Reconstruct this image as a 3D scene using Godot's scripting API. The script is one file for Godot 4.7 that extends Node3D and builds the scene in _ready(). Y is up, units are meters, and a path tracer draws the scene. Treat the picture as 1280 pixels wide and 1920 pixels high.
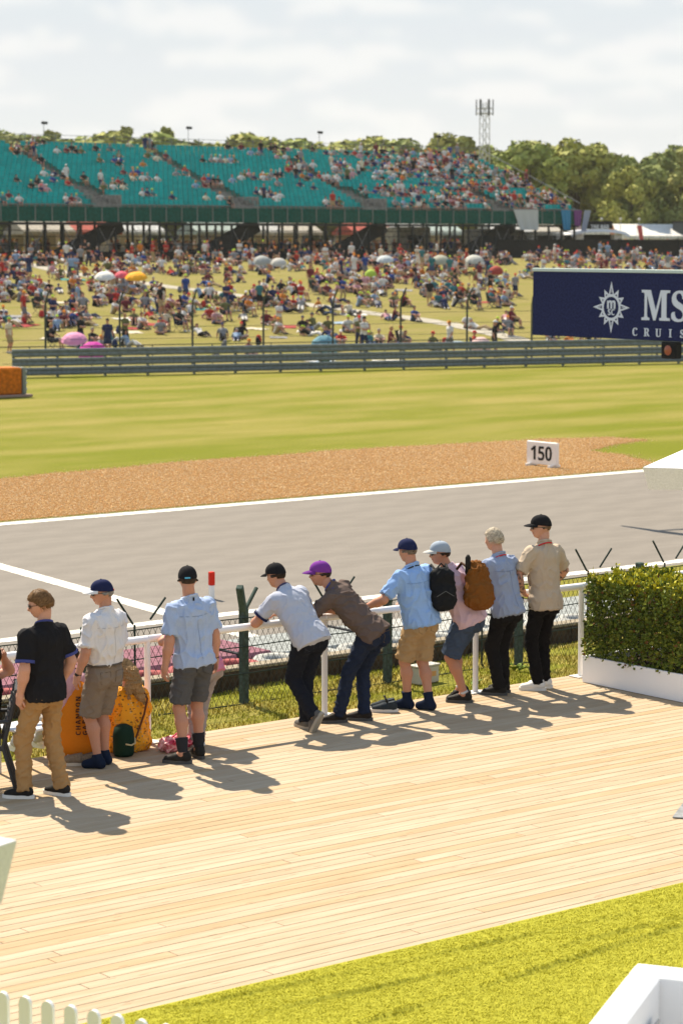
extends Node3D
# A race-track deck on a summer day. x runs along the track, -z across it, y is up; the deck is y = 0 and the track y = -1.

var rng := RandomNumberGenerator.new()
var noise := FastNoiseLite.new()
var taken := {}
var tex := {}
var cached := {}

func _ready() -> void:
	rng.seed = 20240707
	noise.noise_type = FastNoiseLite.TYPE_SIMPLEX
	noise.frequency = 1.0
	noise.fractal_type = FastNoiseLite.FRACTAL_NONE
	var cam := Camera3D.new()
	cam.name = "camera"
	cam.position = Vector3(0, 4.75, 0)
	cam.rotation = Vector3(-atan(510.0 / 4500.0), -deg_to_rad(38.2), 0)
	cam.fov = 2.0 * rad_to_deg(atan(960.0 / 4500.0))
	cam.near = 0.5
	cam.far = 6000.0
	var lens := CameraAttributesPhysical.new()
	lens.frustum_focal_length = 84.4
	lens.exposure_aperture = 3.4
	lens.frustum_focus_distance = 23.5
	lens.frustum_near = 0.5
	lens.frustum_far = 6000.0
	cam.attributes = lens
	cam.fov = 2.0 * rad_to_deg(atan(960.0 / 4500.0))
	add_child(cam)
	cam.current = true
	var world := WorldEnvironment.new()
	world.name = "environment"
	var env := Environment.new()
	env.background_mode = Environment.BG_SKY
	env.sky = make_sky()
	env.background_energy_multiplier = 0.52
	env.tonemap_mode = Environment.TONE_MAPPER_LINEAR
	env.tonemap_exposure = 2.1
	env.sdfgi_enabled = true
	env.ssao_enabled = true
	env.ssil_enabled = true
	env.fog_enabled = true
	env.fog_density = 0.00011
	env.fog_light_color = Color(0.93, 0.92, 0.87)
	world.environment = env
	add_child(world)
	var sun := DirectionalLight3D.new()
	sun.name = "sun"
	sun.light_energy = 1.55
	sun.light_color = Color(1.0, 0.945, 0.85)
	sun.light_angular_distance = 0.55
	sun.shadow_enabled = true
	sun.look_at_from_position(Vector3(0, 50, 0), Vector3(0, 50, 0) + Vector3(-0.12, -1.0, 0.83), Vector3.UP)
	add_child(sun)
	make_textures()
	make_ground()
	make_track()
	make_deck()
	make_turf()
	make_stand()
	make_behind_stand()
	make_woods()
	make_barriers()
	make_railing()
	make_chain_link()
	make_billboard()
	make_planter()
	make_foreground()
	make_small_things()
	make_people()
	make_crowd()
	make_ground_cover()

# ---------------------------------------------------------------- helpers
func numbered(called: String) -> String:
	if not taken.has(called):
		taken[called] = 0
		return called
	taken[called] += 1
	return "%s_%03d" % [called, taken[called]]

func thing(called: String, label: String, category: String, at := Vector3.ZERO, turn := 0.0, group := "") -> Node3D:
	var o := Node3D.new()
	o.name = numbered(called)
	add_child(o)
	o.position = at
	o.rotation.y = turn
	o.set_meta("label", label)
	o.set_meta("category", category)
	if group != "":
		o.set_meta("group", group)
	return o

func setting(called: String, mesh: Mesh, m: Material) -> MeshInstance3D:
	var o := MeshInstance3D.new()
	o.name = numbered(called)
	o.mesh = mesh
	o.material_override = m
	o.set_meta("kind", "structure")
	add_child(o)
	return o

func part(called: String, mesh: Mesh, m: Material, parent: Node, at := Vector3.ZERO, rot := Vector3.ZERO) -> MeshInstance3D:
	var o := MeshInstance3D.new()
	o.name = called
	o.mesh = mesh
	o.material_override = m
	o.position = at
	o.rotation = rot
	parent.add_child(o, true)
	return o

func copies(called: String, mesh: Mesh, m: Material, places: Array, tints: Array, parent: Node) -> MultiMeshInstance3D:
	var mm := MultiMesh.new()
	mm.transform_format = MultiMesh.TRANSFORM_3D
	mm.use_colors = tints.size() > 0
	mm.mesh = mesh
	mm.instance_count = places.size()
	for i in places.size():
		mm.set_instance_transform(i, places[i])
		if tints.size() > 0:
			mm.set_instance_color(i, tints[i])
	var o := MultiMeshInstance3D.new()
	o.name = called
	o.multimesh = mm
	o.material_override = m
	parent.add_child(o, true)
	return o

func lin(r: float, g: float, b: float) -> Color:
	return Color(r, g, b).linear_to_srgb()

func mat(c: Color, rough := 0.8, grain := "", scale := 1.0, metal := 0.0) -> StandardMaterial3D:
	var key := "%s/%s/%s/%s/%s" % [c, rough, grain, scale, metal]
	if cached.has(key):
		return cached[key]
	var m := StandardMaterial3D.new()
	m.albedo_color = c.linear_to_srgb()
	m.roughness = rough
	m.metallic = metal
	m.metallic_specular = 0.5 if metal > 0.0 or rough < 0.4 else 0.18
	if grain != "":
		m.albedo_texture = tex[grain]
		m.uv1_triplanar = true
		m.uv1_world_triplanar = true
		m.uv1_scale = Vector3.ONE * scale
	cached[key] = m
	return m

func tinted(rough: float, grain := "", scale := 1.0) -> StandardMaterial3D:
	var m := StandardMaterial3D.new()
	m.vertex_color_use_as_albedo = true
	m.roughness = rough
	m.metallic_specular = 0.18
	if grain != "":
		m.albedo_texture = tex[grain]
		m.uv1_triplanar = true
		m.uv1_world_triplanar = true
		m.uv1_scale = Vector3.ONE * scale
	return m

# greyscale or coloured textures from noise: pairs of (value, colour) over the noise range 0..1
func noise_tex(size: int, freq: float, octaves: int, low: Color, high: Color, kind := FastNoiseLite.TYPE_SIMPLEX, seed := 1, contrast := 1.0) -> ImageTexture:
	var n := FastNoiseLite.new()
	n.noise_type = kind
	n.seed = seed
	n.frequency = freq
	n.fractal_type = FastNoiseLite.FRACTAL_FBM
	n.fractal_octaves = octaves
	var im := n.get_seamless_image(size, size)
	im.convert(Image.FORMAT_L8)
	var src := im.get_data()
	var lut := PackedByteArray()
	for i in 256:
		var t := clampf((i / 255.0 - 0.5) * contrast + 0.5, 0, 1)
		var c := low.lerp(high, t)
		lut.append(int(c.r * 255)); lut.append(int(c.g * 255)); lut.append(int(c.b * 255))
	var out := PackedByteArray()
	out.resize(size * size * 3)
	for i in size * size:
		var k := src[i] * 3
		out[i * 3] = lut[k]; out[i * 3 + 1] = lut[k + 1]; out[i * 3 + 2] = lut[k + 2]
	return ImageTexture.create_from_image(Image.create_from_data(size, size, false, Image.FORMAT_RGB8, out))

func make_textures() -> void:
	tex["fine"] = noise_tex(256, 0.12, 3, Color(0.72, 0.72, 0.72), Color(1, 1, 1), FastNoiseLite.TYPE_SIMPLEX, 3)
	tex["cloth"] = noise_tex(256, 0.2, 2, Color(0.86, 0.86, 0.86), Color(1, 1, 1), FastNoiseLite.TYPE_VALUE, 5)
	tex["blotch"] = noise_tex(256, 0.02, 5, Color(0.78, 0.78, 0.77), Color(1, 1, 1), FastNoiseLite.TYPE_SIMPLEX, 7, 1.4)
	tex["worn"] = noise_tex(256, 0.012, 5, Color(0.95, 0.935, 0.91), Color(1, 1, 1), FastNoiseLite.TYPE_SIMPLEX, 8, 1.6)
	tex["asphalt"] = noise_tex(512, 0.22, 3, Color(0.89, 0.89, 0.89), Color(1, 1, 1), FastNoiseLite.TYPE_VALUE, 9)
	tex["scuff"] = noise_tex(256, 0.006, 3, Color(0.94, 0.94, 0.94), Color(1, 1, 1), FastNoiseLite.TYPE_SIMPLEX, 10, 1.3)
	tex["grass"] = noise_tex(512, 0.11, 4, Color(0.55, 0.58, 0.45), Color(1, 1, 1), FastNoiseLite.TYPE_SIMPLEX, 11, 1.3)
	tex["gravel"] = noise_tex(512, 0.10, 4, Color(0.5, 0.42, 0.33), Color(1, 0.96, 0.9), FastNoiseLite.TYPE_CELLULAR, 13, 1.5)
	tex["skin"] = noise_tex(256, 0.05, 4, Color(0.90, 0.84, 0.82), Color(1, 1, 1), FastNoiseLite.TYPE_SIMPLEX, 15)
	tex["leaf"] = noise_tex(256, 0.05, 4, Color(0.6, 0.66, 0.5), Color(1, 1, 1), FastNoiseLite.TYPE_SIMPLEX, 17, 1.4)
	# wood grain: streaks along u with knots
	var n := FastNoiseLite.new()
	n.noise_type = FastNoiseLite.TYPE_SIMPLEX
	n.seed = 21
	n.frequency = 1.0
	var im := Image.create(512, 512, false, Image.FORMAT_RGB8)
	for y in 512:
		for x in 512:
			var u := x / 512.0
			var v := y / 512.0
			# close the pattern along u by blending two samples
			var a := n.get_noise_2d(u * 3.0, v * 30.0) * 0.6 + n.get_noise_2d(u * 9.0, v * 120.0) * 0.4
			var b := n.get_noise_2d((u - 1.0) * 3.0, v * 30.0) * 0.6 + n.get_noise_2d((u - 1.0) * 9.0, v * 120.0) * 0.4
			var g := lerpf(a, b, u) * 0.5 + 0.5
			var c := Color(0.90, 0.82, 0.71).lerp(Color(1.0, 0.985, 0.95), clampf(g * 1.25, 0, 1))
			im.set_pixel(x, y, c)
	for k in 26:
		var cx := rng.randi_range(8, 503)
		var cy := rng.randi_range(4, 507)
		for dy in range(-2, 3):
			for dx in range(-5, 6):
				if dx * dx / 20.0 + dy * dy / 3.0 <= 1.0:
					im.set_pixel(cx + dx, cy + dy, im.get_pixel(cx + dx, cy + dy) * Color(0.62, 0.48, 0.36))
	tex["wood"] = ImageTexture.create_from_image(im)

func make_sky() -> Sky:
	var w := 2048
	var h := 1024
	var n := FastNoiseLite.new()
	n.noise_type = FastNoiseLite.TYPE_SIMPLEX
	n.seed = 4
	n.frequency = 1.0
	n.fractal_type = FastNoiseLite.FRACTAL_FBM
	n.fractal_octaves = 5
	var data := PackedByteArray()
	data.resize(w * h * 3)
	for y in h:
		var el := (0.5 - (y + 0.5) / h) * PI
		var up := maxf(sin(el), 0.0)
		var base := Color(0.925, 0.928, 0.915).lerp(Color(0.52, 0.67, 0.86), pow(up, 0.8)) if el > 0 else Color(0.66, 0.64, 0.56)
		var hazy := exp(-up * 22.0)
		base = base.lerp(Color(0.945, 0.94, 0.92), hazy * 0.75) if el > 0 else base
		var clouds := el > 0.004
		for x in w:
			var c := base
			if clouds:
				# cumulus: closer together and flatter towards the horizon
				var az := x * TAU / w
				var far := 1.0 / (0.06 + up)
				var d := Vector3(cos(az), 0, sin(az)) * (4.0 + minf(far, 14.0) * 1.1)
				var v := n.get_noise_3d(d.x, el * (6.0 + 5.5 * minf(far, 14.0)), d.z) + 0.05
				var cover := smoothstep(0.0, 0.28, v)
				c = c.lerp(Color(0.972, 0.966, 0.95), cover * 0.62)
			var i := (y * w + x) * 3
			data[i] = int(c.r * 255); data[i + 1] = int(c.g * 255); data[i + 2] = int(c.b * 255)
	var pm := PanoramaSkyMaterial.new()
	pm.panorama = ImageTexture.create_from_image(Image.create_from_data(w, h, false, Image.FORMAT_RGB8, data))
	var s := Sky.new()
	s.sky_material = pm
	return s

# box with chamfered edges, centred on its base unless mid
func box(sx: float, sy: float, sz: float, c := 0.004, mid := false) -> ArrayMesh:
	var key := "box%s/%s/%s/%s/%s" % [sx, sy, sz, c, mid]
	if cached.has(key):
		return cached[key]
	var st := SurfaceTool.new()
	st.begin(Mesh.PRIMITIVE_TRIANGLES)
	add_box(st, Vector3(0, 0.0 if mid else sy * 0.5, 0), Vector3(sx, sy, sz), c)
	st.generate_normals()
	var m := st.commit()
	cached[key] = m
	return m

func quad(st: SurfaceTool, a: Vector3, b: Vector3, c: Vector3, d: Vector3) -> void:
	st.add_vertex(a); st.add_vertex(b); st.add_vertex(c)
	st.add_vertex(a); st.add_vertex(c); st.add_vertex(d)

func add_box(st: SurfaceTool, at: Vector3, size: Vector3, c := 0.0, basis := Basis.IDENTITY) -> void:
	st.set_smooth_group(-1)
	var h := size * 0.5
	c = minf(c, minf(h.x, minf(h.y, h.z)) * 0.6)
	var faces := [[Vector3.RIGHT, Vector3.UP, Vector3.BACK], [Vector3.UP, Vector3.BACK, Vector3.RIGHT], [Vector3.BACK, Vector3.RIGHT, Vector3.UP]]
	for f in faces:
		for s in [-1.0, 1.0]:
			var n: Vector3 = f[0]
			var u: Vector3 = f[1]
			var v: Vector3 = f[2]
			var hn := absf(n.dot(h))
			var hu := absf(u.dot(h)) - c
			var hv := absf(v.dot(h)) - c
			var p = n * hn * s
			var q := [p - u * hu - v * hv, p + u * hu - v * hv, p + u * hu + v * hv, p - u * hu + v * hv]
			var t := []
			for k in q:
				t.append(at + basis * k)
			if s > 0:
				quad(st, t[0], t[3], t[2], t[1])
			else:
				quad(st, t[0], t[1], t[2], t[3])
	if c <= 0.0:
		return
	for f in faces:      # twelve edge strips
		var n2: Vector3 = f[0]
		var u2: Vector3 = f[1]
		var v2: Vector3 = f[2]
		var ln := absf(n2.dot(h)) - c
		for su in [-1.0, 1.0]:
			for sv in [-1.0, 1.0]:
				var e1 = u2 * (absf(u2.dot(h))) * su + v2 * (absf(v2.dot(h)) - c) * sv
				var e2 = u2 * (absf(u2.dot(h)) - c) * su + v2 * (absf(v2.dot(h))) * sv
				var a = at + basis * (e1 - n2 * ln)
				var b = at + basis * (e1 + n2 * ln)
				var cc = at + basis * (e2 + n2 * ln)
				var d = at + basis * (e2 - n2 * ln)
				if su * sv > 0:
					quad(st, a, b, cc, d)
				else:
					quad(st, a, d, cc, b)
	for sx in [-1.0, 1.0]:      # eight corners
		for sy in [-1.0, 1.0]:
			for sz in [-1.0, 1.0]:
				var p1 := at + basis * Vector3(h.x * sx, (h.y - c) * sy, (h.z - c) * sz)
				var p2 := at + basis * Vector3((h.x - c) * sx, h.y * sy, (h.z - c) * sz)
				var p3 := at + basis * Vector3((h.x - c) * sx, (h.y - c) * sy, h.z * sz)
				if sx * sy * sz > 0:
					st.add_vertex(p1); st.add_vertex(p3); st.add_vertex(p2)
				else:
					st.add_vertex(p1); st.add_vertex(p2); st.add_vertex(p3)

func commit(st: SurfaceTool) -> ArrayMesh:
	st.generate_normals()
	return st.commit()

func start() -> SurfaceTool:
	var st := SurfaceTool.new()
	st.begin(Mesh.PRIMITIVE_TRIANGLES)
	return st

# tube along points with a radius for each, closed ends
func add_tube(st: SurfaceTool, pts: Array, radii: Array, sides := 8, smooth := 0) -> void:
	st.set_smooth_group(smooth)
	var rings := []
	var last := Vector3.ZERO
	for i in pts.size():
		var p: Vector3 = pts[i]
		var t: Vector3 = (pts[mini(i + 1, pts.size() - 1)] - pts[maxi(i - 1, 0)]).normalized()
		if last == Vector3.ZERO:
			last = t.cross(Vector3.UP if absf(t.y) < 0.9 else Vector3.RIGHT).normalized()
		last = (last - t * last.dot(t)).normalized()
		var o := t.cross(last)
		var r: float = radii[mini(i, radii.size() - 1)]
		var ring := []
		for k in sides:
			var an := TAU * k / sides
			ring.append(p + last * cos(an) * r + o * sin(an) * r)
		rings.append(ring)
	for i in rings.size() - 1:
		for k in sides:
			var k2 := (k + 1) % sides
			quad(st, rings[i][k], rings[i + 1][k], rings[i + 1][k2], rings[i][k2])
	st.set_smooth_group(-1)
	var n := rings.size() - 1
	for k in range(1, sides - 1):
		st.add_vertex(rings[0][0]); st.add_vertex(rings[0][k]); st.add_vertex(rings[0][k + 1])
		st.add_vertex(rings[n][0]); st.add_vertex(rings[n][k + 1]); st.add_vertex(rings[n][k])

func tube(pts: Array, radii: Array, sides := 8) -> ArrayMesh:
	var st := start()
	add_tube(st, pts, radii, sides)
	return commit(st)

func bar(a: Vector3, b: Vector3, w: float, d: float, c := 0.003) -> ArrayMesh:
	var st := start()
	add_bar(st, a, b, w, d, c)
	return commit(st)

func add_bar(st: SurfaceTool, a: Vector3, b: Vector3, w: float, d: float, c := 0.003) -> void:
	var y := (b - a).normalized()
	var x := y.cross(Vector3.UP if absf(y.y) < 0.95 else Vector3.BACK).normalized()
	add_box(st, (a + b) * 0.5, Vector3(w, a.distance_to(b), d), c, Basis(x, y, x.cross(y)))

# lathe round y: profile of (radius, height)
func lathe(profile: Array, sides := 24) -> ArrayMesh:
	var st := start()
	st.set_smooth_group(0)
	for i in profile.size() - 1:
		for k in sides:
			var a0 := TAU * k / sides
			var a1 := TAU * (k + 1) / sides
			var p: Vector2 = profile[i]
			var q: Vector2 = profile[i + 1]
			quad(st, Vector3(cos(a0) * p.x, p.y, sin(a0) * p.x), Vector3(cos(a1) * p.x, p.y, sin(a1) * p.x), Vector3(cos(a1) * q.x, q.y, sin(a1) * q.x), Vector3(cos(a0) * q.x, q.y, sin(a0) * q.x))
	return commit(st)

# flat sheet from a polygon of (x, z) at height y
func sheet(poly: Array, y: float) -> ArrayMesh:
	var pts := PackedVector2Array(poly)
	var ids := Geometry2D.triangulate_polygon(pts)
	var st := start()
	for i in range(0, ids.size(), 3):
		var a := pts[ids[i]]
		var b := pts[ids[i + 1]]
		var c := pts[ids[i + 2]]
		if (b - a).cross(c - a) < 0.0:
			var s := b
			b = c
			c = s
		for v in [a, b, c]:
			st.set_normal(Vector3.UP)
			st.add_vertex(Vector3(v.x, y, v.y))
	return st.commit()

func strip(x0: float, x1: float, z0: float, z1: float, y: float) -> ArrayMesh:
	return sheet([Vector2(x0, z0), Vector2(x1, z0), Vector2(x1, z1), Vector2(x0, z1)], y)

# ---------------------------------------------------------------- ground
func guard_z(x: float) -> float:
	return -88.1 + (x - 51.86) * 0.2932

func ground_y(x: float, z: float) -> float:
	if z > -22.2:
		return -0.36 + noise.get_noise_2d(x * 0.6, z * 0.6) * 0.03
	if z > -22.9:
		return lerpf(-0.36, -1.03, (-22.2 - z) / 0.7)
	var gz := guard_z(clampf(x, 20.0, 150.0)) - 2.5
	if z > gz:
		return -1.03
	return -1.03 + smoothstep(0.0, 1.0, clampf((gz - z) / (gz + 166.0), 0, 1)) * 2.2 + clampf((gz - z) / (gz + 166.0), 0, 1) * 1.9

func make_ground() -> void:
	var xs := [-4500.0, -1500.0, -500.0, -150.0, -60.0, -30.0, -15.0]
	var x := -6.0
	while x < 200.0:
		xs.append(x)
		x += 0.9 if x < 60.0 else 1.6
	xs.append_array([215.0, 240.0, 300.0, 420.0, 800.0, 2000.0, 5000.0])
	var zs := [4000.0, 1000.0, 200.0, 40.0, 10.0, -6.0]
	var z := -11.0
	while z > -176.0:
		zs.append(z)
		z -= 0.5 if z > -60.0 else 0.8
	zs.append_array([-180.0, -190.0, -205.0, -230.0, -280.0, -400.0, -700.0, -1500.0, -5000.0])
	var st := start()
	var straw := Color(0.37, 0.305, 0.09)
	var green := Color(0.215, 0.225, 0.014)
	var lush := Color(0.24, 0.25, 0.02)
	for zz in zs:
		for xx in xs:
			var y := ground_y(xx, zz)
			var c := straw
			var n1 := noise.get_noise_2d(xx * 0.05, zz * 0.30)
			var n2 := noise.get_noise_2d(xx * 0.16 + 40.0, zz * 0.5)
			var n3 := noise.get_noise_2d(xx * 1.1, zz * 1.1 + 90.0)
			if zz > -22.5:
				c = lush.lerp(straw, clampf(0.35 + n2 * 0.5 + n3 * 0.5, 0, 1))
			elif zz > guard_z(clampf(xx, 20, 150)) - 1.0:
				var w := 0.46 + n1 * 0.42 + n2 * 0.22 + n3 * 0.14
				w -= smoothstep(-58.0, -52.0, zz) * 0.32
				c = green.lerp(straw, clampf(w, 0.0, 1.0))
			else:
				c = Color(0.34, 0.275, 0.105).lerp(green, clamp(0.10 + n2 * 0.35 + n3 * 0.25, 0.0, 0.6))
			c.a = 1.0
			st.set_color(c)
			st.set_normal(Vector3.UP)
			st.add_vertex(Vector3(xx, y, zz))
	var nx := xs.size()
	for j in zs.size() - 1:
		for i in nx - 1:
			var k := j * nx + i
			st.add_index(k); st.add_index(k + nx + 1); st.add_index(k + 1)
			st.add_index(k); st.add_index(k + nx); st.add_index(k + nx + 1)
	st.generate_normals()
	var m := tinted(0.95, "grass", 0.55)
	setting("ground", st.commit(), m)
	# a worn gravel path winding across the bank
	var ps := start()
	var way := [Vector2(96.9, -164.5), Vector2(92.4, -152.1), Vector2(90.5, -142.7), Vector2(90.3, -132.0), Vector2(90.7, -123.2), Vector2(90.5, -115.0), Vector2(90.4, -106.9), Vector2(89.4, -102.0), Vector2(87.3, -96.6), Vector2(85.5, -92.5)]
	var mid := []
	for k in way.size() - 1:
		for q in 6:
			mid.append((way[k] as Vector2).lerp(way[k + 1], q / 6.0))
	for k in mid.size() - 1:
		var a: Vector2 = mid[k]
		var b: Vector2 = mid[k + 1]
		var q := []
		for e in [[a, -0.8], [b, -0.8], [b, 0.8], [a, 0.8]]:
			var p: Vector2 = e[0]
			var edge: float = e[1] * (1.0 + 0.25 * noise.get_noise_2d(p.y * 0.6, e[1] * 9.0))
			q.append(Vector3(p.x + edge, ground_y(p.x + edge, p.y) + 0.02, p.y))
		quad(ps, q[0], q[1], q[2], q[3])
	setting("path", commit(ps), mat(Color(0.42, 0.39, 0.33), 0.95, "blotch", 0.5))

func make_track() -> void:
	var asphalt := StandardMaterial3D.new()
	asphalt.albedo_color = lin(0.220, 0.199, 0.176)
	asphalt.albedo_texture = tex["asphalt"]
	asphalt.uv1_triplanar = true
	asphalt.uv1_world_triplanar = true
	asphalt.uv1_scale = Vector3(0.35, 1, 0.9)
	asphalt.roughness = 0.9
	asphalt.metallic_specular = 0.2
	asphalt.detail_enabled = true
	asphalt.detail_albedo = tex["scuff"]
	asphalt.detail_blend_mode = BaseMaterial3D.BLEND_MODE_MUL
	setting("track", strip(-150, 600, -42.75, -23.2, -1.0), asphalt)
	var white := mat(Color(0.78, 0.76, 0.70), 0.7, "blotch", 0.8)
	setting("track_edge_line", strip(-150, 600, -42.60, -42.22, -0.996), white)
	setting("track_edge_line", strip(-150, 600, -30.08, -29.78, -0.996), white)
	setting("lane_line", strip(-150, 600, -27.15, -26.9, -0.996), white)
	setting("timing_line", sheet([Vector2(21.75, -42.1), Vector2(22.08, -42.1), Vector2(20.42, -27.25), Vector2(20.1, -27.25)], -0.996), white)
	# grass verge between the two near lines, to the right
	var verge := []
	for k in 30:
		verge.append(Vector2(26.0 + k * 6.0, -29.55 + noise.get_noise_2d(k * 3.1, 5.0) * 0.12))
	var low := []
	for k in 30:
		low.append(Vector2(26.0 + k * 6.0, -27.5 + noise.get_noise_2d(k * 3.1, 25.0) * 0.2))
	low.reverse()
	verge.append_array(low)
	setting("grass_verge", sheet(verge, -0.985), mat(Color(0.29, 0.26, 0.045), 0.95, "grass", 0.6))
	# gravel trap
	var g := []
	for p in [[-20, -43.1], [43.6, -43.1], [44.9, -44.0], [45.5, -44.7], [46.0, -46.3], [46.3, -47.7], [48.4, -48.6], [50.2, -49.3], [49.8, -50.6], [48.4, -51.2], [44.8, -51.7], [42.0, -52.0], [35.6, -51.85], [29.5, -50.9], [22.0, -50.4], [-20.0, -50.0]]:
		g.append(Vector2(p[0], p[1]))
	var rough := PackedVector2Array()
	for i in g.size():
		var a: Vector2 = g[i]
		var b: Vector2 = g[(i + 1) % g.size()]
		var n := maxi(1, int(a.distance_to(b) / 0.7))
		for k in n:
			var q := a.lerp(b, k / float(n))
			if q.y < -43.2:
				q += Vector2(noise.get_noise_2d(q.x * 0.8, q.y * 0.8), noise.get_noise_2d(q.y * 0.8, q.x * 0.8 + 50.0)) * 0.16
			rough.append(q)
	setting("gravel_trap", sheet(Array(rough), -1.025), mat(Color(0.46, 0.285, 0.125), 0.95, "gravel", 1.2))
	# loose stones lying on it
	var stone := SphereMesh.new()
	stone.radius = 0.5
	stone.height = 0.75
	stone.radial_segments = 6
	stone.rings = 3
	var places := []
	var tints := []
	while places.size() < 95000:
		var p := Vector2(rng.randf_range(22.0, 51.0), rng.randf_range(-52.4, -42.95))
		var strewn := p + Vector2(rng.randfn(), rng.randfn()) * 0.22
		if not Geometry2D.is_point_in_polygon(p, rough):
			continue
		if strewn.y < -42.8:
			p = strewn
		var s := rng.randf_range(0.014, 0.034)
		places.append(Transform3D(Basis.from_euler(Vector3(rng.randf() * 0.6, rng.randf() * TAU, rng.randf() * 0.6)).scaled(Vector3(s, s * 0.8, s)), Vector3(p.x, -1.018, p.y)))
		var c := Color(0.62, 0.395, 0.185).lerp(Color(0.50, 0.30, 0.125), rng.randf())
		if rng.randf() < 0.15:
			c = Color(0.62, 0.48, 0.31)
		tints.append(c)
	var o := copies("gravel", stone, tinted(0.9), places, tints, self)
	o.set_meta("kind", "stuff")
	o.set_meta("label", "loose orange brown gravel lying in the trap beside the track")
	o.set_meta("category", "gravel")

func make_deck() -> void:
	var deck := Node3D.new()
	deck.name = "deck"
	deck.set_meta("kind", "structure")
	add_child(deck)
	var woods := []
	for k in 9:
		var m := StandardMaterial3D.new()
		var t := rng.randf()
		m.albedo_color = Color(0.425, 0.362, 0.290).lerp(Color(0.468, 0.415, 0.350), t).linear_to_srgb()
		if k == 0 or k == 5:
			m.albedo_color = lin(0.425, 0.345, 0.250)
		m.albedo_texture = tex["wood"]
		m.uv1_triplanar = true
		m.uv1_world_triplanar = true
		m.uv1_scale = Vector3(0.21, 1.0, 1.35)
		m.uv1_offset = Vector3(k * 0.37, 0, k * 0.61)
		m.roughness = 0.75
		m.metallic_specular = 0.25
		m.detail_enabled = true
		m.detail_albedo = tex["worn"]
		m.detail_blend_mode = BaseMaterial3D.BLEND_MODE_MUL
		woods.append(m)
	var lengths := [5.4, 4.8, 6.0]
	var w := 0.121
	var rows := 0
	var z := -18.86
	while z < -11.75:
		var x := 4.0 - rng.randf() * 4.0
		while x < 21.5:
			var l: float = lengths[rng.randi() % 3]
			if x + l > 5.2:
				var m: Material = woods[rng.randi() % woods.size()]
				# ribbed tread: the board and its chamfered edges
				var o := part("plank", box(l - 0.005, 0.028, w - 0.004, 0.003), m, deck, Vector3(x + l * 0.5, -0.028 + rng.randf_range(-0.0012, 0.0), z + w * 0.5))
				o.rotation.x = rng.randf_range(-0.004, 0.004)
			x += l
		z += w
		rows += 1
	# fascia board along the outer edge and joists beneath
	part("fascia_board", box(24.0, 0.16, 0.03, 0.003), woods[5], deck, Vector3(13.0, -0.20, -18.885))
	for k in 12:
		part("joist", box(0.05, 0.14, 7.0, 0.003), woods[0], deck, Vector3(3.5 + k * 1.6, -0.175, -15.3))

func make_turf() -> void:
	# artificial turf with a few rucks along its free edge
	var st := start()
	st.set_smooth_group(0)
	var nx := 150
	var nz := 260
	for j in nz + 1:
		for i in nx + 1:
			var x := 3.0 + 17.0 * i / nx
			var v := pow(j / float(nz), 1.5)
			var z := -12.12 + v * 9.0
			st.set_normal(Vector3.UP)
			st.add_vertex(Vector3(x, turf_y(x, z), z))
	for j in nz:
		for i in nx:
			var k := j * (nx + 1) + i
			st.add_index(k); st.add_index(k + 1); st.add_index(k + nx + 2)
			st.add_index(k); st.add_index(k + nx + 2); st.add_index(k + nx + 1)
	st.generate_normals()
	setting("artificial_turf", st.commit(), mat(Color(0.43, 0.41, 0.045), 0.95, "fine", 8.0))

func turf_y(x: float, z: float) -> float:
	var y := 0.006
	for f in [[-11.90, 0.030, 0.035, 0.10], [-11.62, 0.034, 0.03, 0.22], [-11.2, 0.040, 0.035, -0.30], [-10.3, 0.024, 0.04, 0.3]]:
		var line: float = f[0] + sin(x * 0.55 + f[3] * 9.0) * 0.10 + f[3] * (x - 10.0) * 0.12
		var d: float = (z - line) / f[2]
		y += f[1] * exp(-d * d) * (0.6 + 0.4 * noise.get_noise_2d(x * 0.7, f[0] * 5.0))
	return y

# ---------------------------------------------------------------- grandstand
const ROWS := 20
const STAND_Z := -170.0
const STAND_X0 := 70.0
const STAND_X1 := 163.0
const ROW_D := 0.75
const ROW_H := 0.277

func aisle_at(x: float) -> bool:
	for a in [94.3, 108.7, 122.9, 137.3, 153.0]:
		if absf(x - a) < 0.75:
			return true
	return false

func mouth_at(x: float, row: int) -> bool:
	for a in [94.3, 108.7, 122.9, 137.3, 153.0]:
		if x > a - 0.75 and x < a + 1.9 and row < 7:
			return true
	return false

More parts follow.
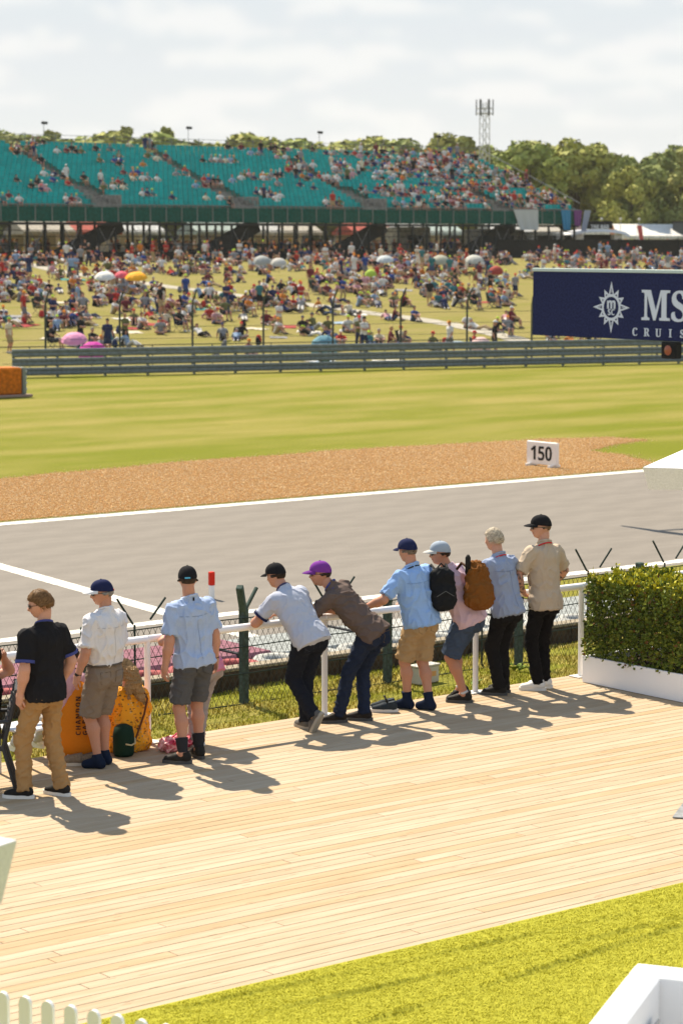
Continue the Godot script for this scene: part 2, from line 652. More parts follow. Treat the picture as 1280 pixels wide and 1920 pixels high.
func make_stand() -> void:
	var o := thing("grandstand", "long open grandstand of teal seats above the crowded grass bank", "grandstand", Vector3(0, 0, 0))
	var concrete := mat(Color(0.26, 0.25, 0.23), 0.9, "blotch", 0.3)
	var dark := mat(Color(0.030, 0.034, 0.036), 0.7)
	var steel := mat(Color(0.20, 0.20, 0.20), 0.5, "", 1.0, 0.4)
	var st := start()
	var mid := (STAND_X0 + STAND_X1) * 0.5
	var len := STAND_X1 - STAND_X0
	# stepped terrace, one tread for each row
	for r in ROWS:
		part("terrace_step", box(len, 0.3, ROW_D + 0.02, 0.01), concrete, o, Vector3(mid, 7.0 + r * ROW_H, STAND_Z - ROW_D * (r + 0.5)))
	# seats
	var ss := start()
	add_box(ss, Vector3(0, 0.44, 0.02), Vector3(0.44, 0.04, 0.38), 0.01)
	add_box(ss, Vector3(0, 0.64, -0.2), Vector3(0.44, 0.40, 0.045), 0.015, Basis(Vector3.RIGHT, -0.16))
	add_box(ss, Vector3(0, 0.22, -0.1), Vector3(0.06, 0.42, 0.06), 0.0)
	var seat := commit(ss)
	var places := []
	var tints := []
	for r in ROWS:
		var x := STAND_X0 + 0.4
		while x < STAND_X1 - 0.3:
			if not aisle_at(x) and not mouth_at(x, r):
				places.append(Transform3D(Basis.IDENTITY, Vector3(x, 7.3 + r * ROW_H, STAND_Z - ROW_D * (r + 0.62))))
				var v := rng.randf_range(0.85, 1.1)
				tints.append(Color(0.003 * v, 0.29 * v, 0.275 * v))
			x += 0.5
	var sm := tinted(0.45)
	var rows := copies("seats", seat, sm, places, tints, o)
	rows.set_meta("kind", "stuff")
	rows.set_meta("label", "rows of small teal plastic seats")
	# fascia: framed green panels
	var green := mat(Color(0.006, 0.095, 0.075), 0.6, "blotch", 0.4)
	var x := STAND_X0
	while x < STAND_X1 - 0.5:
		part("fascia_panel", box(1.52, 1.22, 0.05, 0.01), green, o, Vector3(x + 0.8, 6.25, STAND_Z + 0.16))
		part("fascia_mullion", box(0.075, 1.26, 0.1, 0.01), steel, o, Vector3(x, 6.23, STAND_Z + 0.17))
		x += 1.6
	part("front_handrail", box(len, 0.06, 0.06, 0.01), steel, o, Vector3(mid, 7.62, STAND_Z + 0.1))
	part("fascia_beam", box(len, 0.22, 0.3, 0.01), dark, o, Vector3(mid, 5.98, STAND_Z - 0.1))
	# aisle stairs and the stairwell mouths
	for a in [94.3, 108.7, 122.9, 137.3, 153.0]:
		for r in range(7, ROWS):
			part("aisle_step", box(1.2, 0.14, 0.36, 0.01), concrete, o, Vector3(a, 7.3 + r * ROW_H, STAND_Z - ROW_D * (r + 0.78)))
		part("stairwell_wall", box(0.14, 1.5, 5.0, 0.01), concrete, o, Vector3(a - 0.8, 7.0, STAND_Z - 2.8))
		part("stairwell_wall", box(0.14, 1.5, 5.0, 0.01), concrete, o, Vector3(a + 1.9, 7.0, STAND_Z - 2.8))
		part("stairwell_back", box(2.6, 2.3, 0.14, 0.01), concrete, o, Vector3(a + 0.55, 7.0, STAND_Z - 5.35))
		for k in 7:
			part("stair_tread", box(2.5, 0.14, 0.40, 0.01), concrete, o, Vector3(a + 0.55, 7.33 + k * 0.25, STAND_Z - 2.2 - k * 0.42))
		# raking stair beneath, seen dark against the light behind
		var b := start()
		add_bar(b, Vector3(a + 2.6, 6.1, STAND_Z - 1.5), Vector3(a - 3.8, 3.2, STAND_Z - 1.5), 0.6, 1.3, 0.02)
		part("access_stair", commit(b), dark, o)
	# back wall rail with posts
	var back_z := STAND_Z - ROWS * ROW_D - 0.15
	var top_y := 7.3 + ROWS * ROW_H
	var mesh_m := mat(Color(0.16, 0.17, 0.17), 0.6, "", 1.0, 0.3)
	for k in 4:
		part("back_rail", box(len, 0.04, 0.04, 0.006), mesh_m, o, Vector3(mid, top_y + 0.25 + k * 0.3, back_z))
	x = STAND_X0
	while x <= STAND_X1 + 0.1:
		part("back_post", box(0.06, 1.3, 0.06, 0.006), mesh_m, o, Vector3(x, top_y - 0.05, back_z))
		x += 3.1
	# side closure along the sloping right end
	var side := start()
	side.set_smooth_group(-1)
	quad(side, Vector3(STAND_X1 + 0.06, 6.0, STAND_Z), Vector3(STAND_X1 + 0.06, 7.6, STAND_Z), Vector3(STAND_X1 + 0.06, top_y + 0.3, back_z), Vector3(STAND_X1 + 0.06, top_y - 1.4, back_z))
	part("end_panel", commit(side), concrete, o)
	var r1 := start()
	add_bar(r1, Vector3(STAND_X1 + 0.1, 8.3, STAND_Z), Vector3(STAND_X1 + 0.1, top_y + 1.3, back_z), 0.06, 0.06)
	part("end_rail", commit(r1), mesh_m, o)
	# columns, bracing, and raker beams underneath
	x = STAND_X0 + 1.0
	var k := 0
	while x < STAND_X1:
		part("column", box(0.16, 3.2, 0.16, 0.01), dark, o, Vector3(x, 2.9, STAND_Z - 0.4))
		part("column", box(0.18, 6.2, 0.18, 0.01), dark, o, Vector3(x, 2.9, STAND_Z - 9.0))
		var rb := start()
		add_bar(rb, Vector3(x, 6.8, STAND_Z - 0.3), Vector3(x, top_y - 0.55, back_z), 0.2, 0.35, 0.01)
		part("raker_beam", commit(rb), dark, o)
		if true:
			var br := start()
			add_bar(br, Vector3(x, 3.1, STAND_Z - 0.4), Vector3(x + (1.7 if k % 2 == 0 else -1.7), 5.9, STAND_Z - 0.4), 0.05, 0.05)
			part("brace", commit(br), steel, o)
		x += 1.7
		k += 1
	for h in [3.6, 4.3, 5.0, 5.5]:
		part("tie_bar", box(len, 0.07, 0.07, 0.01), dark, o, Vector3(mid, h, STAND_Z - 0.4))
	# loudspeakers on poles along the top
	for px in [112.3, 127.8, 143.1, 158.1]:
		var p := thing("loudspeaker_pole", "small dark loudspeaker on a thin pole above the stand, %s" % {112.3: "leftmost, near the conifers", 127.8: "second from the left", 143.1: "third from the left", 158.1: "closest to the lattice mast"}[px], "loudspeaker", Vector3(px, top_y - 0.2, back_z - 0.15), 0.0, "loudspeakers along the stand top")
		part("pole", tube([Vector3.ZERO, Vector3(0, 2.4, 0)], [0.03, 0.025], 6), mesh_m, p)
		part("horn", box(0.55, 0.24, 0.3, 0.03), dark, p, Vector3(0.05, 2.3, 0.05), Vector3(0.15, 0.2, 0.0))
	# flags and banners hung over the right end of the fascia
	var flags := [[155.8, 3.2, 1.9, Color(0.52, 0.55, 0.56), "large pale grey banner hung over the stand fascia at right", -0.25], [161.0, 1.3, 1.9, Color(0.05, 0.24, 0.44), "sky blue flag hanging over the stand's right corner", -0.1], [162.6, 1.1, 1.5, Color(0.18, 0.06, 0.22), "purple flag hanging beside the sky blue flag", 0.0], [163.9, 0.9, 2.0, Color(0.30, 0.34, 0.46), "pale striped flag draped from the stand's end corner", 0.25]]
	for f in flags:
		var b2 := thing("banner", f[4], "flag", Vector3(f[0], 7.6, STAND_Z + 0.26), 0.0, "flags on the stand fascia")
		part("cloth", drape(f[1], f[2], f[5]), mat(f[3], 0.9, "cloth", 2.0), b2)
		part("cord", box(f[1] + 0.1, 0.03, 0.03, 0.0), mesh_m, b2, Vector3(0, 0.0, -0.05))

# a cloth that hangs from its top edge, with folds
func drape(w: float, h: float, skew: float) -> ArrayMesh:
	var st := start()
	var n := 14
	for s in [0.0, 0.02]:
		for i in n:
			for j in 6:
				var q := []
				for e in [[i, j], [i + 1, j], [i + 1, j + 1], [i, j + 1]]:
					var u: float = e[0] / float(n)
					var v: float = e[1] / 6.0
					q.append(Vector3((u - 0.5) * w * (1.0 - 0.25 * v) - skew * v * h, -v * h, sin(u * 17.0) * 0.05 * (0.3 + v) + 0.03 + s))
				if s > 0:
					quad(st, q[0], q[1], q[2], q[3])
				else:
					quad(st, q[3], q[2], q[1], q[0])
	return commit(st)

# ---------------------------------------------------------------- stalls, hoardings and mast behind the stand
func make_behind_stand() -> void:
	var white := mat(Color(0.74, 0.73, 0.70), 0.8, "blotch", 0.3)
	var black := mat(Color(0.020, 0.021, 0.024), 0.8, "blotch", 0.5)
	var cream := mat(Color(0.60, 0.55, 0.46), 0.8)
	# black hoarding at the top of the bank
	var hx := 74.0
	while hx < 238.0:
		var h := 0.75 if hx < 150.0 else 1.75
		var ho := thing("hoarding", "black hoarding panel along the top of the bank, %s from the left end" % ordinal(int((hx - 74.0) / 8.0) + 1), "hoarding", Vector3(hx, 3.05, -167.3), 0.0, "black hoardings under the stand")
		part("board", box(7.9, h, 0.06, 0.01), black, ho)
		for e in [-3.9, 0.0, 3.9]:
			part("stake", box(0.08, h + 0.1, 0.08, 0.01), black, ho, Vector3(e, 0, -0.09))
		hx += 8.0
	# food stalls
	var kinds := [Color(0.62, 0.61, 0.58), Color(0.55, 0.50, 0.42), Color(0.50, 0.13, 0.10), Color(0.66, 0.66, 0.64), Color(0.45, 0.52, 0.48)]
	var fronts := [Color(0.35, 0.12, 0.06), Color(0.50, 0.46, 0.40), Color(0.10, 0.16, 0.12), Color(0.45, 0.30, 0.10), Color(0.30, 0.30, 0.30)]
	for k in 17:
		var col: Color = kinds[k % 5]
		var t := thing("food_stall", "%s roofed stall behind the stand, %s from the left" % [["white", "cream", "red", "bright white", "pale green"][k % 5], ordinal(k + 1)], "stall", Vector3(78.0 + k * 6.4, 3.05, -193.0 - (k % 3) * 2.0), 0.0, "stalls behind the stand")
		part("roof", gable(5.6, 3.6, 0.9), mat(col, 0.8, "blotch", 0.4), t, Vector3(0, 2.5, 0))
		part("counter", box(5.2, 1.05, 0.6, 0.02), mat(fronts[(k * 3) % 5], 0.8), t, Vector3(0, 0, 1.4))
		part("back_wall", box(5.2, 2.5, 0.05, 0.01), cream, t, Vector3(0, 0, -1.6))
		for e in [[-2.6, 1.6], [2.6, 1.6], [-2.6, -1.55], [2.6, -1.55]]:
			part("pole", box(0.07, 2.5, 0.07, 0.01), white, t, Vector3(e[0], 0, e[1]))
	# long white marquee on the right with its translucent wall
	var m := thing("marquee", "long white marquee with pitched roof in front of the woods", "marquee", Vector3(217.8, 3.05, -216.0), 0.05)
	part("roof", gable(13.6, 9.0, 1.5), white, m, Vector3(0, 2.2, 0))
	for k in 5:
		part("wall_panel", box(2.6, 2.2, 0.06, 0.01), white if k % 2 == 0 else cream, m, Vector3(-5.4 + k * 2.7, 0, 4.4))
	part("gable_wall", box(0.06, 2.2, 8.8, 0.01), cream, m, Vector3(-6.75, 0, 0))
	var shed := thing("dark_cabin", "dark grey flat roofed cabin right of the white marquee", "cabin", Vector3(224.0, 3.05, -212.0))
	part("wall", box(5.0, 3.9, 4.0, 0.03), mat(Color(0.07, 0.08, 0.085), 0.8), shed)
	part("roof", box(5.3, 0.15, 4.3, 0.03), black, shed, Vector3(0, 3.9, 0))
	# bar kiosk with awning and sign
	var kx := thing("bar_kiosk", "bar kiosk with pale curved awning, cream pillars and black sign", "kiosk", Vector3(166.6, 2.9, -171.5), -0.3)
	part("awning", lathe_awning(6.4, 2.6), mat(Color(0.62, 0.64, 0.68), 0.6), kx, Vector3(0, 2.35, 0))
	for e in [-2.1, 2.1]:
		part("pillar", box(0.85, 2.4, 0.8, 0.05), cream, kx, Vector3(e, 0, 0.6))
	part("back_wall", box(5.6, 2.4, 0.1, 0.02), black, kx, Vector3(0, 0, -1.2))
	part("counter", box(3.2, 1.05, 0.5, 0.03), black, kx, Vector3(0, 0, -0.2))
	var sign := part("sign_board", box(2.8, 0.75, 0.08, 0.02), black, kx, Vector3(0.2, 2.95, 0.7))
	part("lettering", letters("THE BAR", 0.5, 0.02), mat(Color(0.7, 0.7, 0.68), 0.7), sign, Vector3(0, 0.2, 0.055))
	for k in 3:
		var van := thing("white_trailer", ["long white catering trailer behind the black hoarding", "short white catering trailer under the stand's right end", "white flat topped trailer left of the bar kiosk"][k], "trailer", Vector3([157.0, 149.0, 161.5][k], 3.05, [-175.5, -179.0, -174.0][k]), 0.0, "white trailers behind the hoarding")
		part("body", box([6.0, 4.0, 5.0][k], [2.3, 2.5, 2.0][k], 2.2, 0.12), white, van, Vector3(0, 0.45, 0))
		part("hatch", box([3.0, 2.0, 2.5][k], 0.8, 0.05, 0.02), black, van, Vector3(0, 1.35, 1.11))
		for e in [-1.2, 1.2]:
			part("wheel", lathe([Vector2(0.001, -0.1), Vector2(0.3, -0.1), Vector2(0.33, 0.0), Vector2(0.3, 0.1), Vector2(0.001, 0.1)], 16), black, van, Vector3(e, 0.33, 1.0), Vector3(PI / 2, 0, 0))
	# feather flags by the marquee
	var ff := [[179.8, Color(0.62, 0.30, 0.16), "tall salmon feather flag by the bar kiosk"], [175.0, Color(0.55, 0.42, 0.46), "pale pink feather flag left of the salmon flag"], [184.0, Color(0.48, 0.10, 0.10), "red feather flag in front of the marquee"]]
	for f in ff:
		var fl := thing("feather_flag", f[2], "flag", Vector3(f[0], 3.0, -183.0), 0.0, "feather flags near the kiosk")
		part("mast", tube([Vector3.ZERO, Vector3(0, 3.3, 0)], [0.03, 0.02], 6), white, fl)
		part("cloth", drape(0.75, 2.2, -0.25), mat(f[1], 0.8), fl, Vector3(0.35, 3.3, 0))
	# lattice telecom mast
	var lm := thing("lattice_mast", "galvanised lattice telecom mast with antenna panels above the trees", "mast", Vector3(195.1, 3.0, -220.0), 0.3)
	var galv := mat(Color(0.42, 0.43, 0.43), 0.5, "", 1.0, 0.2)
	var w := 0.52
	for e in [[-w, -w], [w, -w], [w, w], [-w, w]]:
		part("leg", tube([Vector3(e[0], 0, e[1]), Vector3(e[0] * 0.8, 18.2, e[1] * 0.8)], [0.055], 6), galv, lm)
	for k in 15:
		var y := 0.6 + k * 1.18
		for e in [[-w, -w, w, -w], [w, -w, w, w], [w, w, -w, w], [-w, w, -w, -w]]:
			part("lattice_bar", tube([Vector3(e[0] * 0.9, y, e[1] * 0.9), Vector3(e[2] * 0.9, y + 1.18, e[3] * 0.9)], [0.032], 5), galv, lm)
	var grey := mat(Color(0.13, 0.135, 0.14), 0.6)
	for k in 6:
		var an := TAU * k / 6.0
		part("antenna_panel", box(0.24, 1.9, 0.14, 0.03), grey, lm, Vector3(cos(an) * 1.0, 16.7, sin(an) * 1.0), Vector3(0, -an + PI / 2, 0))
	part("platform_ring", lathe([Vector2(0.85, 0.0), Vector2(1.0, 0.0), Vector2(1.0, 0.08), Vector2(0.85, 0.08), Vector2(0.85, 0.0)], 20), galv, lm, Vector3(0, 17.5, 0))
	part("platform_ring", lathe([Vector2(0.85, 0.0), Vector2(1.0, 0.0), Vector2(1.0, 0.08), Vector2(0.85, 0.08), Vector2(0.85, 0.0)], 20), galv, lm, Vector3(0, 16.9, 0))
	# a string of festoon lamps and their poles near the woods
	for k in 3:
		var lp := thing("lamp_post", "slim lamp post before the woods, %s" % ["left one", "middle one", "right one by the dark cabin"][k], "lamp post", Vector3([200.3, 203.4, 206.5][k], 3.0, -205.0), 0.0, "lamp posts by the woods")
		part("pole", tube([Vector3.ZERO, Vector3(0, 4.1, 0)], [0.05, 0.035], 6), galv, lp)
		part("globe", lathe([Vector2(0.001, -0.18), Vector2(0.13, -0.12), Vector2(0.18, 0.0), Vector2(0.13, 0.12), Vector2(0.001, 0.18)], 12), white, lp, Vector3(0, 4.2, 0))

func gable(w: float, d: float, h: float) -> ArrayMesh:
	var st := start()
	st.set_smooth_group(-1)
	var a := Vector3(-w / 2, 0, d / 2)
	var b := Vector3(w / 2, 0, d / 2)
	var c := Vector3(w / 2, 0, -d / 2)
	var e := Vector3(-w / 2, 0, -d / 2)
	var r0 := Vector3(-w / 2, h, 0)
	var r1 := Vector3(w / 2, h, 0)
	quad(st, a, r0, r1, b)
	quad(st, c, r1, r0, e)
	st.add_vertex(a); st.add_vertex(e); st.add_vertex(r0)
	st.add_vertex(b); st.add_vertex(r1); st.add_vertex(c)
	quad(st, a, b, c, e)
	var drop := Vector3(0, -0.3, 0)
	quad(st, a, b, b + drop, a + drop)
	quad(st, b, c, c + drop, b + drop)
	quad(st, e, a, a + drop, e + drop)
	return commit(st)

func lathe_awning(w: float, d: float) -> ArrayMesh:
	var st := start()
	var n := 14
	for i in n:
		var q := []
		for e in [i, i + 1]:
			var t: float = e / float(n)
			var y := 0.55 * sin(t * PI) ** 0.5
			q.append(Vector3((t - 0.5) * w, y, d / 2))
			q.append(Vector3((t - 0.5) * w, y, -d / 2))
		quad(st, q[0], q[1], q[3], q[2])
		quad(st, q[0] - Vector3(0, 0.28, 0), q[0], q[2], q[2] - Vector3(0, 0.28, 0))
	return commit(st)

func letters(s: String, size: float, depth: float, serif := false) -> Mesh:
	var f := SystemFont.new()
	f.font_names = PackedStringArray(["Droid Serif" if serif else "Droid Sans"])
	f.font_weight = 700
	var t := TextMesh.new()
	t.text = s
	t.font = f
	t.font_size = 64
	t.pixel_size = size / 64.0
	t.depth = depth
	t.curve_step = 1.0
	return t

# ---------------------------------------------------------------- woods
func crown_mesh(n: int, wide: float, high: float, seed: int, leaf: float, cone := false) -> ArrayMesh:
	var g := RandomNumberGenerator.new()
	g.seed = seed
	var lobes := []
	for k in 24:
		var t := g.randf()
		var an := g.randf() * TAU
		var prof := (sqrt(maxf(0.0, 1.0 - pow(2.0 * t - 0.9, 2.0) / 1.25))) if not cone else (1.05 - t)
		var rr := wide * prof * sqrt(g.randf()) * 0.8
		lobes.append([Vector3(cos(an) * rr, high * (0.12 + 0.80 * t), sin(an) * rr), wide * g.randf_range(0.17, 0.42) * (0.5 + 0.5 * prof)])
	var v := PackedVector3Array()
	var nn := PackedVector3Array()
	var cc := PackedColorArray()
	var tone := 0.0
	for i in n:
		var l: Array = lobes[i % lobes.size()]
		tone = (i % lobes.size()) / 24.0
		var d := Vector3(g.randfn(), g.randfn() * 0.85, g.randfn()).normalized()
		var p: Vector3 = l[0] + d * float(l[1]) * (0.55 + 0.5 * sqrt(g.randf()))
		var s := leaf * g.randf_range(0.6, 1.35)
		var up := (d + Vector3(g.randfn(), g.randfn(), g.randfn()) * 0.55).normalized()
		var a := up.cross(Vector3(g.randfn(), g.randfn(), g.randfn())).normalized() * s
		var b := up.cross(a.normalized()) * s * 0.62
		var c := Color(0.56, 0.56, 0.16).lerp(Color(0.36, 0.385, 0.12), g.randf() * 0.65 + tone * 0.35)
		if g.randf() < 0.12:
			c = Color(0.66, 0.62, 0.22)
		for q in [p - a, p + a, p - b * 0.9 + a * 0.1, p - a, p + b, p + a]:
			v.append(q)
			nn.append(up)
			cc.append(c)
	var arr := []
	arr.resize(Mesh.ARRAY_MAX)
	arr[Mesh.ARRAY_VERTEX] = v
	arr[Mesh.ARRAY_NORMAL] = nn
	arr[Mesh.ARRAY_COLOR] = cc
	var m := ArrayMesh.new()
	m.add_surface_from_arrays(Mesh.PRIMITIVE_TRIANGLES, arr)
	return m

func trunk_mesh(h: float, r: float, seed: int) -> ArrayMesh:
	var g := RandomNumberGenerator.new()
	g.seed = seed
	var st := start()
	var top := Vector3(g.randf_range(-0.4, 0.4), h, g.randf_range(-0.4, 0.4))
	add_tube(st, [Vector3(0, -0.3, 0), Vector3(0.05, h * 0.3, 0), top * 0.65, top], [r * 1.25, r, r * 0.7, r * 0.2], 8)
	for k in 6:
		var y := h * g.randf_range(0.3, 0.75)
		var an := g.randf() * TAU
		var d := Vector3(cos(an), 0.8, sin(an)) * h * 0.3
		add_tube(st, [Vector3(0, y, 0), Vector3(0, y, 0) + d * 0.6, Vector3(0, y, 0) + d], [r * 0.45, r * 0.3, r * 0.1], 6)
	return commit(st)

func make_woods() -> void:
	var leaf := tinted(0.7)
	leaf.backlight = Color(1.0, 1.0, 0.55)
	var bark := mat(Color(0.10, 0.075, 0.05), 0.9, "blotch", 1.0)
	var leaves := []
	for hue in [Color(1, 1, 1), Color(0.90, 0.95, 0.95), Color(1.05, 1.05, 0.95), Color(0.96, 1.02, 0.92)]:
		var lm := leaf.duplicate()
		lm.albedo_color = Color(hue.r * 0.78, hue.g * 0.78, hue.b * 0.78)
		leaves.append(lm)
	var crowns := []
	for k in 5:
		crowns.append(crown_mesh(7500, 4.6 + k * 0.35, 11.0 + (k % 3) * 1.2, 50 + k, 0.36))
	var cones := [crown_mesh(2600, 2.5, 13.5, 91, 0.38, true), crown_mesh(2600, 2.2, 12.0, 92, 0.36, true)]
	var trunks := [trunk_mesh(9.0, 0.32, 1), trunk_mesh(10.0, 0.30, 2)]
	var spots := []
	# the wood on the right: rows one behind the other
	var g := RandomNumberGenerator.new()
	g.seed = 77
	for row in 4:
		for k in 15:
			var along := k * 7.6 + g.randf_range(-2.0, 2.0) + row * 3.5
			var u := Vector3(cos(deg_to_rad(38.2)), 0, sin(deg_to_rad(38.2)))
			var f := Vector3(sin(deg_to_rad(38.2)), 0, -cos(deg_to_rad(38.2)))
			var p := f * (318.0 + row * 13.0 + g.randf_range(-4, 4)) + u * (16.0 + along)
			spots.append([p, g.randf_range(0.86, 1.22), g.randi() % 5, 2])
	# the far tree line behind the stand, higher ground
	for row in 2:
		for k in 46:
			var u := Vector3(cos(deg_to_rad(38.2)), 0, sin(deg_to_rad(38.2)))
			var f := Vector3(sin(deg_to_rad(38.2)), 0, -cos(deg_to_rad(38.2)))
			var along := -66.0 + k * 2.2 + g.randf_range(-1.2, 1.2)
			var p := f * (392.0 + row * 14.0) + u * along
			var conifer := (along < -28.0 and g.randf() < 0.34) or along > 900.0
			var high := 1.47 - (along + 66.0) * 0.0022 + g.randf_range(-0.07, 0.06) - row * 0.02
			spots.append([p, high * (1.10 if conifer else 0.98), (g.randi() % 2) if conifer else (g.randi() % 5), 1 if conifer else 0])
	# one pale round tree in front of the wood
	var us := Vector3(cos(deg_to_rad(38.2)), 0, sin(deg_to_rad(38.2)))
	var fs := Vector3(sin(deg_to_rad(38.2)), 0, -cos(deg_to_rad(38.2)))
	spots.append([fs * 310.0 + us * 37.0, 0.86, 1, 3])
	spots.append([fs * 311.0 + us * 44.5, 0.62, 3, 3])
	var seen := {}
	var order := spots.duplicate()
	for i in order.size():
		var s: Array = order[i]
		var kind: int = s[3]
		var p: Vector3 = s[0]
		p.y = 3.0
		var side := "far behind the teal stand"
		if kind >= 2:
			side = "in the wood at right"
		var base: String = ["round broadleaf tree on the skyline", "dark pointed conifer on the skyline", "dense broadleaf tree", "smaller pale green tree at the front"][kind]
		var key := base + side
		seen[key] = seen.get(key, 0) + 1
		var t := thing("pine_tree" if kind == 1 else "broadleaf_tree", "%s %s, number %d planted" % [base, side, seen[key]], "tree", p, g.randf() * TAU, ["trees on the skyline", "conifers on the skyline", "trees of the wood at right", "front trees of the wood"][kind])
		t.scale = Vector3.ONE * float(s[1])
		if kind == 0:
			t.scale *= Vector3(1.75, 1.0, 1.75)
		elif kind == 2:
			t.scale *= Vector3(1.15, 1.0, 1.15)
		part("trunk", trunks[i % 2], bark, t)
		var cr: Mesh = cones[s[2]] if kind == 1 else crowns[s[2]]
		part("crown", cr, leaves[(i * 7 + i / 5) % 4], t, Vector3(0, 1.0 if kind != 1 else 0.5, 0))
	# the labels of trees go by their place from left to right, which only now is known
	var by := {}
	for ch in get_children():
		if ch.has_meta("category") and ch.get_meta("category") == "tree":
			var grp: String = ch.get_meta("group")
			if not by.has(grp):
				by[grp] = []
			by[grp].append(ch)
	for grp in by:
		var list: Array = by[grp]
		list.sort_custom(func(a, b): return a.position.dot(us) / a.position.dot(fs) < b.position.dot(us) / b.position.dot(fs))
		for i in list.size():
			var l: String = list[i].get_meta("label")
			list[i].set_meta("label", l.get_slice(",", 0) + ", %s from the left" % ordinal(i + 1))

func ordinal(n: int) -> String:
	var ones := ["", "first", "second", "third", "fourth", "fifth", "sixth", "seventh", "eighth", "ninth", "tenth", "eleventh", "twelfth", "thirteenth", "fourteenth", "fifteenth", "sixteenth", "seventeenth", "eighteenth", "nineteenth"]
	if n < 20:
		return ones[n]
	var tens: String = ["", "", "twent", "thirt", "fort", "fift", "sixt", "sevent", "eight", "ninet"][n / 10]
	return tens + ("ieth" if n % 10 == 0 else "y-" + ones[n % 10])

# ---------------------------------------------------------------- barriers beyond the track
func make_barriers() -> void:
	# triple W-beam guardrail
	var galv := mat(Color(0.155, 0.185, 0.19), 0.55, "blotch", 0.8, 0.1)
	var o := thing("guardrail", "long triple beam steel guardrail below the crowded bank", "guardrail", Vector3.ZERO)
	var prof := [Vector2(0.03, 0.0), Vector2(0.06, 0.02), Vector2(0.075, 0.045), Vector2(0.075, 0.11), Vector2(0.05, 0.15), Vector2(0.05, 0.19), Vector2(0.075, 0.23), Vector2(0.075, 0.295), Vector2(0.06, 0.32), Vector2(0.03, 0.34)]
	var dir := Vector3(1, 0, 0.2932).normalized()
	var nrm := Vector3(-dir.z, 0, dir.x)
	var beam := w_beam(4.0, prof)
	var t0 := Vector3(51.7, -1.03, guard_z(51.7))
	var turn := -atan2(dir.z, dir.x)
	for k in 13:
		var p := t0 + dir * (k * 4.0)
		for h in [0.08, 0.47, 0.86]:
			part("beam", beam, galv, o, p + Vector3(0, h, 0), Vector3(0, turn, 0))
		for e in [0.1, 2.0]:
			part("post", box(0.1, 1.2, 0.12, 0.005), galv, o, p + dir * float(e) - nrm * 0.1, Vector3(0, turn, 0))
	# debris fence behind it: posts with cranked tops, cables and a low rail
	var dark := mat(Color(0.055, 0.065, 0.06), 0.6)
	var f := thing("debris_fence", "tall dark debris fence with cranked post tops behind the guardrail", "fence", Vector3.ZERO)
	for k in 13:
		var q := t0 + dir * (1.9 + k * 3.32) - nrm * 1.6
		part("post", tube([q, q + Vector3(0, 2.75, 0), q + Vector3(0, 3.15, 0) + nrm * 0.12, q + Vector3(0, 3.62, 0) + nrm * 0.62], [0.05, 0.046, 0.043, 0.036], 7), dark, f)
	for h in [0.5, 1.0, 1.5, 2.0, 2.5]:
		part("cable", tube([t0 - nrm * 1.6 + Vector3(0, h, 0), t0 - nrm * 1.6 + Vector3(0, h, 0) + dir * 52.0], [0.009], 4), dark, f)
	var lf := thing("low_rail", "thin low rail on short posts in front of the seated crowd", "rail", Vector3.ZERO)
	var l0 := t0 - nrm * 3.2 - dir * 4.0
	part("rail", tube([l0 + Vector3(0, 1.15, 0), l0 + Vector3(0, 1.15, 0) + dir * 60.0], [0.022], 5), dark, lf)
	for k in 22:
		part("post", tube([l0 + dir * (k * 2.8), l0 + dir * (k * 2.8) + Vector3(0, 1.16, 0)], [0.025], 5), dark, lf)
	# orange block barrier at the left edge
	var ob := thing("block_barrier", "orange plastic block barrier with grey end on the grass", "barrier", Vector3(45.85, -1.03, -77.55), turn + 0.25)
	var orange := mat(Color(0.62, 0.165, 0.008), 0.5, "blotch", 0.8)
	for k in 3:
		part("block", box(1.5, 1.0, 1.0, 0.06), orange, ob, Vector3(-0.95 - k * 1.52, 0.1, 0))
	part("end_plate", box(0.16, 1.0, 0.95, 0.03), mat(Color(0.20, 0.22, 0.20), 0.6), ob, Vector3(-0.08, 0.1, 0))
	for k in 4:
		part("lug", box(0.07, 0.09, 0.2, 0.02), mat(Color(0.45, 0.46, 0.43), 0.5), ob, Vector3(-0.02, 0.25 + k * 0.22, 0.4))
	part("skid", box(4.8, 0.1, 1.1, 0.02), mat(Color(0.30, 0.21, 0.17), 0.8), ob, Vector3(-2.2, 0.0, 0.02))
	# 150 metre board
	var sb := thing("distance_board", "white 150 distance board standing in the gravel trap", "sign", Vector3(41.97, -1.02, -45.0), -PI / 2)
	var white := mat(Color(0.80, 0.79, 0.77), 0.6)
	part("panel", box(1.12, 0.58, 0.10, 0.012), white, sb, Vector3(0, 0.05, 0))
	for e in [-0.42, 0.42]:
		part("foot", box(0.06, 0.06, 0.4, 0.005), white, sb, Vector3(e, 0.0, 0))
	part("lettering", letters("150", 0.50, 0.012), mat(Color(0.02, 0.02, 0.02), 0.6), sb, Vector3(0, 0.33, 0.052))
	# red and white marker post by the near edge line
	var mp := thing("marker_post", "red topped white marker post behind the man in black cap", "marker", Vector3(22.05, -1.0, -31.4))
	part("shaft", box(0.075, 0.22, 0.075, 0.01), white, mp)
	part("red_cap", box(0.085, 0.22, 0.085, 0.01), mat(Color(0.62, 0.03, 0.015), 0.5), mp, Vector3(0, 0.22, 0))
	# near barrier: sleeper wall, tyre rows and slabs of conveyor
	var wall := thing("sleeper_wall", "low dark timber sleeper wall just beyond the chain link fence", "wall", Vector3.ZERO)
	var timber := mat(Color(0.085, 0.060, 0.040), 0.95, "blotch", 2.0)
	var cap := mat(Color(0.34, 0.29, 0.22), 0.9, "blotch", 2.0)
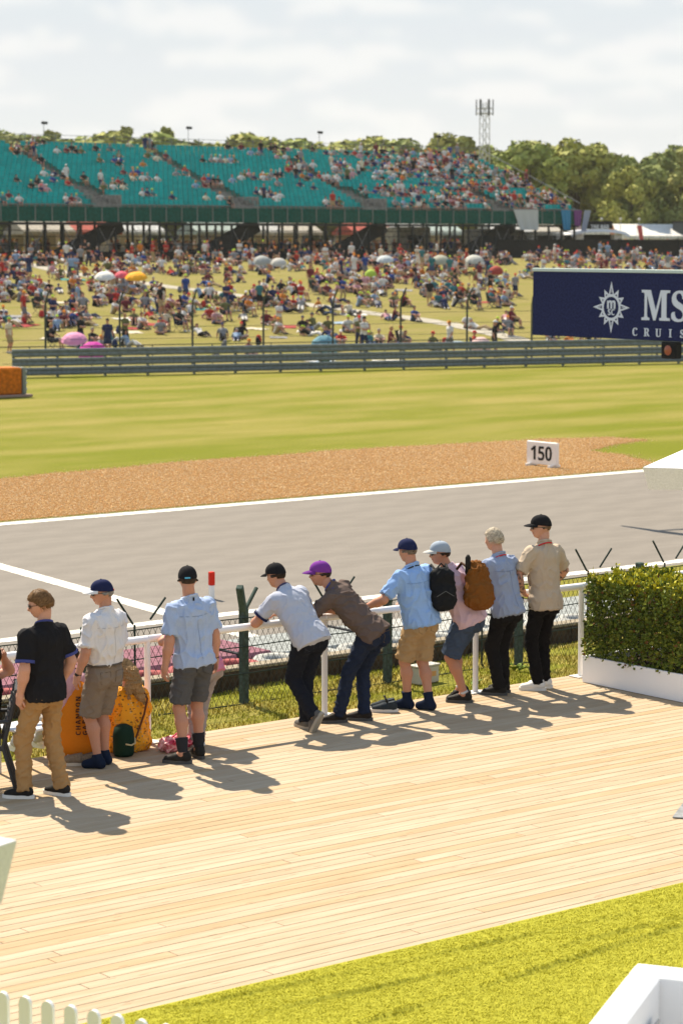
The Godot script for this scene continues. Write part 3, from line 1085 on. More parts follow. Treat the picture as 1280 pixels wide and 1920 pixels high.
	for k in 16:
		part("sleeper", box(2.36, 0.24, 0.16, 0.012), timber, wall, Vector3(6.0 + k * 2.4, -0.40, -22.12), Vector3(0, rng.randf_range(-0.004, 0.004), 0))
		part("cap", box(2.38, 0.04, 0.20, 0.008), cap, wall, Vector3(6.0 + k * 2.4, -0.158, -22.14))
		for e in 7:
			part("batten", box(0.05, 0.22, 0.025, 0.004), timber, wall, Vector3(5.0 + k * 2.4 + e * 0.34, -0.39, -22.03))
	var tyre := lathe([Vector2(0.16, 0.0), Vector2(0.27, 0.0), Vector2(0.31, 0.05), Vector2(0.31, 0.16), Vector2(0.27, 0.21), Vector2(0.18, 0.20), Vector2(0.15, 0.14), Vector2(0.16, 0.0)], 18)
	var reds := mat(Color(0.38, 0.10, 0.10), 0.75, "blotch", 2.0)
	var pinks := mat(Color(0.26, 0.115, 0.15), 0.8, "blotch", 1.5)
	var pale := mat(Color(0.45, 0.45, 0.43), 0.8, "blotch", 2.0)
	var blue := mat(Color(0.31, 0.33, 0.33), 0.8, "blotch", 1.5)
	for k in 44:
		var x := 6.4 + k * 0.62
		var red := x < 16.9
		var t := thing("tyre_stack", "%s painted tyre stack behind the sleeper wall, %s from the left" % ["red" if red else "white", ordinal(k + 1 if red else k - 16)], "tyres", Vector3(x, -1.03, -22.75), 0.0, "painted tyre stacks along the track")
		for h in 4:
			part("tyre", tyre, reds if red else pale, t, Vector3(rng.randf_range(-0.02, 0.02), h * 0.205, rng.randf_range(-0.02, 0.02)))
	for k in 14:
		var x := 7.0 + k * 2.3
		var pink := x < 17.5
		var s := thing("foam_block", "%s crash barrier block, %s from the left along its row" % ["mauve pink" if pink else "pale blue white", ordinal(k + 1 if pink else k - 4)], "barrier", Vector3(x, -1.03, -23.95), 0.0, "crash barrier blocks by the track")
		part("block", box(2.26, 0.78 if pink else 0.74, 1.25, 0.05), pinks if pink else (pale if k % 2 == 0 else blue), s)
		part("strap", box(0.06, 0.80 if pink else 0.76, 1.27, 0.004), mat(Color(0.03, 0.03, 0.035), 0.8), s, Vector3(0.6, 0, 0))
		part("cable", tube([Vector3(-1.12, 0.60, 0.645), Vector3(0, 0.585, 0.65), Vector3(1.12, 0.60, 0.645)], [0.018], 5), mat(Color(0.03, 0.03, 0.035), 0.8), s)

func w_beam(l: float, prof: Array) -> ArrayMesh:
	var st := start()
	st.set_smooth_group(-1)
	for i in prof.size() - 1:
		var a: Vector2 = prof[i]
		var b: Vector2 = prof[i + 1]
		quad(st, Vector3(0, a.y, a.x), Vector3(0, b.y, b.x), Vector3(l - 0.01, b.y, b.x), Vector3(l - 0.01, a.y, a.x))
		quad(st, Vector3(0, a.y, a.x - 0.012), Vector3(l - 0.01, a.y, a.x - 0.012), Vector3(l - 0.01, b.y, b.x - 0.012), Vector3(0, b.y, b.x - 0.012))
	for e in [0, prof.size() - 1]:
		var a: Vector2 = prof[e]
		quad(st, Vector3(0, a.y, a.x), Vector3(l - 0.01, a.y, a.x), Vector3(l - 0.01, a.y, a.x - 0.012), Vector3(0, a.y, a.x - 0.012))
	return commit(st)

# ---------------------------------------------------------------- railing and chain link fence
func make_railing() -> void:
	var white := mat(Color(0.80, 0.79, 0.79), 0.45)
	var o := thing("railing", "white tubular railing along the deck edge that people lean on", "railing", Vector3(0, 0, -18.75))
	var posts := [6.0, 8.2, 10.3, 12.42, 14.54, 16.55, 18.08, 20.2, 22.3, 24.4]
	for x in posts:
		part("post", tube([Vector3(x, 0, 0), Vector3(x, 0.99, 0)], [0.03], 12), white, o)
		part("base_plate", box(0.20, 0.012, 0.16, 0.002), mat(Color(0.55, 0.54, 0.52), 0.5, "", 1.0, 0.5), o, Vector3(x, 0.0015, 0))
	for i in posts.size() - 1:
		var a: float = posts[i]
		var b: float = posts[i + 1]
		part("top_rail", tube([Vector3(a + 0.004, 1.0, 0), Vector3(b - 0.004, 1.0, 0)], [0.036], 14), white, o)

func make_chain_link() -> void:
	var o := thing("chain_link_fence", "dark green chain link fence with Y topped posts beyond the deck", "fence", Vector3(0, 0, -21.25))
	var green := mat(Color(0.085, 0.12, 0.105), 0.85, "blotch", 3.0)
	var thin := mat(Color(0.03, 0.045, 0.04), 0.6)
	var wire := mat(Color(0.07, 0.075, 0.07), 0.6)
	for k in 8:
		var x := 9.2 + k * 2.05
		part("post", box(0.085, 1.13, 0.085, 0.008), green, o, Vector3(x, -0.42, 0))
		if k == 3:
			var a := start()
			add_bar(a, Vector3(x, 0.66, 0), Vector3(x - 0.14, 0.98, 0.12), 0.075, 0.075, 0.008)
			part("arm", commit(a), green, o)
			var b := start()
			add_bar(b, Vector3(x, 0.66, 0), Vector3(x + 0.18, 0.93, 0.0), 0.04, 0.03, 0.004)
			part("arm", commit(b), green, o)
	# thin stakes with V arms between the posts
	for x in [11.9, 13.95, 16.55, 18.9, 20.65, 22.0, 23.6]:
		part("stake", tube([Vector3(x, -0.45, -0.05), Vector3(x, 0.66, -0.05)], [0.012], 6), thin, o)
		part("v_arm", tube([Vector3(x - 0.02, 0.67, -0.05), Vector3(x - 0.22, 0.96, -0.05)], [0.012], 6), thin, o)
		part("v_arm", tube([Vector3(x + 0.2, 0.70, -0.05), Vector3(x + 0.40, 0.92, -0.05)], [0.012], 6), thin, o)
	for h in [0.62, 0.30, 0.0, -0.34]:
		var pts := []
		for k in 31:
			pts.append(Vector3(7.0 + k * 0.6, h + sin(k * 1.7) * 0.008, 0.05))
		part("line_wire", tube(pts, [0.007], 5), thin, o)
	var st := start()
	st.set_smooth_group(-1)
	var w := 0.0034
	var x := 6.5
	while x < 24.5:
		for s in [-1.0, 1.0]:
			var a := Vector3(x, -0.38, 0.05)
			var b := Vector3(x + s * 0.55, 0.62, 0.05)
			for e in [Vector3(w, 0, 0), Vector3(0, 0, w)]:
				quad(st, a - e, b - e, b + e, a + e)
		x += 0.075
	var net := part("wire_mesh", commit(st), wire, o)
	net.set_meta("kind", "stuff")

# ---------------------------------------------------------------- sponsor billboard on its gantry
func make_billboard() -> void:
	var o := thing("billboard_gantry", "navy sponsor billboard with white compass star logo over the track", "billboard", Vector3(34.75, 0, 0))
	var navy := mat(Color(0.026, 0.034, 0.105), 0.75, "fine", 0.5)
	var pale := mat(Color(0.62, 0.67, 0.72), 0.6)
	var steel := mat(Color(0.10, 0.12, 0.13), 0.5, "", 1.0, 0.4)
	var far := -37.57
	var near := -25.6
	var mid := (far + near) * 0.5
	var board := part("board", box(0.09, 1.34, near - far, 0.01), navy, o, Vector3(0, 2.75, mid))
	part("top_trim", box(0.12, 0.07, near - far + 0.02, 0.008), mat(Color(0.50, 0.60, 0.55), 0.6), o, Vector3(0, 4.093, mid))
	# compass star logo, facing -x
	var cz := -35.21 - mid
	var cy := 3.385 - 2.75
	var star := start()
	star.set_smooth_group(-1)
	for k in 12:
		var an := TAU * k / 12.0
		var l := 0.53 if k % 3 == 0 else 0.415
		var d := Vector2(sin(an), cos(an))
		var n := Vector2(d.y, -d.x)
		var tip := d * l
		for s in [-1.0, 1.0]:
			var b0: Vector2 = d * 0.255 + n * 0.075 * s
			var b1: Vector2 = d * 0.265 + n * 0.035 * s
			var t1: Vector2 = d * (l - 0.10)
			var pts := [b0, tip, t1, b1]
			var q := []
			for p in pts:
				q.append(Vector3(-0.05, cy + p.y, cz + p.x))
			if s > 0:
				quad(star, q[0], q[1], q[2], q[3])
			else:
				quad(star, q[3], q[2], q[1], q[0])
		# inner facet line
		var m0: Vector2 = d * 0.30
		var m1: Vector2 = d * (l - 0.03)
		var e := n * 0.008
		var qq := []
		for p in [m0 - e, m1, m0 + e]:
			qq.append(Vector3(-0.0495, cy + p.y, cz + p.x))
		star.add_vertex(qq[0]); star.add_vertex(qq[1]); star.add_vertex(qq[2])
	part("star_emblem", commit(star), pale, board)
	var ring := start()
	ring.set_smooth_group(-1)
	for k in 40:
		var a0 := TAU * k / 40.0
		var a1 := TAU * (k + 1) / 40.0
		var q := []
		for e in [[a0, 0.215], [a1, 0.215], [a1, 0.27], [a0, 0.27]]:
			q.append(Vector3(-0.053, cy + cos(e[0]) * e[1], cz + sin(e[0]) * e[1]))
		quad(ring, q[0], q[1], q[2], q[3])
	part("emblem_ring", commit(ring), pale, board)
	var rot := Vector3(0, -PI / 2, 0)
	part("lettering", letters("m", 0.30, 0.01), pale, board, Vector3(-0.05, cy + 0.075, cz), rot)
	part("lettering", letters("SC", 0.17, 0.01), pale, board, Vector3(-0.05, cy - 0.10, cz), rot)
	var big := part("lettering", letters("MSC", 0.86, 0.012, true), pale, board, Vector3(-0.05, 3.44 - 2.75, -33.42 - mid), rot)
	big.scale = Vector3(1.0, 0.98, 1.0)
	var s2 := "CRUISES"
	for i in s2.length():
		part("lettering", letters(s2[i], 0.225, 0.01, true), pale, board, Vector3(-0.05, 2.905 - 2.75, -34.53 + i * 0.33 - mid), rot)
	# lattice truss carrying it, and its tower by the deck
	var ch := [Vector3(0.1, 4.02, 0), Vector3(1.1, 4.02, 0), Vector3(0.85, 5.0, 0)]
	var top := -23.6
	for c in ch.slice(0, 2):
		part("chord", tube([c + Vector3(0, 0, far + (0.0 if c.x < 1.0 else 0.25)), c + Vector3(0, 0, top)], [0.10], 8), steel, o)
	part("chord", tube([Vector3(0.1, 4.02, far + 0.02), Vector3(1.1, 4.02, far + 0.25)], [0.06], 8), steel, o)
	var zz := far + 0.25
	var flip := true
	while zz < top - 1.7:
		var a: Vector3 = ch[1 if flip else 0]
		var b: Vector3 = ch[0 if flip else 1]
		part("lacing", tube([a + Vector3(0, 0, zz), b + Vector3(0, 0, zz + 1.7)], [0.06], 6), steel, o)
		zz += 1.7
		flip = not flip
	for e in [0.1, 1.1]:
		part("tower_leg", box(0.22, 5.4, 0.22, 0.01), steel, o, Vector3(e, -1.03, top - 0.3))
	var lamp := part("signal_box", box(0.2, 0.34, 0.42, 0.03), mat(Color(0.015, 0.015, 0.015), 0.5), o, Vector3(0, 2.40, -33.55))
	part("signal_lens", lathe([Vector2(0.001, 0.03), Vector2(0.08, 0.02), Vector2(0.1, 0.0)], 16), mat(Color(0.30, 0.07, 0.02), 0.3), lamp, Vector3(-0.102, 0.17, 0.0), Vector3(0, 0, PI / 2))

# ---------------------------------------------------------------- planter and hedge
func make_planter() -> void:
	var white := mat(Color(0.86, 0.87, 0.90), 0.5)
	var x0 := 17.84
	var px := 18.36
	var pz := -17.74
	var o := thing("planter", "long white rectangular planter box on the deck holding the hedge", "planter", Vector3(px, 0, pz))
	var w := 0.98
	var l := 1.5
	part("front_panel", box(0.03, 0.29, l, 0.003), white, o, Vector3(-w / 2, 0.004, 0))
	part("back_panel", box(0.03, 0.29, l, 0.003), white, o, Vector3(w / 2, 0.004, 0))
	part("end_panel", box(w - 0.034, 0.287, 0.03, 0.003), white, o, Vector3(0, 0.004, l / 2 - 0.018))
	part("end_panel", box(w - 0.034, 0.287, 0.03, 0.003), white, o, Vector3(0, 0.004, -l / 2 + 0.018))
	part("soil", box(w - 0.04, 0.2, l - 0.08, 0.01), mat(Color(0.05, 0.035, 0.02), 0.95), o, Vector3(0, 0.01, 0))
	# clipped hedge: stems and many glossy leaves
	var h := thing("hedge", "clipped green box hedge growing in the white planter", "hedge", Vector3(px, 0.2, pz))
	for k in 12:
		var q := Vector3(rng.randf_range(-0.35, 0.35), 0, rng.randf_range(-0.6, 0.6))
		part("stem", tube([q, q + Vector3(rng.randf_range(-0.05, 0.05), 0.4, rng.randf_range(-0.05, 0.05)), q + Vector3(rng.randf_range(-0.1, 0.1), 0.8, rng.randf_range(-0.1, 0.1))], [0.015, 0.012, 0.006], 5), mat(Color(0.09, 0.06, 0.035), 0.9), h)
	var leaf := start()
	leaf.set_smooth_group(-1)
	var a := Vector3(0, 0, 0)
	quad(leaf, a, Vector3(-0.35, 0.10, -0.45), Vector3(0, 0.0, -1.0), Vector3(0.35, 0.10, -0.45))
	var lm := commit(leaf)
	var places := []
	var tints := []
	var hx := w / 2 - 0.02
	var hz := l / 2 - 0.02
	var top := 0.92
	for k in 24000:
		# leaves crowd the outside of the clipped block
		var p := Vector3(rng.randf_range(-1, 1), rng.randf_range(0, 1), rng.randf_range(-1, 1))
		var face := rng.randf()
		var inset := absf(rng.randfn()) * 0.075
		var n := Vector3.UP
		if face < 0.34:
			p.x = (1.0 if rng.randf() < 0.3 else -1.0)
			n = Vector3(p.x, 0, 0)
		elif face < 0.55:
			p.z = (1.0 if rng.randf() < 0.6 else -1.0)
			n = Vector3(0, 0, p.z)
		else:
			p.y = 1.0
		var lump := noise.get_noise_3d(p.x * 2.2 + 7.0, p.y * 2.0, p.z * 3.2) * 0.06 + (0.05 if rng.randf() < 0.03 else 0.0)
		var q := Vector3(p.x * hx, 0.06 + p.y * (top - 0.06), p.z * hz) + n * (lump - inset + 0.03)
		if p.y < 0.2 and rng.randf() < 0.35:
			continue
		var d := (n + Vector3(rng.randfn(), rng.randfn() + 0.3, rng.randfn()) * 0.7).normalized()
		var b := Basis.looking_at(d, Vector3(rng.randfn(), rng.randfn(), rng.randfn()).normalized())
		var s := rng.randf_range(0.034, 0.06)
		places.append(Transform3D(b.rotated(b.x, rng.randf_range(0.2, 1.2)).scaled_local(Vector3.ONE * s), q))
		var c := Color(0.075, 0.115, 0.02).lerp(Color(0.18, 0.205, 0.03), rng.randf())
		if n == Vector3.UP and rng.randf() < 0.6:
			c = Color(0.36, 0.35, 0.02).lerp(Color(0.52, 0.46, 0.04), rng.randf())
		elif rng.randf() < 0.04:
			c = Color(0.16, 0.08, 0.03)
		tints.append(c)
	var m := tinted(0.38)
	m.backlight = Color(0.3, 0.36, 0.06)
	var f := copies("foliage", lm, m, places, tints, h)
	f.set_meta("kind", "stuff")

# ---------------------------------------------------------------- things near the camera
func make_foreground() -> void:
	var white := mat(Color(0.80, 0.80, 0.80), 0.55)
	# picket fence, bottom left
	var o := thing("picket_fence", "white picket fence with rounded tops in the near left corner", "fence", Vector3(6.2, 0, -10.1), 0.0)
	var st := start()
	var n := 10
	var w := 0.036
	st.set_smooth_group(-1)
	var out := [Vector2(-w, 0), Vector2(-w, 0.86)]
	for k in n + 1:
		var an := PI - PI * k / n
		out.append(Vector2(cos(an) * w, 0.86 + sin(an) * w * 1.1))
	out.append(Vector2(w, 0))
	for k in out.size() - 1:
		var a: Vector2 = out[k]
		var b: Vector2 = out[k + 1]
		quad(st, Vector3(0.011, a.y, a.x), Vector3(-0.011, a.y, a.x), Vector3(-0.011, b.y, b.x), Vector3(0.011, b.y, b.x))
	for s in [-1.0, 1.0]:
		for k in range(1, out.size() - 1):
			var t := [Vector3(0.011 * s, out[0].y, out[0].x), Vector3(0.011 * s, out[k].y, out[k].x), Vector3(0.011 * s, out[k + 1].y, out[k + 1].x)]
			if s < 0:
				t.reverse()
			for v in t:
				st.add_vertex(v)
	var picket := commit(st)
	for k in 12:
		part("picket", picket, white, o, Vector3(-0.14 + k * 0.0527, 0.0, -0.42 + k * 0.135), Vector3(0, 0.37, 0))
	for h in [0.22, 0.62]:
		part("rail", box(0.03, 0.06, 1.75, 0.004), white, o, Vector3(0.12, h, 0.32), Vector3(0, 0.372, 0))
	# white boxed counter with a hollow top, bottom right
	var c := thing("white_counter", "white hollow box counter in the near right corner on the turf", "counter", Vector3(8.54, 0, -7.74), deg_to_rad(32.0))
	var half := 0.65
	var tk := 0.17
	for e in [[Vector3(-half + tk / 2, 0, 0), Vector3(tk, 1.0, half * 2)], [Vector3(half - tk / 2, 0, 0), Vector3(tk, 1.0, half * 2)], [Vector3(0, 0, -half + tk / 2), Vector3(half * 2 - tk * 2 - 0.004, 1.0, tk)], [Vector3(0, 0, half - tk / 2), Vector3(half * 2 - tk * 2 - 0.004, 1.0, tk)]]:
		part("side_wall", box(e[1].x, 1.0, e[1].z, 0.02), white, c, e[0] + Vector3(0, 0.0, 0))
	part("inner_shelf", box(half * 2 - tk * 2, 0.03, half * 2 - tk * 2, 0.004), mat(Color(0.36, 0.34, 0.31), 0.8), c, Vector3(0, 0.55, 0))
	for e in [[-0.3, -0.44], [0.1, -0.44]]:
		part("inner_panel", box(0.34, 0.22, 0.012, 0.004), mat(Color(0.45, 0.43, 0.40), 0.8), c, Vector3(e[0], 0.62, e[1]))
	# two square white parasols, only their corners in view
	for k in 2:
		var p := thing("parasol", ["white square parasol whose corner enters at the right edge", "white square parasol whose corner enters at the left edge"][k], "parasol", [Vector3(17.33, 0, -14.98), Vector3(3.36, 0, -9.7)][k], [deg_to_rad(33.0), deg_to_rad(20.0)][k], "white parasols on the deck")
		var hy: float = [2.70, 2.17][k]
		var hs: float = [1.28, 1.42][k]
		part("canopy", canopy(hs, [0.52, 0.5][k], [0.20, 0.27][k]), mat(Color(0.82, 0.82, 0.84), 0.8, "cloth", 3.0), p, Vector3(0, hy, 0))
		part("pole", tube([Vector3.ZERO, Vector3(0, hy + 0.45, 0)], [0.028], 10), mat(Color(0.5, 0.5, 0.5), 0.4, "", 1.0, 0.6), p)
		part("foot", box(0.7, 0.05, 0.7, 0.01), mat(Color(0.2, 0.2, 0.21), 0.6), p, Vector3(0, 0.002, 0))
		part("tie_strap", drape(0.05, 0.30, -0.1), mat(Color(0.80, 0.80, 0.83), 0.8), p, Vector3(hs * 0.98, hy - 0.1, -hs * 0.98))
	var pl := thing("steel_plate", "flat grey steel plate lying on the deck at the right edge", "plate", Vector3(14.68, 0.002, -13.48), 0.6)
	part("plate", box(0.75, 0.014, 0.75, 0.004), mat(Color(0.30, 0.31, 0.32), 0.5, "blotch", 2.0, 0.4), pl)
	part("socket", tube([Vector3(0, 0.014, 0), Vector3(0, 0.2, 0)], [0.035], 10), mat(Color(0.30, 0.31, 0.32), 0.5, "", 1.0, 0.4), pl)

func canopy(h: float, rise: float, val: float) -> ArrayMesh:
	var st := start()
	st.set_smooth_group(-1)
	var apex := Vector3(0, rise, 0)
	var c := [Vector3(-h, 0, -h), Vector3(h, 0, -h), Vector3(h, 0, h), Vector3(-h, 0, h)]
	for s in [0.0, 0.006]:
		for k in 4:
			var a: Vector3 = c[k] - Vector3(0, s, 0)
			var b: Vector3 = c[(k + 1) % 4] - Vector3(0, s, 0)
			var t := apex - Vector3(0, s, 0)
			st.add_vertex(a); st.add_vertex(b); st.add_vertex(t)
			# valance, drawn in towards its lower edge, with a shallow sag
			var n := 8
			for i in n:
				var p: Vector3 = a.lerp(b, i / float(n))
				var q: Vector3 = a.lerp(b, (i + 1) / float(n))
				var inw := Vector3(-1, 0, -1)
				var pl := p * Vector3(0.965, 1, 0.965) - Vector3(0, val * (1.0 - 0.06 * sin(PI * i / n)), 0)
				var ql := q * Vector3(0.965, 1, 0.965) - Vector3(0, val * (1.0 - 0.06 * sin(PI * (i + 1) / n)), 0)
				quad(st, p, pl, ql, q)
	return commit(st)

# ---------------------------------------------------------------- figures
# A body is laid out as bones [a, b, radius at a, radius at b, flat axis, flat factor, clip point, clip normal]; their distances are
# joined smoothly on a grid and meshed as surface nets.
func bone(a: Vector3, b: Vector3, ra: float, rb: float, axis := Vector3.ZERO, k := 1.0, cp := Vector3.ZERO, cn := Vector3.ZERO) -> Array:
	return [a, b, ra, rb, axis, k, cp, cn]

func nets(bones: Array, cell: float, blend: float, fold := 0.0, freq := Vector3(14, 7, 14), shift := Vector3.ZERO) -> Array:
	var pad := cell * 2.5
	var lo := Vector3.INF
	var hi := -Vector3.INF
	for b in bones:
		var r: float = maxf(b[2], b[3]) + pad
		var ext := Vector3.ONE * r + (b[4] as Vector3).abs() * (r / float(b[5]) - r)
		lo = lo.min((b[0] as Vector3).min(b[1]) - ext)
		hi = hi.max((b[0] as Vector3).max(b[1]) + ext)
	var nx := int((hi.x - lo.x) / cell) + 2
	var ny := int((hi.y - lo.y) / cell) + 2
	var nz := int((hi.z - lo.z) / cell) + 2
	var sy := nx
	var sz := nx * ny
	var g := PackedFloat32Array()
	g.resize(nx * ny * nz)
	g.fill(9.0)
	var inv := 1.0 / blend
	for b in bones:
		var a: Vector3 = b[0]
		var ab: Vector3 = b[1] - a
		var ra: float = b[2]
		var dr: float = b[3] - ra
		var fl: Vector3 = b[4]
		var fk: float = 1.0 - float(b[5])
		var cp: Vector3 = b[6]
		var cn: Vector3 = b[7]
		var clip := cn != Vector3.ZERO
		var l2 := maxf(ab.length_squared(), 1e-8)
		var r: float = maxf(b[2], b[3]) + blend * 0.6 + cell * 1.6
		var ext := Vector3.ONE * r + fl.abs() * (r / float(b[5]) - r)
		var p0 := ((a.min(b[1]) - ext - lo) / cell).floor()
		var p1 := ((a.max(b[1]) + ext - lo) / cell).ceil()
		var x0 := maxi(0, int(p0.x)); var x1 := mini(nx - 1, int(p1.x))
		var y0 := maxi(0, int(p0.y)); var y1 := mini(ny - 1, int(p1.y))
		var z0 := maxi(0, int(p0.z)); var z1 := mini(nz - 1, int(p1.z))
		for z in range(z0, z1 + 1):
			for y in range(y0, y1 + 1):
				var i := z * sz + y * sy + x0
				var p := lo + Vector3(x0, y, z) * cell - a
				for x in range(x0, x1 + 1):
					var q := p
					if fk > 0.0:
						q -= fl * (p.dot(fl) * fk)
					var t := clampf(q.dot(ab) / l2, 0.0, 1.0)
					var d := (q - ab * t).length() - ra - dr * t
					if clip:
						d = maxf(d, (p + a - cp).dot(cn))
					var o := g[i]
					var h := blend - absf(o - d)
					if h > 0.0:
						d = minf(o, d) - h * h * inv * 0.25
					elif o < d:
						d = o
					g[i] = d
					i += 1
					p.x += cell
	# surface nets
	var ids := PackedInt32Array()
	ids.resize(nx * ny * nz)
	ids.fill(-1)
	var V := PackedVector3Array()
	var N := PackedVector3Array()
	var I := PackedInt32Array()
	var offs := [0, 1, sy, sy + 1, sz, sz + 1, sz + sy, sz + sy + 1]
	var corner := [Vector3(0, 0, 0), Vector3(1, 0, 0), Vector3(0, 1, 0), Vector3(1, 1, 0), Vector3(0, 0, 1), Vector3(1, 0, 1), Vector3(0, 1, 1), Vector3(1, 1, 1)]
	var edges := [[0, 1], [2, 3], [4, 5], [6, 7], [0, 2], [1, 3], [4, 6], [5, 7], [0, 4], [1, 5], [2, 6], [3, 7]]
	var near := cell * 2.2
	var w := [0.0, 0.0, 0.0, 0.0, 0.0, 0.0, 0.0, 0.0]
	for z in range(0, nz - 1):
		for y in range(0, ny - 1):
			var i := z * sz + y * sy
			for x in range(0, nx - 1):
				var v := g[i]
				if absf(v) < near:
					var inside := 0
					for k in 8:
						var e := g[i + offs[k]]
						w[k] = e
						if e < 0.0:
							inside += 1
					if inside > 0 and inside < 8:
						var s := Vector3.ZERO
						var n := 0
						for e in edges:
							var va: float = w[e[0]]
							var vb: float = w[e[1]]
							if (va < 0.0) != (vb < 0.0):
								s += (corner[e[0]] as Vector3).lerp(corner[e[1]], va / (va - vb))
								n += 1
						ids[i] = V.size()
						V.append(lo + (Vector3(x, y, z) + s / n) * cell)
						N.append(Vector3(w[1] + w[3] + w[5] + w[7] - w[0] - w[2] - w[4] - w[6], w[2] + w[3] + w[6] + w[7] - w[0] - w[1] - w[4] - w[5], w[4] + w[5] + w[6] + w[7] - w[0] - w[1] - w[2] - w[3]).normalized())
						if x > 0 and y > 0 and z > 0:
							if (w[0] < 0.0) != (w[1] < 0.0):
								add_face(I, ids, i, i - sy, i - sy - sz, i - sz, w[0] < 0.0)
							if (w[0] < 0.0) != (w[2] < 0.0):
								add_face(I, ids, i, i - sz, i - sz - 1, i - 1, w[0] < 0.0)
							if (w[0] < 0.0) != (w[4] < 0.0):
								add_face(I, ids, i, i - 1, i - 1 - sy, i - sy, w[0] < 0.0)
				i += 1
	if fold > 0.0:
		for k in V.size():
			var p := V[k] + shift
			var f := noise.get_noise_3d(p.x * freq.x, p.y * freq.y, p.z * freq.z)
			var f2 := noise.get_noise_3d(p.x * freq.y * 0.9 + 31.0, p.y * freq.x * 0.9, p.z * freq.y * 0.9)
			V[k] += N[k] * fold * clampf(2.0 * pow(1.0 - minf(absf(f), 1.0), 4.0) - 0.85 + f2 * 0.7, -1.1, 1.6)
	return [V, N, I, fold]

func add_face(I: PackedInt32Array, ids: PackedInt32Array, a: int, b: int, c: int, d: int, flip: bool) -> void:
	var p := ids[a]
	var q := ids[b]
	var r := ids[c]
	var s := ids[d]
	if p < 0 or q < 0 or r < 0 or s < 0:
		return
	if flip:
		I.append(p); I.append(r); I.append(q); I.append(p); I.append(s); I.append(r)
	else:
		I.append(p); I.append(q); I.append(r); I.append(p); I.append(r); I.append(s)

# smooth normals from the faces, as the folds move the points
func renormal(m: Array) -> void:
	var V: PackedVector3Array = m[0]
	var I: PackedInt32Array = m[2]
	var N := PackedVector3Array()
	N.resize(V.size())
	for i in range(0, I.size(), 3):
		var a := V[I[i]]
		var n := (V[I[i + 2]] - a).cross(V[I[i + 1]] - a)
		N[I[i]] += n
		N[I[i + 1]] += n
		N[I[i + 2]] += n
	var O: PackedVector3Array = m[1]
	for i in N.size():
		var n := N[i].normalized()
		N[i] = n if n.dot(O[i]) >= 0.0 else -n
	m[1] = N

func solid(m: Array) -> ArrayMesh:
	if float(m[3]) > 0.0:
		renormal(m)
	var arr := []
	arr.resize(Mesh.ARRAY_MAX)
	arr[Mesh.ARRAY_VERTEX] = m[0]
	arr[Mesh.ARRAY_NORMAL] = m[1]
	arr[Mesh.ARRAY_INDEX] = m[2]
	if m.size() > 4:
		arr[Mesh.ARRAY_COLOR] = m[4]
	var mesh := ArrayMesh.new()
	mesh.add_surface_from_arrays(Mesh.PRIMITIVE_TRIANGLES, arr)
	return mesh

func ik(a: Vector3, t: Vector3, l1: float, l2: float, hint: Vector3) -> Array:
	var d := t - a
	var l := clampf(d.length(), absf(l1 - l2) + 0.03, l1 + l2 - 0.004)
	d = d.normalized()
	var c := (l1 * l1 + l * l - l2 * l2) / (2.0 * l)
	var n := (hint - d * hint.dot(d)).normalized()
	return [a + d * c + n * sqrt(maxf(l1 * l1 - c * c, 0.0)), a + d * l]

func bump(d: Vector3, at: Vector3, width: float) -> float:
	return exp(-(d - at.normalized()).length_squared() / (width * width))

# distance from the middle of the head to its skin in direction d (x right, y up, -z to the face)
func head_r(d: Vector3) -> float:
	var f := -d.z
	var wx := 0.0755 if d.y > 0.0 else lerpf(0.0755, 0.056, -d.y)
	var wz := 0.097 if f > 0.0 else (0.101 if d.y > 0.0 else lerpf(0.101, 0.062, -d.y))
	var r := 1.0 / sqrt(d.x * d.x / (wx * wx) + d.y * d.y / (0.0138) + d.z * d.z / (wz * wz))
	r += bump(d, Vector3(0, -0.20, -1), 0.14) * 0.024 + bump(d, Vector3(0, 0.0, -1), 0.12) * 0.009
	r += bump(d, Vector3(0, -0.92, -0.78), 0.25) * 0.011
	r += bump(d, Vector3(0, 0.26, -1), 0.28) * 0.004
	r -= (bump(d, Vector3(0.33, 0.06, -1), 0.17) + bump(d, Vector3(-0.33, 0.06, -1), 0.17)) * 0.008
	r += (bump(d, Vector3(0.5, -0.25, -0.9), 0.26) + bump(d, Vector3(-0.5, -0.25, -0.9), 0.26)) * 0.004
	r += bump(d, Vector3(0, -0.56, -1), 0.12) * 0.006
	r += (bump(d, Vector3(1, -0.05, 0.12), 0.17) + bump(d, Vector3(-1, -0.05, 0.12), 0.17)) * 0.020
	return r

func sphere_grid(m: Array, at: Transform3D, nu: int, nv: int, radius: Callable, tone: Callable) -> void:
	var base: int = m[0].size()
	for j in nv + 1:
		var v := PI * j / nv
		for i in nu:
			var u := TAU * i / nu
			var d := Vector3(sin(v) * sin(u), cos(v), -sin(v) * cos(u))
			m[0].append(at * (d * float(radius.call(d))))
			m[1].append(at.basis * d)
			m[4].append(tone.call(d))
	for j in nv:
		for i in nu:
			var a := base + j * nu + i
			var b := base + j * nu + (i + 1) % nu
			m[2].append(a); m[2].append(b + nu); m[2].append(b)
			m[2].append(a); m[2].append(a + nu); m[2].append(b + nu)

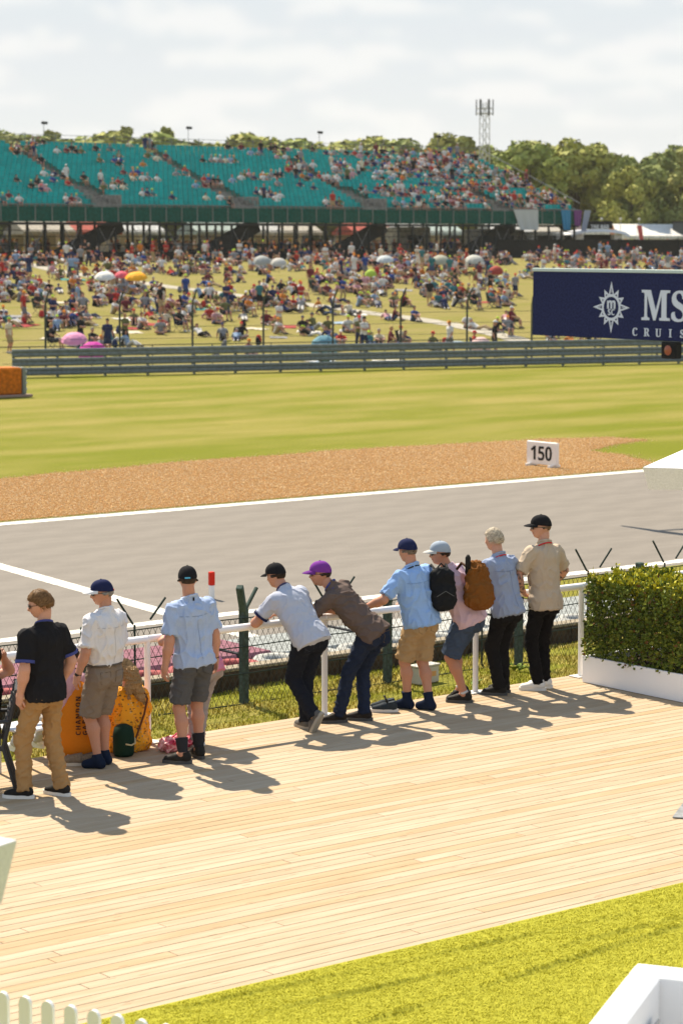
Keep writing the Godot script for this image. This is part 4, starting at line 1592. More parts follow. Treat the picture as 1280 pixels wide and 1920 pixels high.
func add_finger(m: Array, pts: Array, r: float, c: Color) -> void:
	var base: int = m[0].size()
	var side := Vector3.ZERO
	var n := 6
	for i in pts.size():
		var t: Vector3 = (pts[mini(i + 1, pts.size() - 1)] - pts[maxi(i - 1, 0)]).normalized()
		if side == Vector3.ZERO:
			side = t.cross(Vector3.UP if absf(t.y) < 0.9 else Vector3.RIGHT).normalized()
		side = (side - t * side.dot(t)).normalized()
		var o := t.cross(side)
		var rr := r * (1.0 if i < pts.size() - 1 else 0.45)
		for k in n:
			var an := TAU * k / n
			var d := side * cos(an) + o * sin(an)
			m[0].append(pts[i] + d * rr)
			m[1].append(d)
			m[4].append(c)
	for i in pts.size() - 1:
		for k in n:
			var a := base + i * n + k
			var b := base + i * n + (k + 1) % n
			m[2].append(a); m[2].append(a + n); m[2].append(b + n)
			m[2].append(a); m[2].append(b + n); m[2].append(b)
	var e := base + (pts.size() - 1) * n
	for k in range(1, n - 1):
		m[2].append(e); m[2].append(e + k + 1); m[2].append(e + k)

func joints(s: Dictionary) -> Dictionary:
	var j := {}
	j.hip = s.get("hip", Vector3(0, 0.93, 0))
	j.chest = s.get("chest", Vector3(0, 1.45, 0))
	j.up = (j.chest - j.hip).normalized()
	var hr := Vector3.RIGHT.rotated(Vector3.UP, s.get("hip_turn", 0.0))
	var cr := Vector3.RIGHT.rotated(Vector3.UP, s.get("turn", 0.0))
	cr = (cr - j.up * cr.dot(j.up) * 0.85).normalized()
	j.hr = hr
	j.cr = cr
	var sw: float = s.get("shoulder", 0.185)
	j.sl = j.chest - cr * sw - j.up * 0.035
	j.sr = j.chest + cr * sw - j.up * 0.035
	j.hl = j.hip - hr * 0.088 - Vector3(0, 0.02, 0)
	j.hrr = j.hip + hr * 0.088 - Vector3(0, 0.02, 0)
	var a: Array = ik(j.sl, s.get("lh", Vector3(-0.27, 0.86, -0.04)), 0.285, 0.255, s.get("le", Vector3(-0.4, 0, 1)))
	j.el = a[0]
	j.wl = a[1]
	a = ik(j.sr, s.get("rh", Vector3(0.27, 0.86, -0.04)), 0.285, 0.255, s.get("re", Vector3(0.4, 0, 1)))
	j.er = a[0]
	j.wr = a[1]
	a = ik(j.hl, s.get("lf", Vector3(-0.12, 0.085, 0.0)), 0.43, 0.42, s.get("lk", Vector3(-0.1, 0, -1)))
	j.kl = a[0]
	j.al = a[1]
	a = ik(j.hrr, s.get("rf", Vector3(0.12, 0.085, 0.0)), 0.43, 0.42, s.get("rk", Vector3(0.1, 0, -1)))
	j.kr = a[0]
	j.ar = a[1]
	var hb := Basis.from_euler(Vector3(-float(s.get("head_down", 0.0)), float(s.get("head_turn", 0.0)), float(s.get("head_roll", 0.0))))
	var hc: Vector3 = j.chest + j.up * 0.075 + Vector3(0, 0.135, 0) + s.get("head_off", Vector3(0, 0, -0.03))
	j.head = Transform3D(hb, hc)
	return j

func foot_basis(s: Dictionary, side: String) -> Basis:
	return Basis(Vector3.UP, float(s.get(side + "y", 0.0))) * Basis(Vector3.RIGHT, float(s.get(side + "p", 0.0)))

# meshes of one figure: [name, mesh, material, parent name]
func figure(s: Dictionary, cell: float, fine: bool) -> Array:
	var out := []
	var j := joints(s)
	var wide: float = s.get("wide", 1.0)
	var skin: Color = s.get("skin", Color(0.50, 0.27, 0.185))
	var up: Vector3 = j.up
	var mid: Vector3 = (j.hip as Vector3).lerp(j.chest, 0.45)
	var fwd := Vector3(0, 0, -1).rotated(Vector3.UP, s.get("turn", 0.0))
	# skin
	var b := []
	b.append(bone(j.hip, mid, 0.090 * wide, 0.084 * wide, j.hr, 0.72))
	b.append(bone(mid, j.chest - up * 0.09, 0.084 * wide, 0.094 * wide, j.cr, 0.66))
	b.append(bone(j.sl + j.cr * 0.04, j.sr - j.cr * 0.04, 0.047, 0.047))
	b.append(bone(j.chest - up * 0.02, (j.head as Transform3D) * Vector3(0, -0.055, 0.025), 0.060, 0.055))
	var hands := []
	for e in [["l", -1.0], ["r", 1.0]]:
		var sh: Vector3 = j["s" + e[0]]
		var el: Vector3 = j["e" + e[0]]
		var wr: Vector3 = j["w" + e[0]]
		var ar: float = s.get("arm", 1.0)
		b.append(bone(sh, el, 0.049 * ar, 0.042 * ar))
		b.append(bone(el, el.lerp(wr, 0.3), 0.042 * ar, 0.044 * ar))
		b.append(bone(el.lerp(wr, 0.3), wr, 0.044 * ar, 0.028))
		var hd: Vector3 = s.get(e[0] + "hd", (wr - el).normalized())
		hd = hd.normalized()
		var pn: Vector3 = s.get(e[0] + "pn", -j.cr * float(e[1]))
		pn = (pn - hd * pn.dot(hd)).normalized()
		var side := hd.cross(pn)
		b.append(bone(wr, wr + hd * 0.075, 0.017, 0.017, side, 0.44))
		hands.append([wr, hd, pn, side, e[0], e[1]])
	var leg: float = s.get("leg", 1.0)
	for e in ["l", "r"]:
		var hp: Vector3 = j.hl if e == "l" else j.hrr
		var kn: Vector3 = j["k" + e]
		var an: Vector3 = j["a" + e]
		var back := (Basis(Vector3.UP, float(s.get(e + "fy", 0.0))) * Vector3.BACK)
		var under: bool = s.has("bottom") and s.bottom.kind == "trousers"
		var lg := leg * (0.62 if under else 1.0)
		b.append(bone(hp, kn, 0.072 * lg, 0.054 * lg))
		b.append(bone(kn, kn.lerp(an, 0.30) + back * 0.014, 0.052 * lg, 0.058 * lg))
		b.append(bone(kn.lerp(an, 0.30) + back * 0.014, an, 0.056 * lg, 0.034))
		var fb := foot_basis(s, e + "f")
		b.append(bone(an, an + fb * Vector3(0, -0.045, -0.12), 0.034, 0.026))
		b.append(bone(an, an + fb * Vector3(0, -0.045, 0.035), 0.034, 0.03))
	var m := nets(b, cell * 1.1, 0.035)
	var C := PackedColorArray()
	C.resize(m[0].size())
	C.fill(skin)
	if s.get("tattoo", false):
		for i in C.size():
			var p: Vector3 = m[0][i]
			for e in [["l"], ["r"]]:
				var el: Vector3 = j["e" + e[0]]
				var wr: Vector3 = j["w" + e[0]]
				if p.distance_to(el) < 0.13 or p.distance_to(el.lerp(wr, 0.5)) < 0.13:
					var n := noise.get_noise_3d(p.x * 22.0, p.y * 16.0, p.z * 22.0)
					if n > -0.15:
						C[i] = Color(0.055, 0.05, 0.06).lerp(skin, clampf(0.55 - n * 1.2, 0.0, 0.75))
	m.append(C)
	if fine:
		for h in hands:
			var wr: Vector3 = h[0]
			var hd: Vector3 = h[1]
			var pn: Vector3 = h[2]
			var sd: Vector3 = h[3]
			var curl: float = s.get(h[4] + "curl", 0.45)
			# the thumb lies towards the front of the body side of the hand
			var th: float = s.get(h[4] + "thumb", -float(h[5]))
			for k in 4:
				var at := wr + hd * (0.072 - 0.006 * absf(k - 1.2)) + sd * th * (0.027 - k * 0.018)
				var l: float = [0.070, 0.078, 0.073, 0.056][k]
				var pts := [at - hd * 0.02, at]
				var d := hd
				for q in 3:
					d = (d * cos(curl) + pn * sin(curl)).normalized()
					at += d * l * [0.45, 0.32, 0.23][q]
					pts.append(at)
				add_finger(m, pts, 0.0088, skin)
			var t0 := wr + hd * 0.02 + sd * th * 0.024
			var t1 := t0 + (hd * 0.7 + sd * th * 0.7 + pn * 0.3).normalized() * 0.042
			var t2 := t1 + (hd * 0.9 + sd * th * 0.25 + pn * 0.4).normalized() * 0.03
			add_finger(m, [t0 - hd * 0.01, t0, t1, t2], 0.0105, skin)
	var ht: Transform3D = j.head
	var lip := Color(0.40, 0.13, 0.10)
	var hb: Array = [PackedVector3Array(), PackedVector3Array(), PackedInt32Array(), 1.0, PackedColorArray()]
	sphere_grid(hb, ht, 40 if fine else 14, 30 if fine else 10, head_r, func(d: Vector3) -> Color:
		if not fine:
			return skin
		var c := skin
		var mouth := bump(d, Vector3(0, -0.60, -1), 0.10) + bump(d, Vector3(0.12, -0.60, -1), 0.08) + bump(d, Vector3(-0.12, -0.60, -1), 0.08)
		c = c.lerp(lip, clampf(mouth, 0, 0.8))
		for e in [-1.0, 1.0]:
			c = c.lerp(Color(0.05, 0.03, 0.025), clampf(bump(d, Vector3(0.31 * e, 0.06, -1), 0.075) * 1.3, 0, 0.9))
			c = c.lerp(s.get("hair_color", Color(0.06, 0.035, 0.02)), clampf(bump(d, Vector3(0.31 * e, 0.24, -1), 0.07) + bump(d, Vector3(0.40 * e, 0.24, -1), 0.07), 0, 0.6))
		if s.has("stubble"):
			c = c.lerp(s.stubble, clampf(bump(d, Vector3(0, -0.75, -0.7), 0.5) * 0.45, 0, 0.4))
		return c)
	renormal(hb)
	var base: int = m[0].size()
	m[0].append_array(hb[0])
	m[1].append_array(hb[1])
	m[4].append_array(hb[4])
	var moved: PackedInt32Array = hb[2]
	for i in moved.size():
		moved[i] += base
	m[2].append_array(moved)
	m[3] = 0.0
	out.append(["body", solid(m), skin_mat(), ""])
	# top
	if s.has("top"):
		var t: Dictionary = s.top
		var fit: float = t.get("fit", 1.0)
		var hem: float = t.get("hem", 0.10)
		var c := []
		var low: Vector3 = j.hip - up * hem
		var belly: float = s.get("belly", 0.0)
		var wd := wide * fit
		var bk := Vector3.BACK.rotated(Vector3.UP, s.get("hip_turn", 0.0)) * (0.022 if hem > 0.0 else 0.0)
		var loose := 0.142 if hem > 0.0 else 0.112
		c.append(bone(low - up * 0.1 + bk, j.hip + bk, loose * wd, (0.128 if hem > 0.0 else 0.112) * wd, j.hr, 0.74, low, -up))
		c.append(bone(j.hip + bk * 0.5, mid, (0.128 if hem > 0.0 else 0.114) * wd, (0.114 + belly) * wd, j.hr, 0.72, low, -up))
		c.append(bone(mid, j.chest - up * 0.10, (0.114 + belly * 0.7) * wd, 0.120 * wd, j.cr, 0.66))
		c.append(bone(j.chest - up * 0.12 + fwd * 0.02, j.chest - up * 0.05 - fwd * 0.01, 0.112 * wd, 0.086 * wd, j.cr, 0.62))
		c.append(bone(j.sl + j.cr * 0.045, j.sr - j.cr * 0.045, 0.062, 0.062))
		var nk: Vector3 = (j.head as Transform3D) * Vector3(0, -0.055, 0.03)
		var nd := (nk - (j.chest as Vector3)).normalized()
		c.append(bone(j.chest - up * 0.03, j.chest + nd * 0.2, 0.082, 0.072, Vector3.ZERO, 1.0, j.chest + nd * float(t.get("neck", 0.068)), (nd + fwd * 0.35).normalized()))
		var sl: float = t.get("sleeve", 0.78)
		for e in ["l", "r"]:
			var sh: Vector3 = j["s" + e]
			var el: Vector3 = j["e" + e]
			var wr: Vector3 = j["w" + e]
			var d := (el - sh).normalized()
			if sl <= 0.0:
				continue
			if sl <= 1.0:
				var end := sh.lerp(el, sl)
				c.append(bone(sh, end + d * 0.1, 0.068 * fit, 0.073 * fit, Vector3.ZERO, 1.0, end, d))
			else:
				c.append(bone(sh, el, 0.066 * fit, 0.056 * fit))
				var d2 := (wr - el).normalized()
				var end2 := el.lerp(wr, sl - 1.0)
				c.append(bone(el, end2 + d2 * 0.1, 0.055 * fit, 0.043 * fit, Vector3.ZERO, 1.0, end2, d2))
		var sm := nets(c, cell, 0.035, t.get("fold", 0.006) if fine else 0.0, t.get("freq", Vector3(9, 5, 9)), Vector3(s.get("seed", 0.0), 0, 0))
		out.append(["shirt", solid(sm), t.mat, ""])
		if fine and t.has("seams"):
			# shoulder yoke, centre pleat and armhole seams follow the cloth
			var lines := [[], []]
			for q in 13:
				var e := q / 12.0 - 0.5
				lines[0].append(j.chest + (j.cr as Vector3) * e * 0.34 - up * (0.10 - 0.02 * absf(e)) - fwd * 0.2)
			for q in 14:
				lines[1].append(j.chest - up * (0.10 + q * 0.030) - fwd * 0.2)
			for l in lines:
				var sl2 := seam(sm, l, -fwd)
				if sl2.size() > 3:
					var k := start()
					add_tube(k, sl2, [0.0022], 4)
					out.append(["seam", commit(k), t.seams, "shirt"])
		if fine and t.has("collar"):
			var k := start()
			var ax := (nd + fwd * 0.35).normalized()
			var ux := ax.cross(Vector3.RIGHT).normalized()
			var uy := ux.cross(ax)
			var ring := []
			var cc: Vector3 = j.chest + nd * float(t.get("neck", 0.068)) - ax * 0.006
			for q in 25:
				var an := TAU * q / 24.0
				ring.append(cc + (ux * cos(an) + uy * sin(an)) * 0.069)
			add_tube(k, ring, [0.0105], 6)
			out.append(["collar", commit(k), t.collar, "shirt"])
		if fine and t.has("cuff"):
			for e in ["l", "r"]:
				var sh: Vector3 = j["s" + e]
				var el: Vector3 = j["e" + e]
				var d := (el - sh).normalized()
				var end := sh.lerp(el, sl)
				var k := start()
				add_tube(k, [end - d * 0.022, end + d * 0.003], [0.0775 * fit], 22)
				out.append(["cuff", commit(k), t.cuff, "shirt"])
		if fine and t.has("tag"):
			out.append(["collar_loop", box(0.016, 0.032, 0.006, 0.001, true), t.tag, "shirt", Transform3D(Basis.IDENTITY, j.chest + nd * 0.062 - fwd * 0.078 + Vector3(0, -0.01, 0))])
	# bottom
	if s.has("bottom"):
		var t: Dictionary = s.bottom
		var fit: float = t.get("fit", 1.0)
		var c := []
		var wd := wide
		var waist: Vector3 = j.hip + up * 0.085
		var back := Vector3.BACK.rotated(Vector3.UP, s.get("hip_turn", 0.0))
		c.append(bone(j.hip - Vector3(0, 0.03, 0), waist + up * 0.05, 0.116 * wd, 0.108 * wd, j.hr, 0.72, waist, up))
		c.append(bone(j.hl + back * 0.035 - Vector3(0, 0.03, 0), j.hl + back * 0.035 - Vector3(0, 0.06, 0), 0.088 * wd, 0.085 * wd))
		c.append(bone(j.hrr + back * 0.035 - Vector3(0, 0.03, 0), j.hrr + back * 0.035 - Vector3(0, 0.06, 0), 0.088 * wd, 0.085 * wd))
		for e in ["l", "r"]:
			var hp: Vector3 = j.hl if e == "l" else j.hrr
			var kn: Vector3 = j["k" + e]
			var an: Vector3 = j["a" + e]
			if t.kind == "shorts":
				var d := (kn - hp).normalized()
				var end := hp.lerp(kn, t.get("len", 0.92))
				c.append(bone(hp, end + d * 0.1, 0.097 * fit, 0.098 * fit, Vector3.ZERO, 1.0, end, d))
			else:
				var d := (an - kn).normalized()
				var end := kn.lerp(an, t.get("len", 1.0))
				c.append(bone(hp, kn, 0.096 * fit, 0.074 * fit))
				c.append(bone(kn, end + d * 0.1, 0.072 * fit, 0.066 * fit * t.get("flare", 1.0), Vector3.ZERO, 1.0, end + d * 0.02, d))
		var bm := nets(c, cell, 0.028, t.get("fold", 0.0055) if fine else 0.0, t.get("freq", Vector3(7, 12, 7)), Vector3(0, s.get("seed", 0.0), 3.0))
		out.append(["trousers" if t.kind != "shorts" else "shorts", solid(bm), t.mat, ""])
		if fine and t.has("pocket"):
			for e in [-1.0, 1.0]:
				var l := []
				for q in [[-0.055, 0.02], [0.0, 0.02], [0.055, 0.02], [0.056, -0.03], [0.052, -0.085], [0.0, -0.11], [-0.052, -0.085], [-0.056, -0.03], [-0.055, 0.02]]:
					l.append(j.hip + (j.hr as Vector3) * (0.088 * e + q[0]) + Vector3(0, q[1] - 0.015, 0) + back * 0.25)
				var pl := seam(bm, l, back)
				if pl.size() > 4:
					var k := start()
					add_tube(k, pl, [0.0024], 4)
					out.append(["pocket", commit(k), t.pocket, "trousers" if t.kind != "shorts" else "shorts"])
		if fine and t.has("belt"):
			var k := start()
			var ring := []
			for q in 33:
				var an := TAU * q / 32.0
				ring.append(waist - up * 0.018 + j.hr * cos(an) * 0.164 * wd + back * sin(an) * 0.121 * wd)
			add_tube(k, ring, [0.0135], 5)
			out.append(["belt", commit(k), t.belt, "trousers" if t.kind != "shorts" else "shorts"])
	# shoes or socks
	if s.has("shoe"):
		for e in ["l", "r"]:
			var an: Vector3 = j["a" + e]
			var tr := Transform3D(foot_basis(s, e + "f"), an)
			if s.shoe.has("sock"):
				var kn: Vector3 = j["k" + e]
				var d := (kn - an).normalized()
				var hi: float = s.shoe.get("sock_high", 0.08)
				var cs := [bone(an, an + d * (hi + 0.1), 0.043, 0.048 + hi * 0.16, Vector3.ZERO, 1.0, an + d * hi, d)]
				if s.shoe.get("kind", "") == "none":
					cs.append(bone(an + tr.basis * Vector3(0, -0.04, 0.03), an + tr.basis * Vector3(0, -0.048, -0.125), 0.042, 0.036))
					cs.append(bone(an, an + tr.basis * Vector3(0, -0.045, -0.11), 0.044, 0.037))
					cs.append(bone(an, an + tr.basis * Vector3(0, -0.04, 0.03), 0.044, 0.042))
				else:
					cs.append(bone(an, an + Vector3(0, -0.04, 0), 0.038, 0.038))
				out.append(["sock", solid(nets(cs, 0.009 if fine else cell, 0.02)), s.shoe.sock, ""])
			if s.shoe.get("kind", "") != "none":
				out.append(["shoe", shoe_mesh(fine), s.shoe.mat, "", tr])
				if fine:
					out.append(["sole", sole_mesh(), s.shoe.sole, "shoe", Transform3D.IDENTITY])
	# hair and hat
	if s.has("hair"):
		var kind: String = s.hair.get("kind", "short")
		var thick: float = s.hair.get("thick", 0.016)
		var capped := s.has("cap")
		var hm: Array = [PackedVector3Array(), PackedVector3Array(), PackedInt32Array(), 1.0, PackedColorArray()]
		var hcol: Color = s.hair.color
		var sd: float = s.get("seed", 0.0)
		sphere_grid(hm, ht, 44 if fine else 12, 34 if fine else 9, func(d: Vector3) -> float:
			var f := -d.z
			var line := lerpf(-0.42, 0.50, smoothstep(-0.35, 0.75, f))
			if absf(d.x) > 0.75 and f < 0.25:
				line = maxf(line, -0.18)
			if kind == "long":
				line = lerpf(-0.75, 0.50, smoothstep(-0.2, 0.75, f))
			var a := smoothstep(-0.06, 0.10, d.y - line)
			var n := noise.get_noise_3d(d.x * 4.0 + sd, d.y * 3.0, d.z * 4.0) * 0.2 + noise.get_noise_3d(d.x * 22.0 + sd, d.y * 5.0, d.z * 22.0) * 0.22
			var tk := thick * (0.55 if capped else 1.0) * (1.0 + n)
			if capped and d.y > 0.25:
				tk = -0.004
			return head_r(d) + lerpf(-0.012, tk, a),
			func(d: Vector3) -> Color:
				var n := noise.get_noise_3d(d.x * 9.0 + sd, d.y * 5.0, d.z * 9.0)
				return hcol * (1.0 + n * 0.35 + noise.get_noise_3d(d.x * 30.0 + sd, d.y * 7.0, d.z * 30.0) * 0.45))
		renormal(hm)
		hm[3] = 0.0
		if fine and not capped:
			# loose strands lift the outline of the hair
			var hg := RandomNumberGenerator.new()
			hg.seed = int(sd) + 3
			for q in 900:
				var d := Vector3(hg.randfn(), hg.randfn(), hg.randfn()).normalized()
				if d.y < lerpf(-0.36, 0.52, smoothstep(-0.35, 0.75, -d.z)):
					continue
				var p := d * (head_r(d) + thick * 0.85)
				var t1 := (Vector3(0.25, -0.5, 0.55) + Vector3(hg.randfn(), hg.randfn(), hg.randfn()) * 0.35)
				t1 = (t1 - d * t1.dot(d)).normalized()
				var tip := p + t1 * hg.randf_range(0.02, 0.045) + d * hg.randf_range(0.0, 0.010)
				var w := t1.cross(d) * 0.0022
				var b0: int = hm[0].size()
				for v in [p - w, tip, p + w]:
					hm[0].append(ht * (v as Vector3))
					hm[1].append(ht.basis * d)
					hm[4].append(hcol * hg.randf_range(0.7, 1.5))
				hm[2].append(b0); hm[2].append(b0 + 1); hm[2].append(b0 + 2)
		out.append(["hair", solid(hm), hair_mat(), ""])
	if s.has("cap"):
		out.append(["cap", cap_dome(fine), s.cap.mat, "", ht])
		out.append(["brim", cap_brim(), s.cap.get("brim", s.cap.mat), "cap", Transform3D.IDENTITY])
		if fine and s.cap.has("patch"):
			out.append(["badge", box(0.05, 0.014, 0.004, 0.001, true), s.cap.patch, "cap", Transform3D(Basis(Vector3.RIGHT, 0.15), Vector3(-0.012, 0.022, 0.1075))])
	if fine and s.has("glasses"):
		var k := start()
		for e in [-1.0, 1.0]:
			add_box(k, Vector3(0.031 * e, 0.008, -0.099), Vector3(0.048, 0.036, 0.006), 0.002, Basis(Vector3.UP, -0.22 * e))
			add_bar(k, Vector3(0.056 * e, 0.014, -0.093), Vector3(0.082 * e, 0.008, 0.012), 0.006, 0.004, 0.0)
		add_box(k, Vector3(0, 0.016, -0.104), Vector3(0.02, 0.006, 0.005), 0.001)
		out.append(["sunglasses", commit(k), s.glasses, "", ht])
	if fine and s.has("lanyard"):
		var k := start()
		var c0: Vector3 = j.chest + up * 0.045
		var pts := []
		for q in 17:
			var an := lerpf(-2.3, 2.3, q / 16.0)
			var rr := 0.086
			pts.append(c0 - fwd * cos(an) * rr * 0.95 + (j.cr as Vector3) * sin(an) * rr * 1.05 - up * (0.055 * (1.0 - cos(an)) * 0.8) + up * 0.022)
		add_tube(k, pts, [0.0075], 5)
		out.append(["lanyard", commit(k), s.lanyard, ""])
	if fine and s.has("watch"):
		var e: String = s.watch
		var wr: Vector3 = j["w" + e]
		var el: Vector3 = j["e" + e]
		var d := (wr - el).normalized()
		var k := start()
		add_tube(k, [wr - d * 0.035, wr - d * 0.012], [0.0345], 14)
		out.append(["watch", commit(k), mat(Color(0.03, 0.025, 0.02), 0.5), ""])
	return out

# points dropped along -dir onto the cloth: the nearest point of the mesh in the plane across dir
func seam(m: Array, pts: Array, dir: Vector3) -> Array:
	var V: PackedVector3Array = m[0]
	var N: PackedVector3Array = m[1]
	var out := []
	for p in pts:
		var best := 0.0007
		var at := Vector3.INF
		var nn := Vector3.ZERO
		for i in V.size():
			if N[i].dot(dir) > 0.15:
				var d: Vector3 = V[i] - p
				var l := (d - dir * d.dot(dir)).length_squared()
				if l < best:
					best = l
					at = V[i]
					nn = N[i]
		if at != Vector3.INF:
			var d2: Vector3 = at - p
			out.append(p + dir * d2.dot(dir) + nn * 0.001)
	return out

func skin_mat() -> StandardMaterial3D:
	if not cached.has("skin"):
		var m := tinted(0.55, "skin", 7.0)
		m.metallic_specular = 0.35
		m.uv1_world_triplanar = true
		m.subsurf_scatter_enabled = true
		m.subsurf_scatter_strength = 0.12
		cached["skin"] = m
	return cached["skin"]

func hair_mat() -> StandardMaterial3D:
	if not cached.has("hairm"):
		var m := tinted(0.55, "fine", 9.0)
		cached["hairm"] = m
	return cached["hairm"]

func shoe_mesh(fine: bool) -> ArrayMesh:
	var key := "shoe%s" % fine
	if not cached.has(key):
		var c := [bone(Vector3(0, -0.03, 0.035), Vector3(0, -0.035, -0.06), 0.043, 0.042), bone(Vector3(0, -0.035, -0.06), Vector3(0.004, -0.052, -0.155), 0.042, 0.031, Vector3.RIGHT, 0.85), bone(Vector3(0, -0.02, 0.02), Vector3(0, 0.06, 0.012), 0.044, 0.047, Vector3.ZERO, 1.0, Vector3(0, 0.018, 0.0), Vector3(0, 0.97, -0.22).normalized())]
		cached[key] = solid(nets(c, 0.008 if fine else 0.022, 0.02))
	return cached[key]

func sole_mesh() -> ArrayMesh:
	if not cached.has("sole"):
		var st := start()
		st.set_smooth_group(-1)
		var out := []
		for k in 24:
			var an := TAU * k / 24.0
			var z := -cos(an) * 0.142 - 0.055
			var w := 0.047 * (1.0 - 0.16 * smoothstep(-0.05, 0.09, z)) * pow(absf(sin(an)), 0.62) * signf(sin(an))
			out.append(Vector2(w + 0.003, z))
		for k in 24:
			var a: Vector2 = out[k]
			var b: Vector2 = out[(k + 1) % 24]
			quad(st, Vector3(a.x, -0.085, a.y), Vector3(b.x, -0.085, b.y), Vector3(b.x * 1.03, -0.055, b.y), Vector3(a.x * 1.03, -0.055, a.y))
		for k in range(1, 23):
			st.add_vertex(Vector3(out[0].x, -0.055, out[0].y)); st.add_vertex(Vector3(out[k].x, -0.055, out[k].y)); st.add_vertex(Vector3(out[k + 1].x, -0.055, out[k + 1].y))
			st.add_vertex(Vector3(out[0].x, -0.085, out[0].y)); st.add_vertex(Vector3(out[k + 1].x, -0.085, out[k + 1].y)); st.add_vertex(Vector3(out[k].x, -0.085, out[k].y))
		cached["sole"] = commit(st)
	return cached["sole"]

func cap_dome(fine: bool) -> ArrayMesh:
	var key := "cap%s" % fine
	if not cached.has(key):
		var st := start()
		st.set_smooth_group(0)
		var nu := 28 if fine else 10
		var nv := 9 if fine else 4
		for layer in 2:
			var g := 0.0 if layer == 0 else -0.004
			for jv in nv:
				for i in nu:
					var q := []
					for e in [[i, jv], [i + 1, jv], [i + 1, jv + 1], [i, jv + 1]]:
						var u: float = TAU * e[0] / nu
						var v: float = e[1] / float(nv)
						var an := v * PI * 0.5
						var rim := 0.030 - 0.012 * cos(u + PI)
						var y := lerpf(0.028 + 0.016 * cos(u), 0.132 + g, sin(an) ** 1.0)
						var rr := pow(cos(an), 0.82)
						q.append(Vector3(sin(u) * (0.0875 + g) * rr, y, -cos(u) * (0.1095 + g) * rr))
					quad(st, q[0], q[1], q[2], q[3]) if layer == 0 else quad(st, q[3], q[2], q[1], q[0])
		if fine:
			add_tube(st, [Vector3(0, 0.130, 0), Vector3(0, 0.138, 0)], [0.009, 0.006], 8)
		cached[key] = commit(st)
	return cached[key]

func cap_brim() -> ArrayMesh:
	if not cached.has("brim"):
		var st := start()
		st.set_smooth_group(0)
		var n := 14
		for layer in 2:
			for i in n:
				for r in 4:
					var q := []
					for e in [[i, r], [i + 1, r], [i + 1, r + 1], [i, r + 1]]:
						var u: float = lerpf(-1.12, 1.12, e[0] / float(n))
						var t: float = e[1] / 4.0
						var ext := 0.076 * pow(maxf(cos(u * 1.38), 0.0), 0.6)
						var x := sin(u) * (0.086 + 0.004 * t)
						var z := -cos(u) * 0.1075 - ext * t
						var y := 0.044 - 0.018 * t * t - 1.9 * x * x * (0.4 + 0.6 * t) - (0.003 if layer == 1 else 0.0)
						q.append(Vector3(x, y, z))
					quad(st, q[3], q[2], q[1], q[0]) if layer == 1 else quad(st, q[0], q[1], q[2], q[3])
		cached["brim"] = commit(st)
	return cached["brim"]

func person(label: String, at: Vector3, turn: float, tall: float, s: Dictionary) -> Node3D:
	var o := thing("person", label, "person", at, deg_to_rad(turn), "people along the deck railing")
	o.scale = Vector3.ONE * (tall / 1.8)
	var made := {}
	for p in figure(s, 0.0108, true):
		var parent: Node = o
		if p[3] != "" and made.has(p[3]):
			parent = made[p[3]]
		var n := part(p[0], p[1], p[2], parent)
		if p.size() > 4:
			n.transform = p[4]
		made[p[0]] = n
	return o

func cloth(r: float, g: float, b: float, rough := 0.9) -> StandardMaterial3D:
	var c := mat(Color(r, g, b), rough, "cloth", 14.0)
	return c

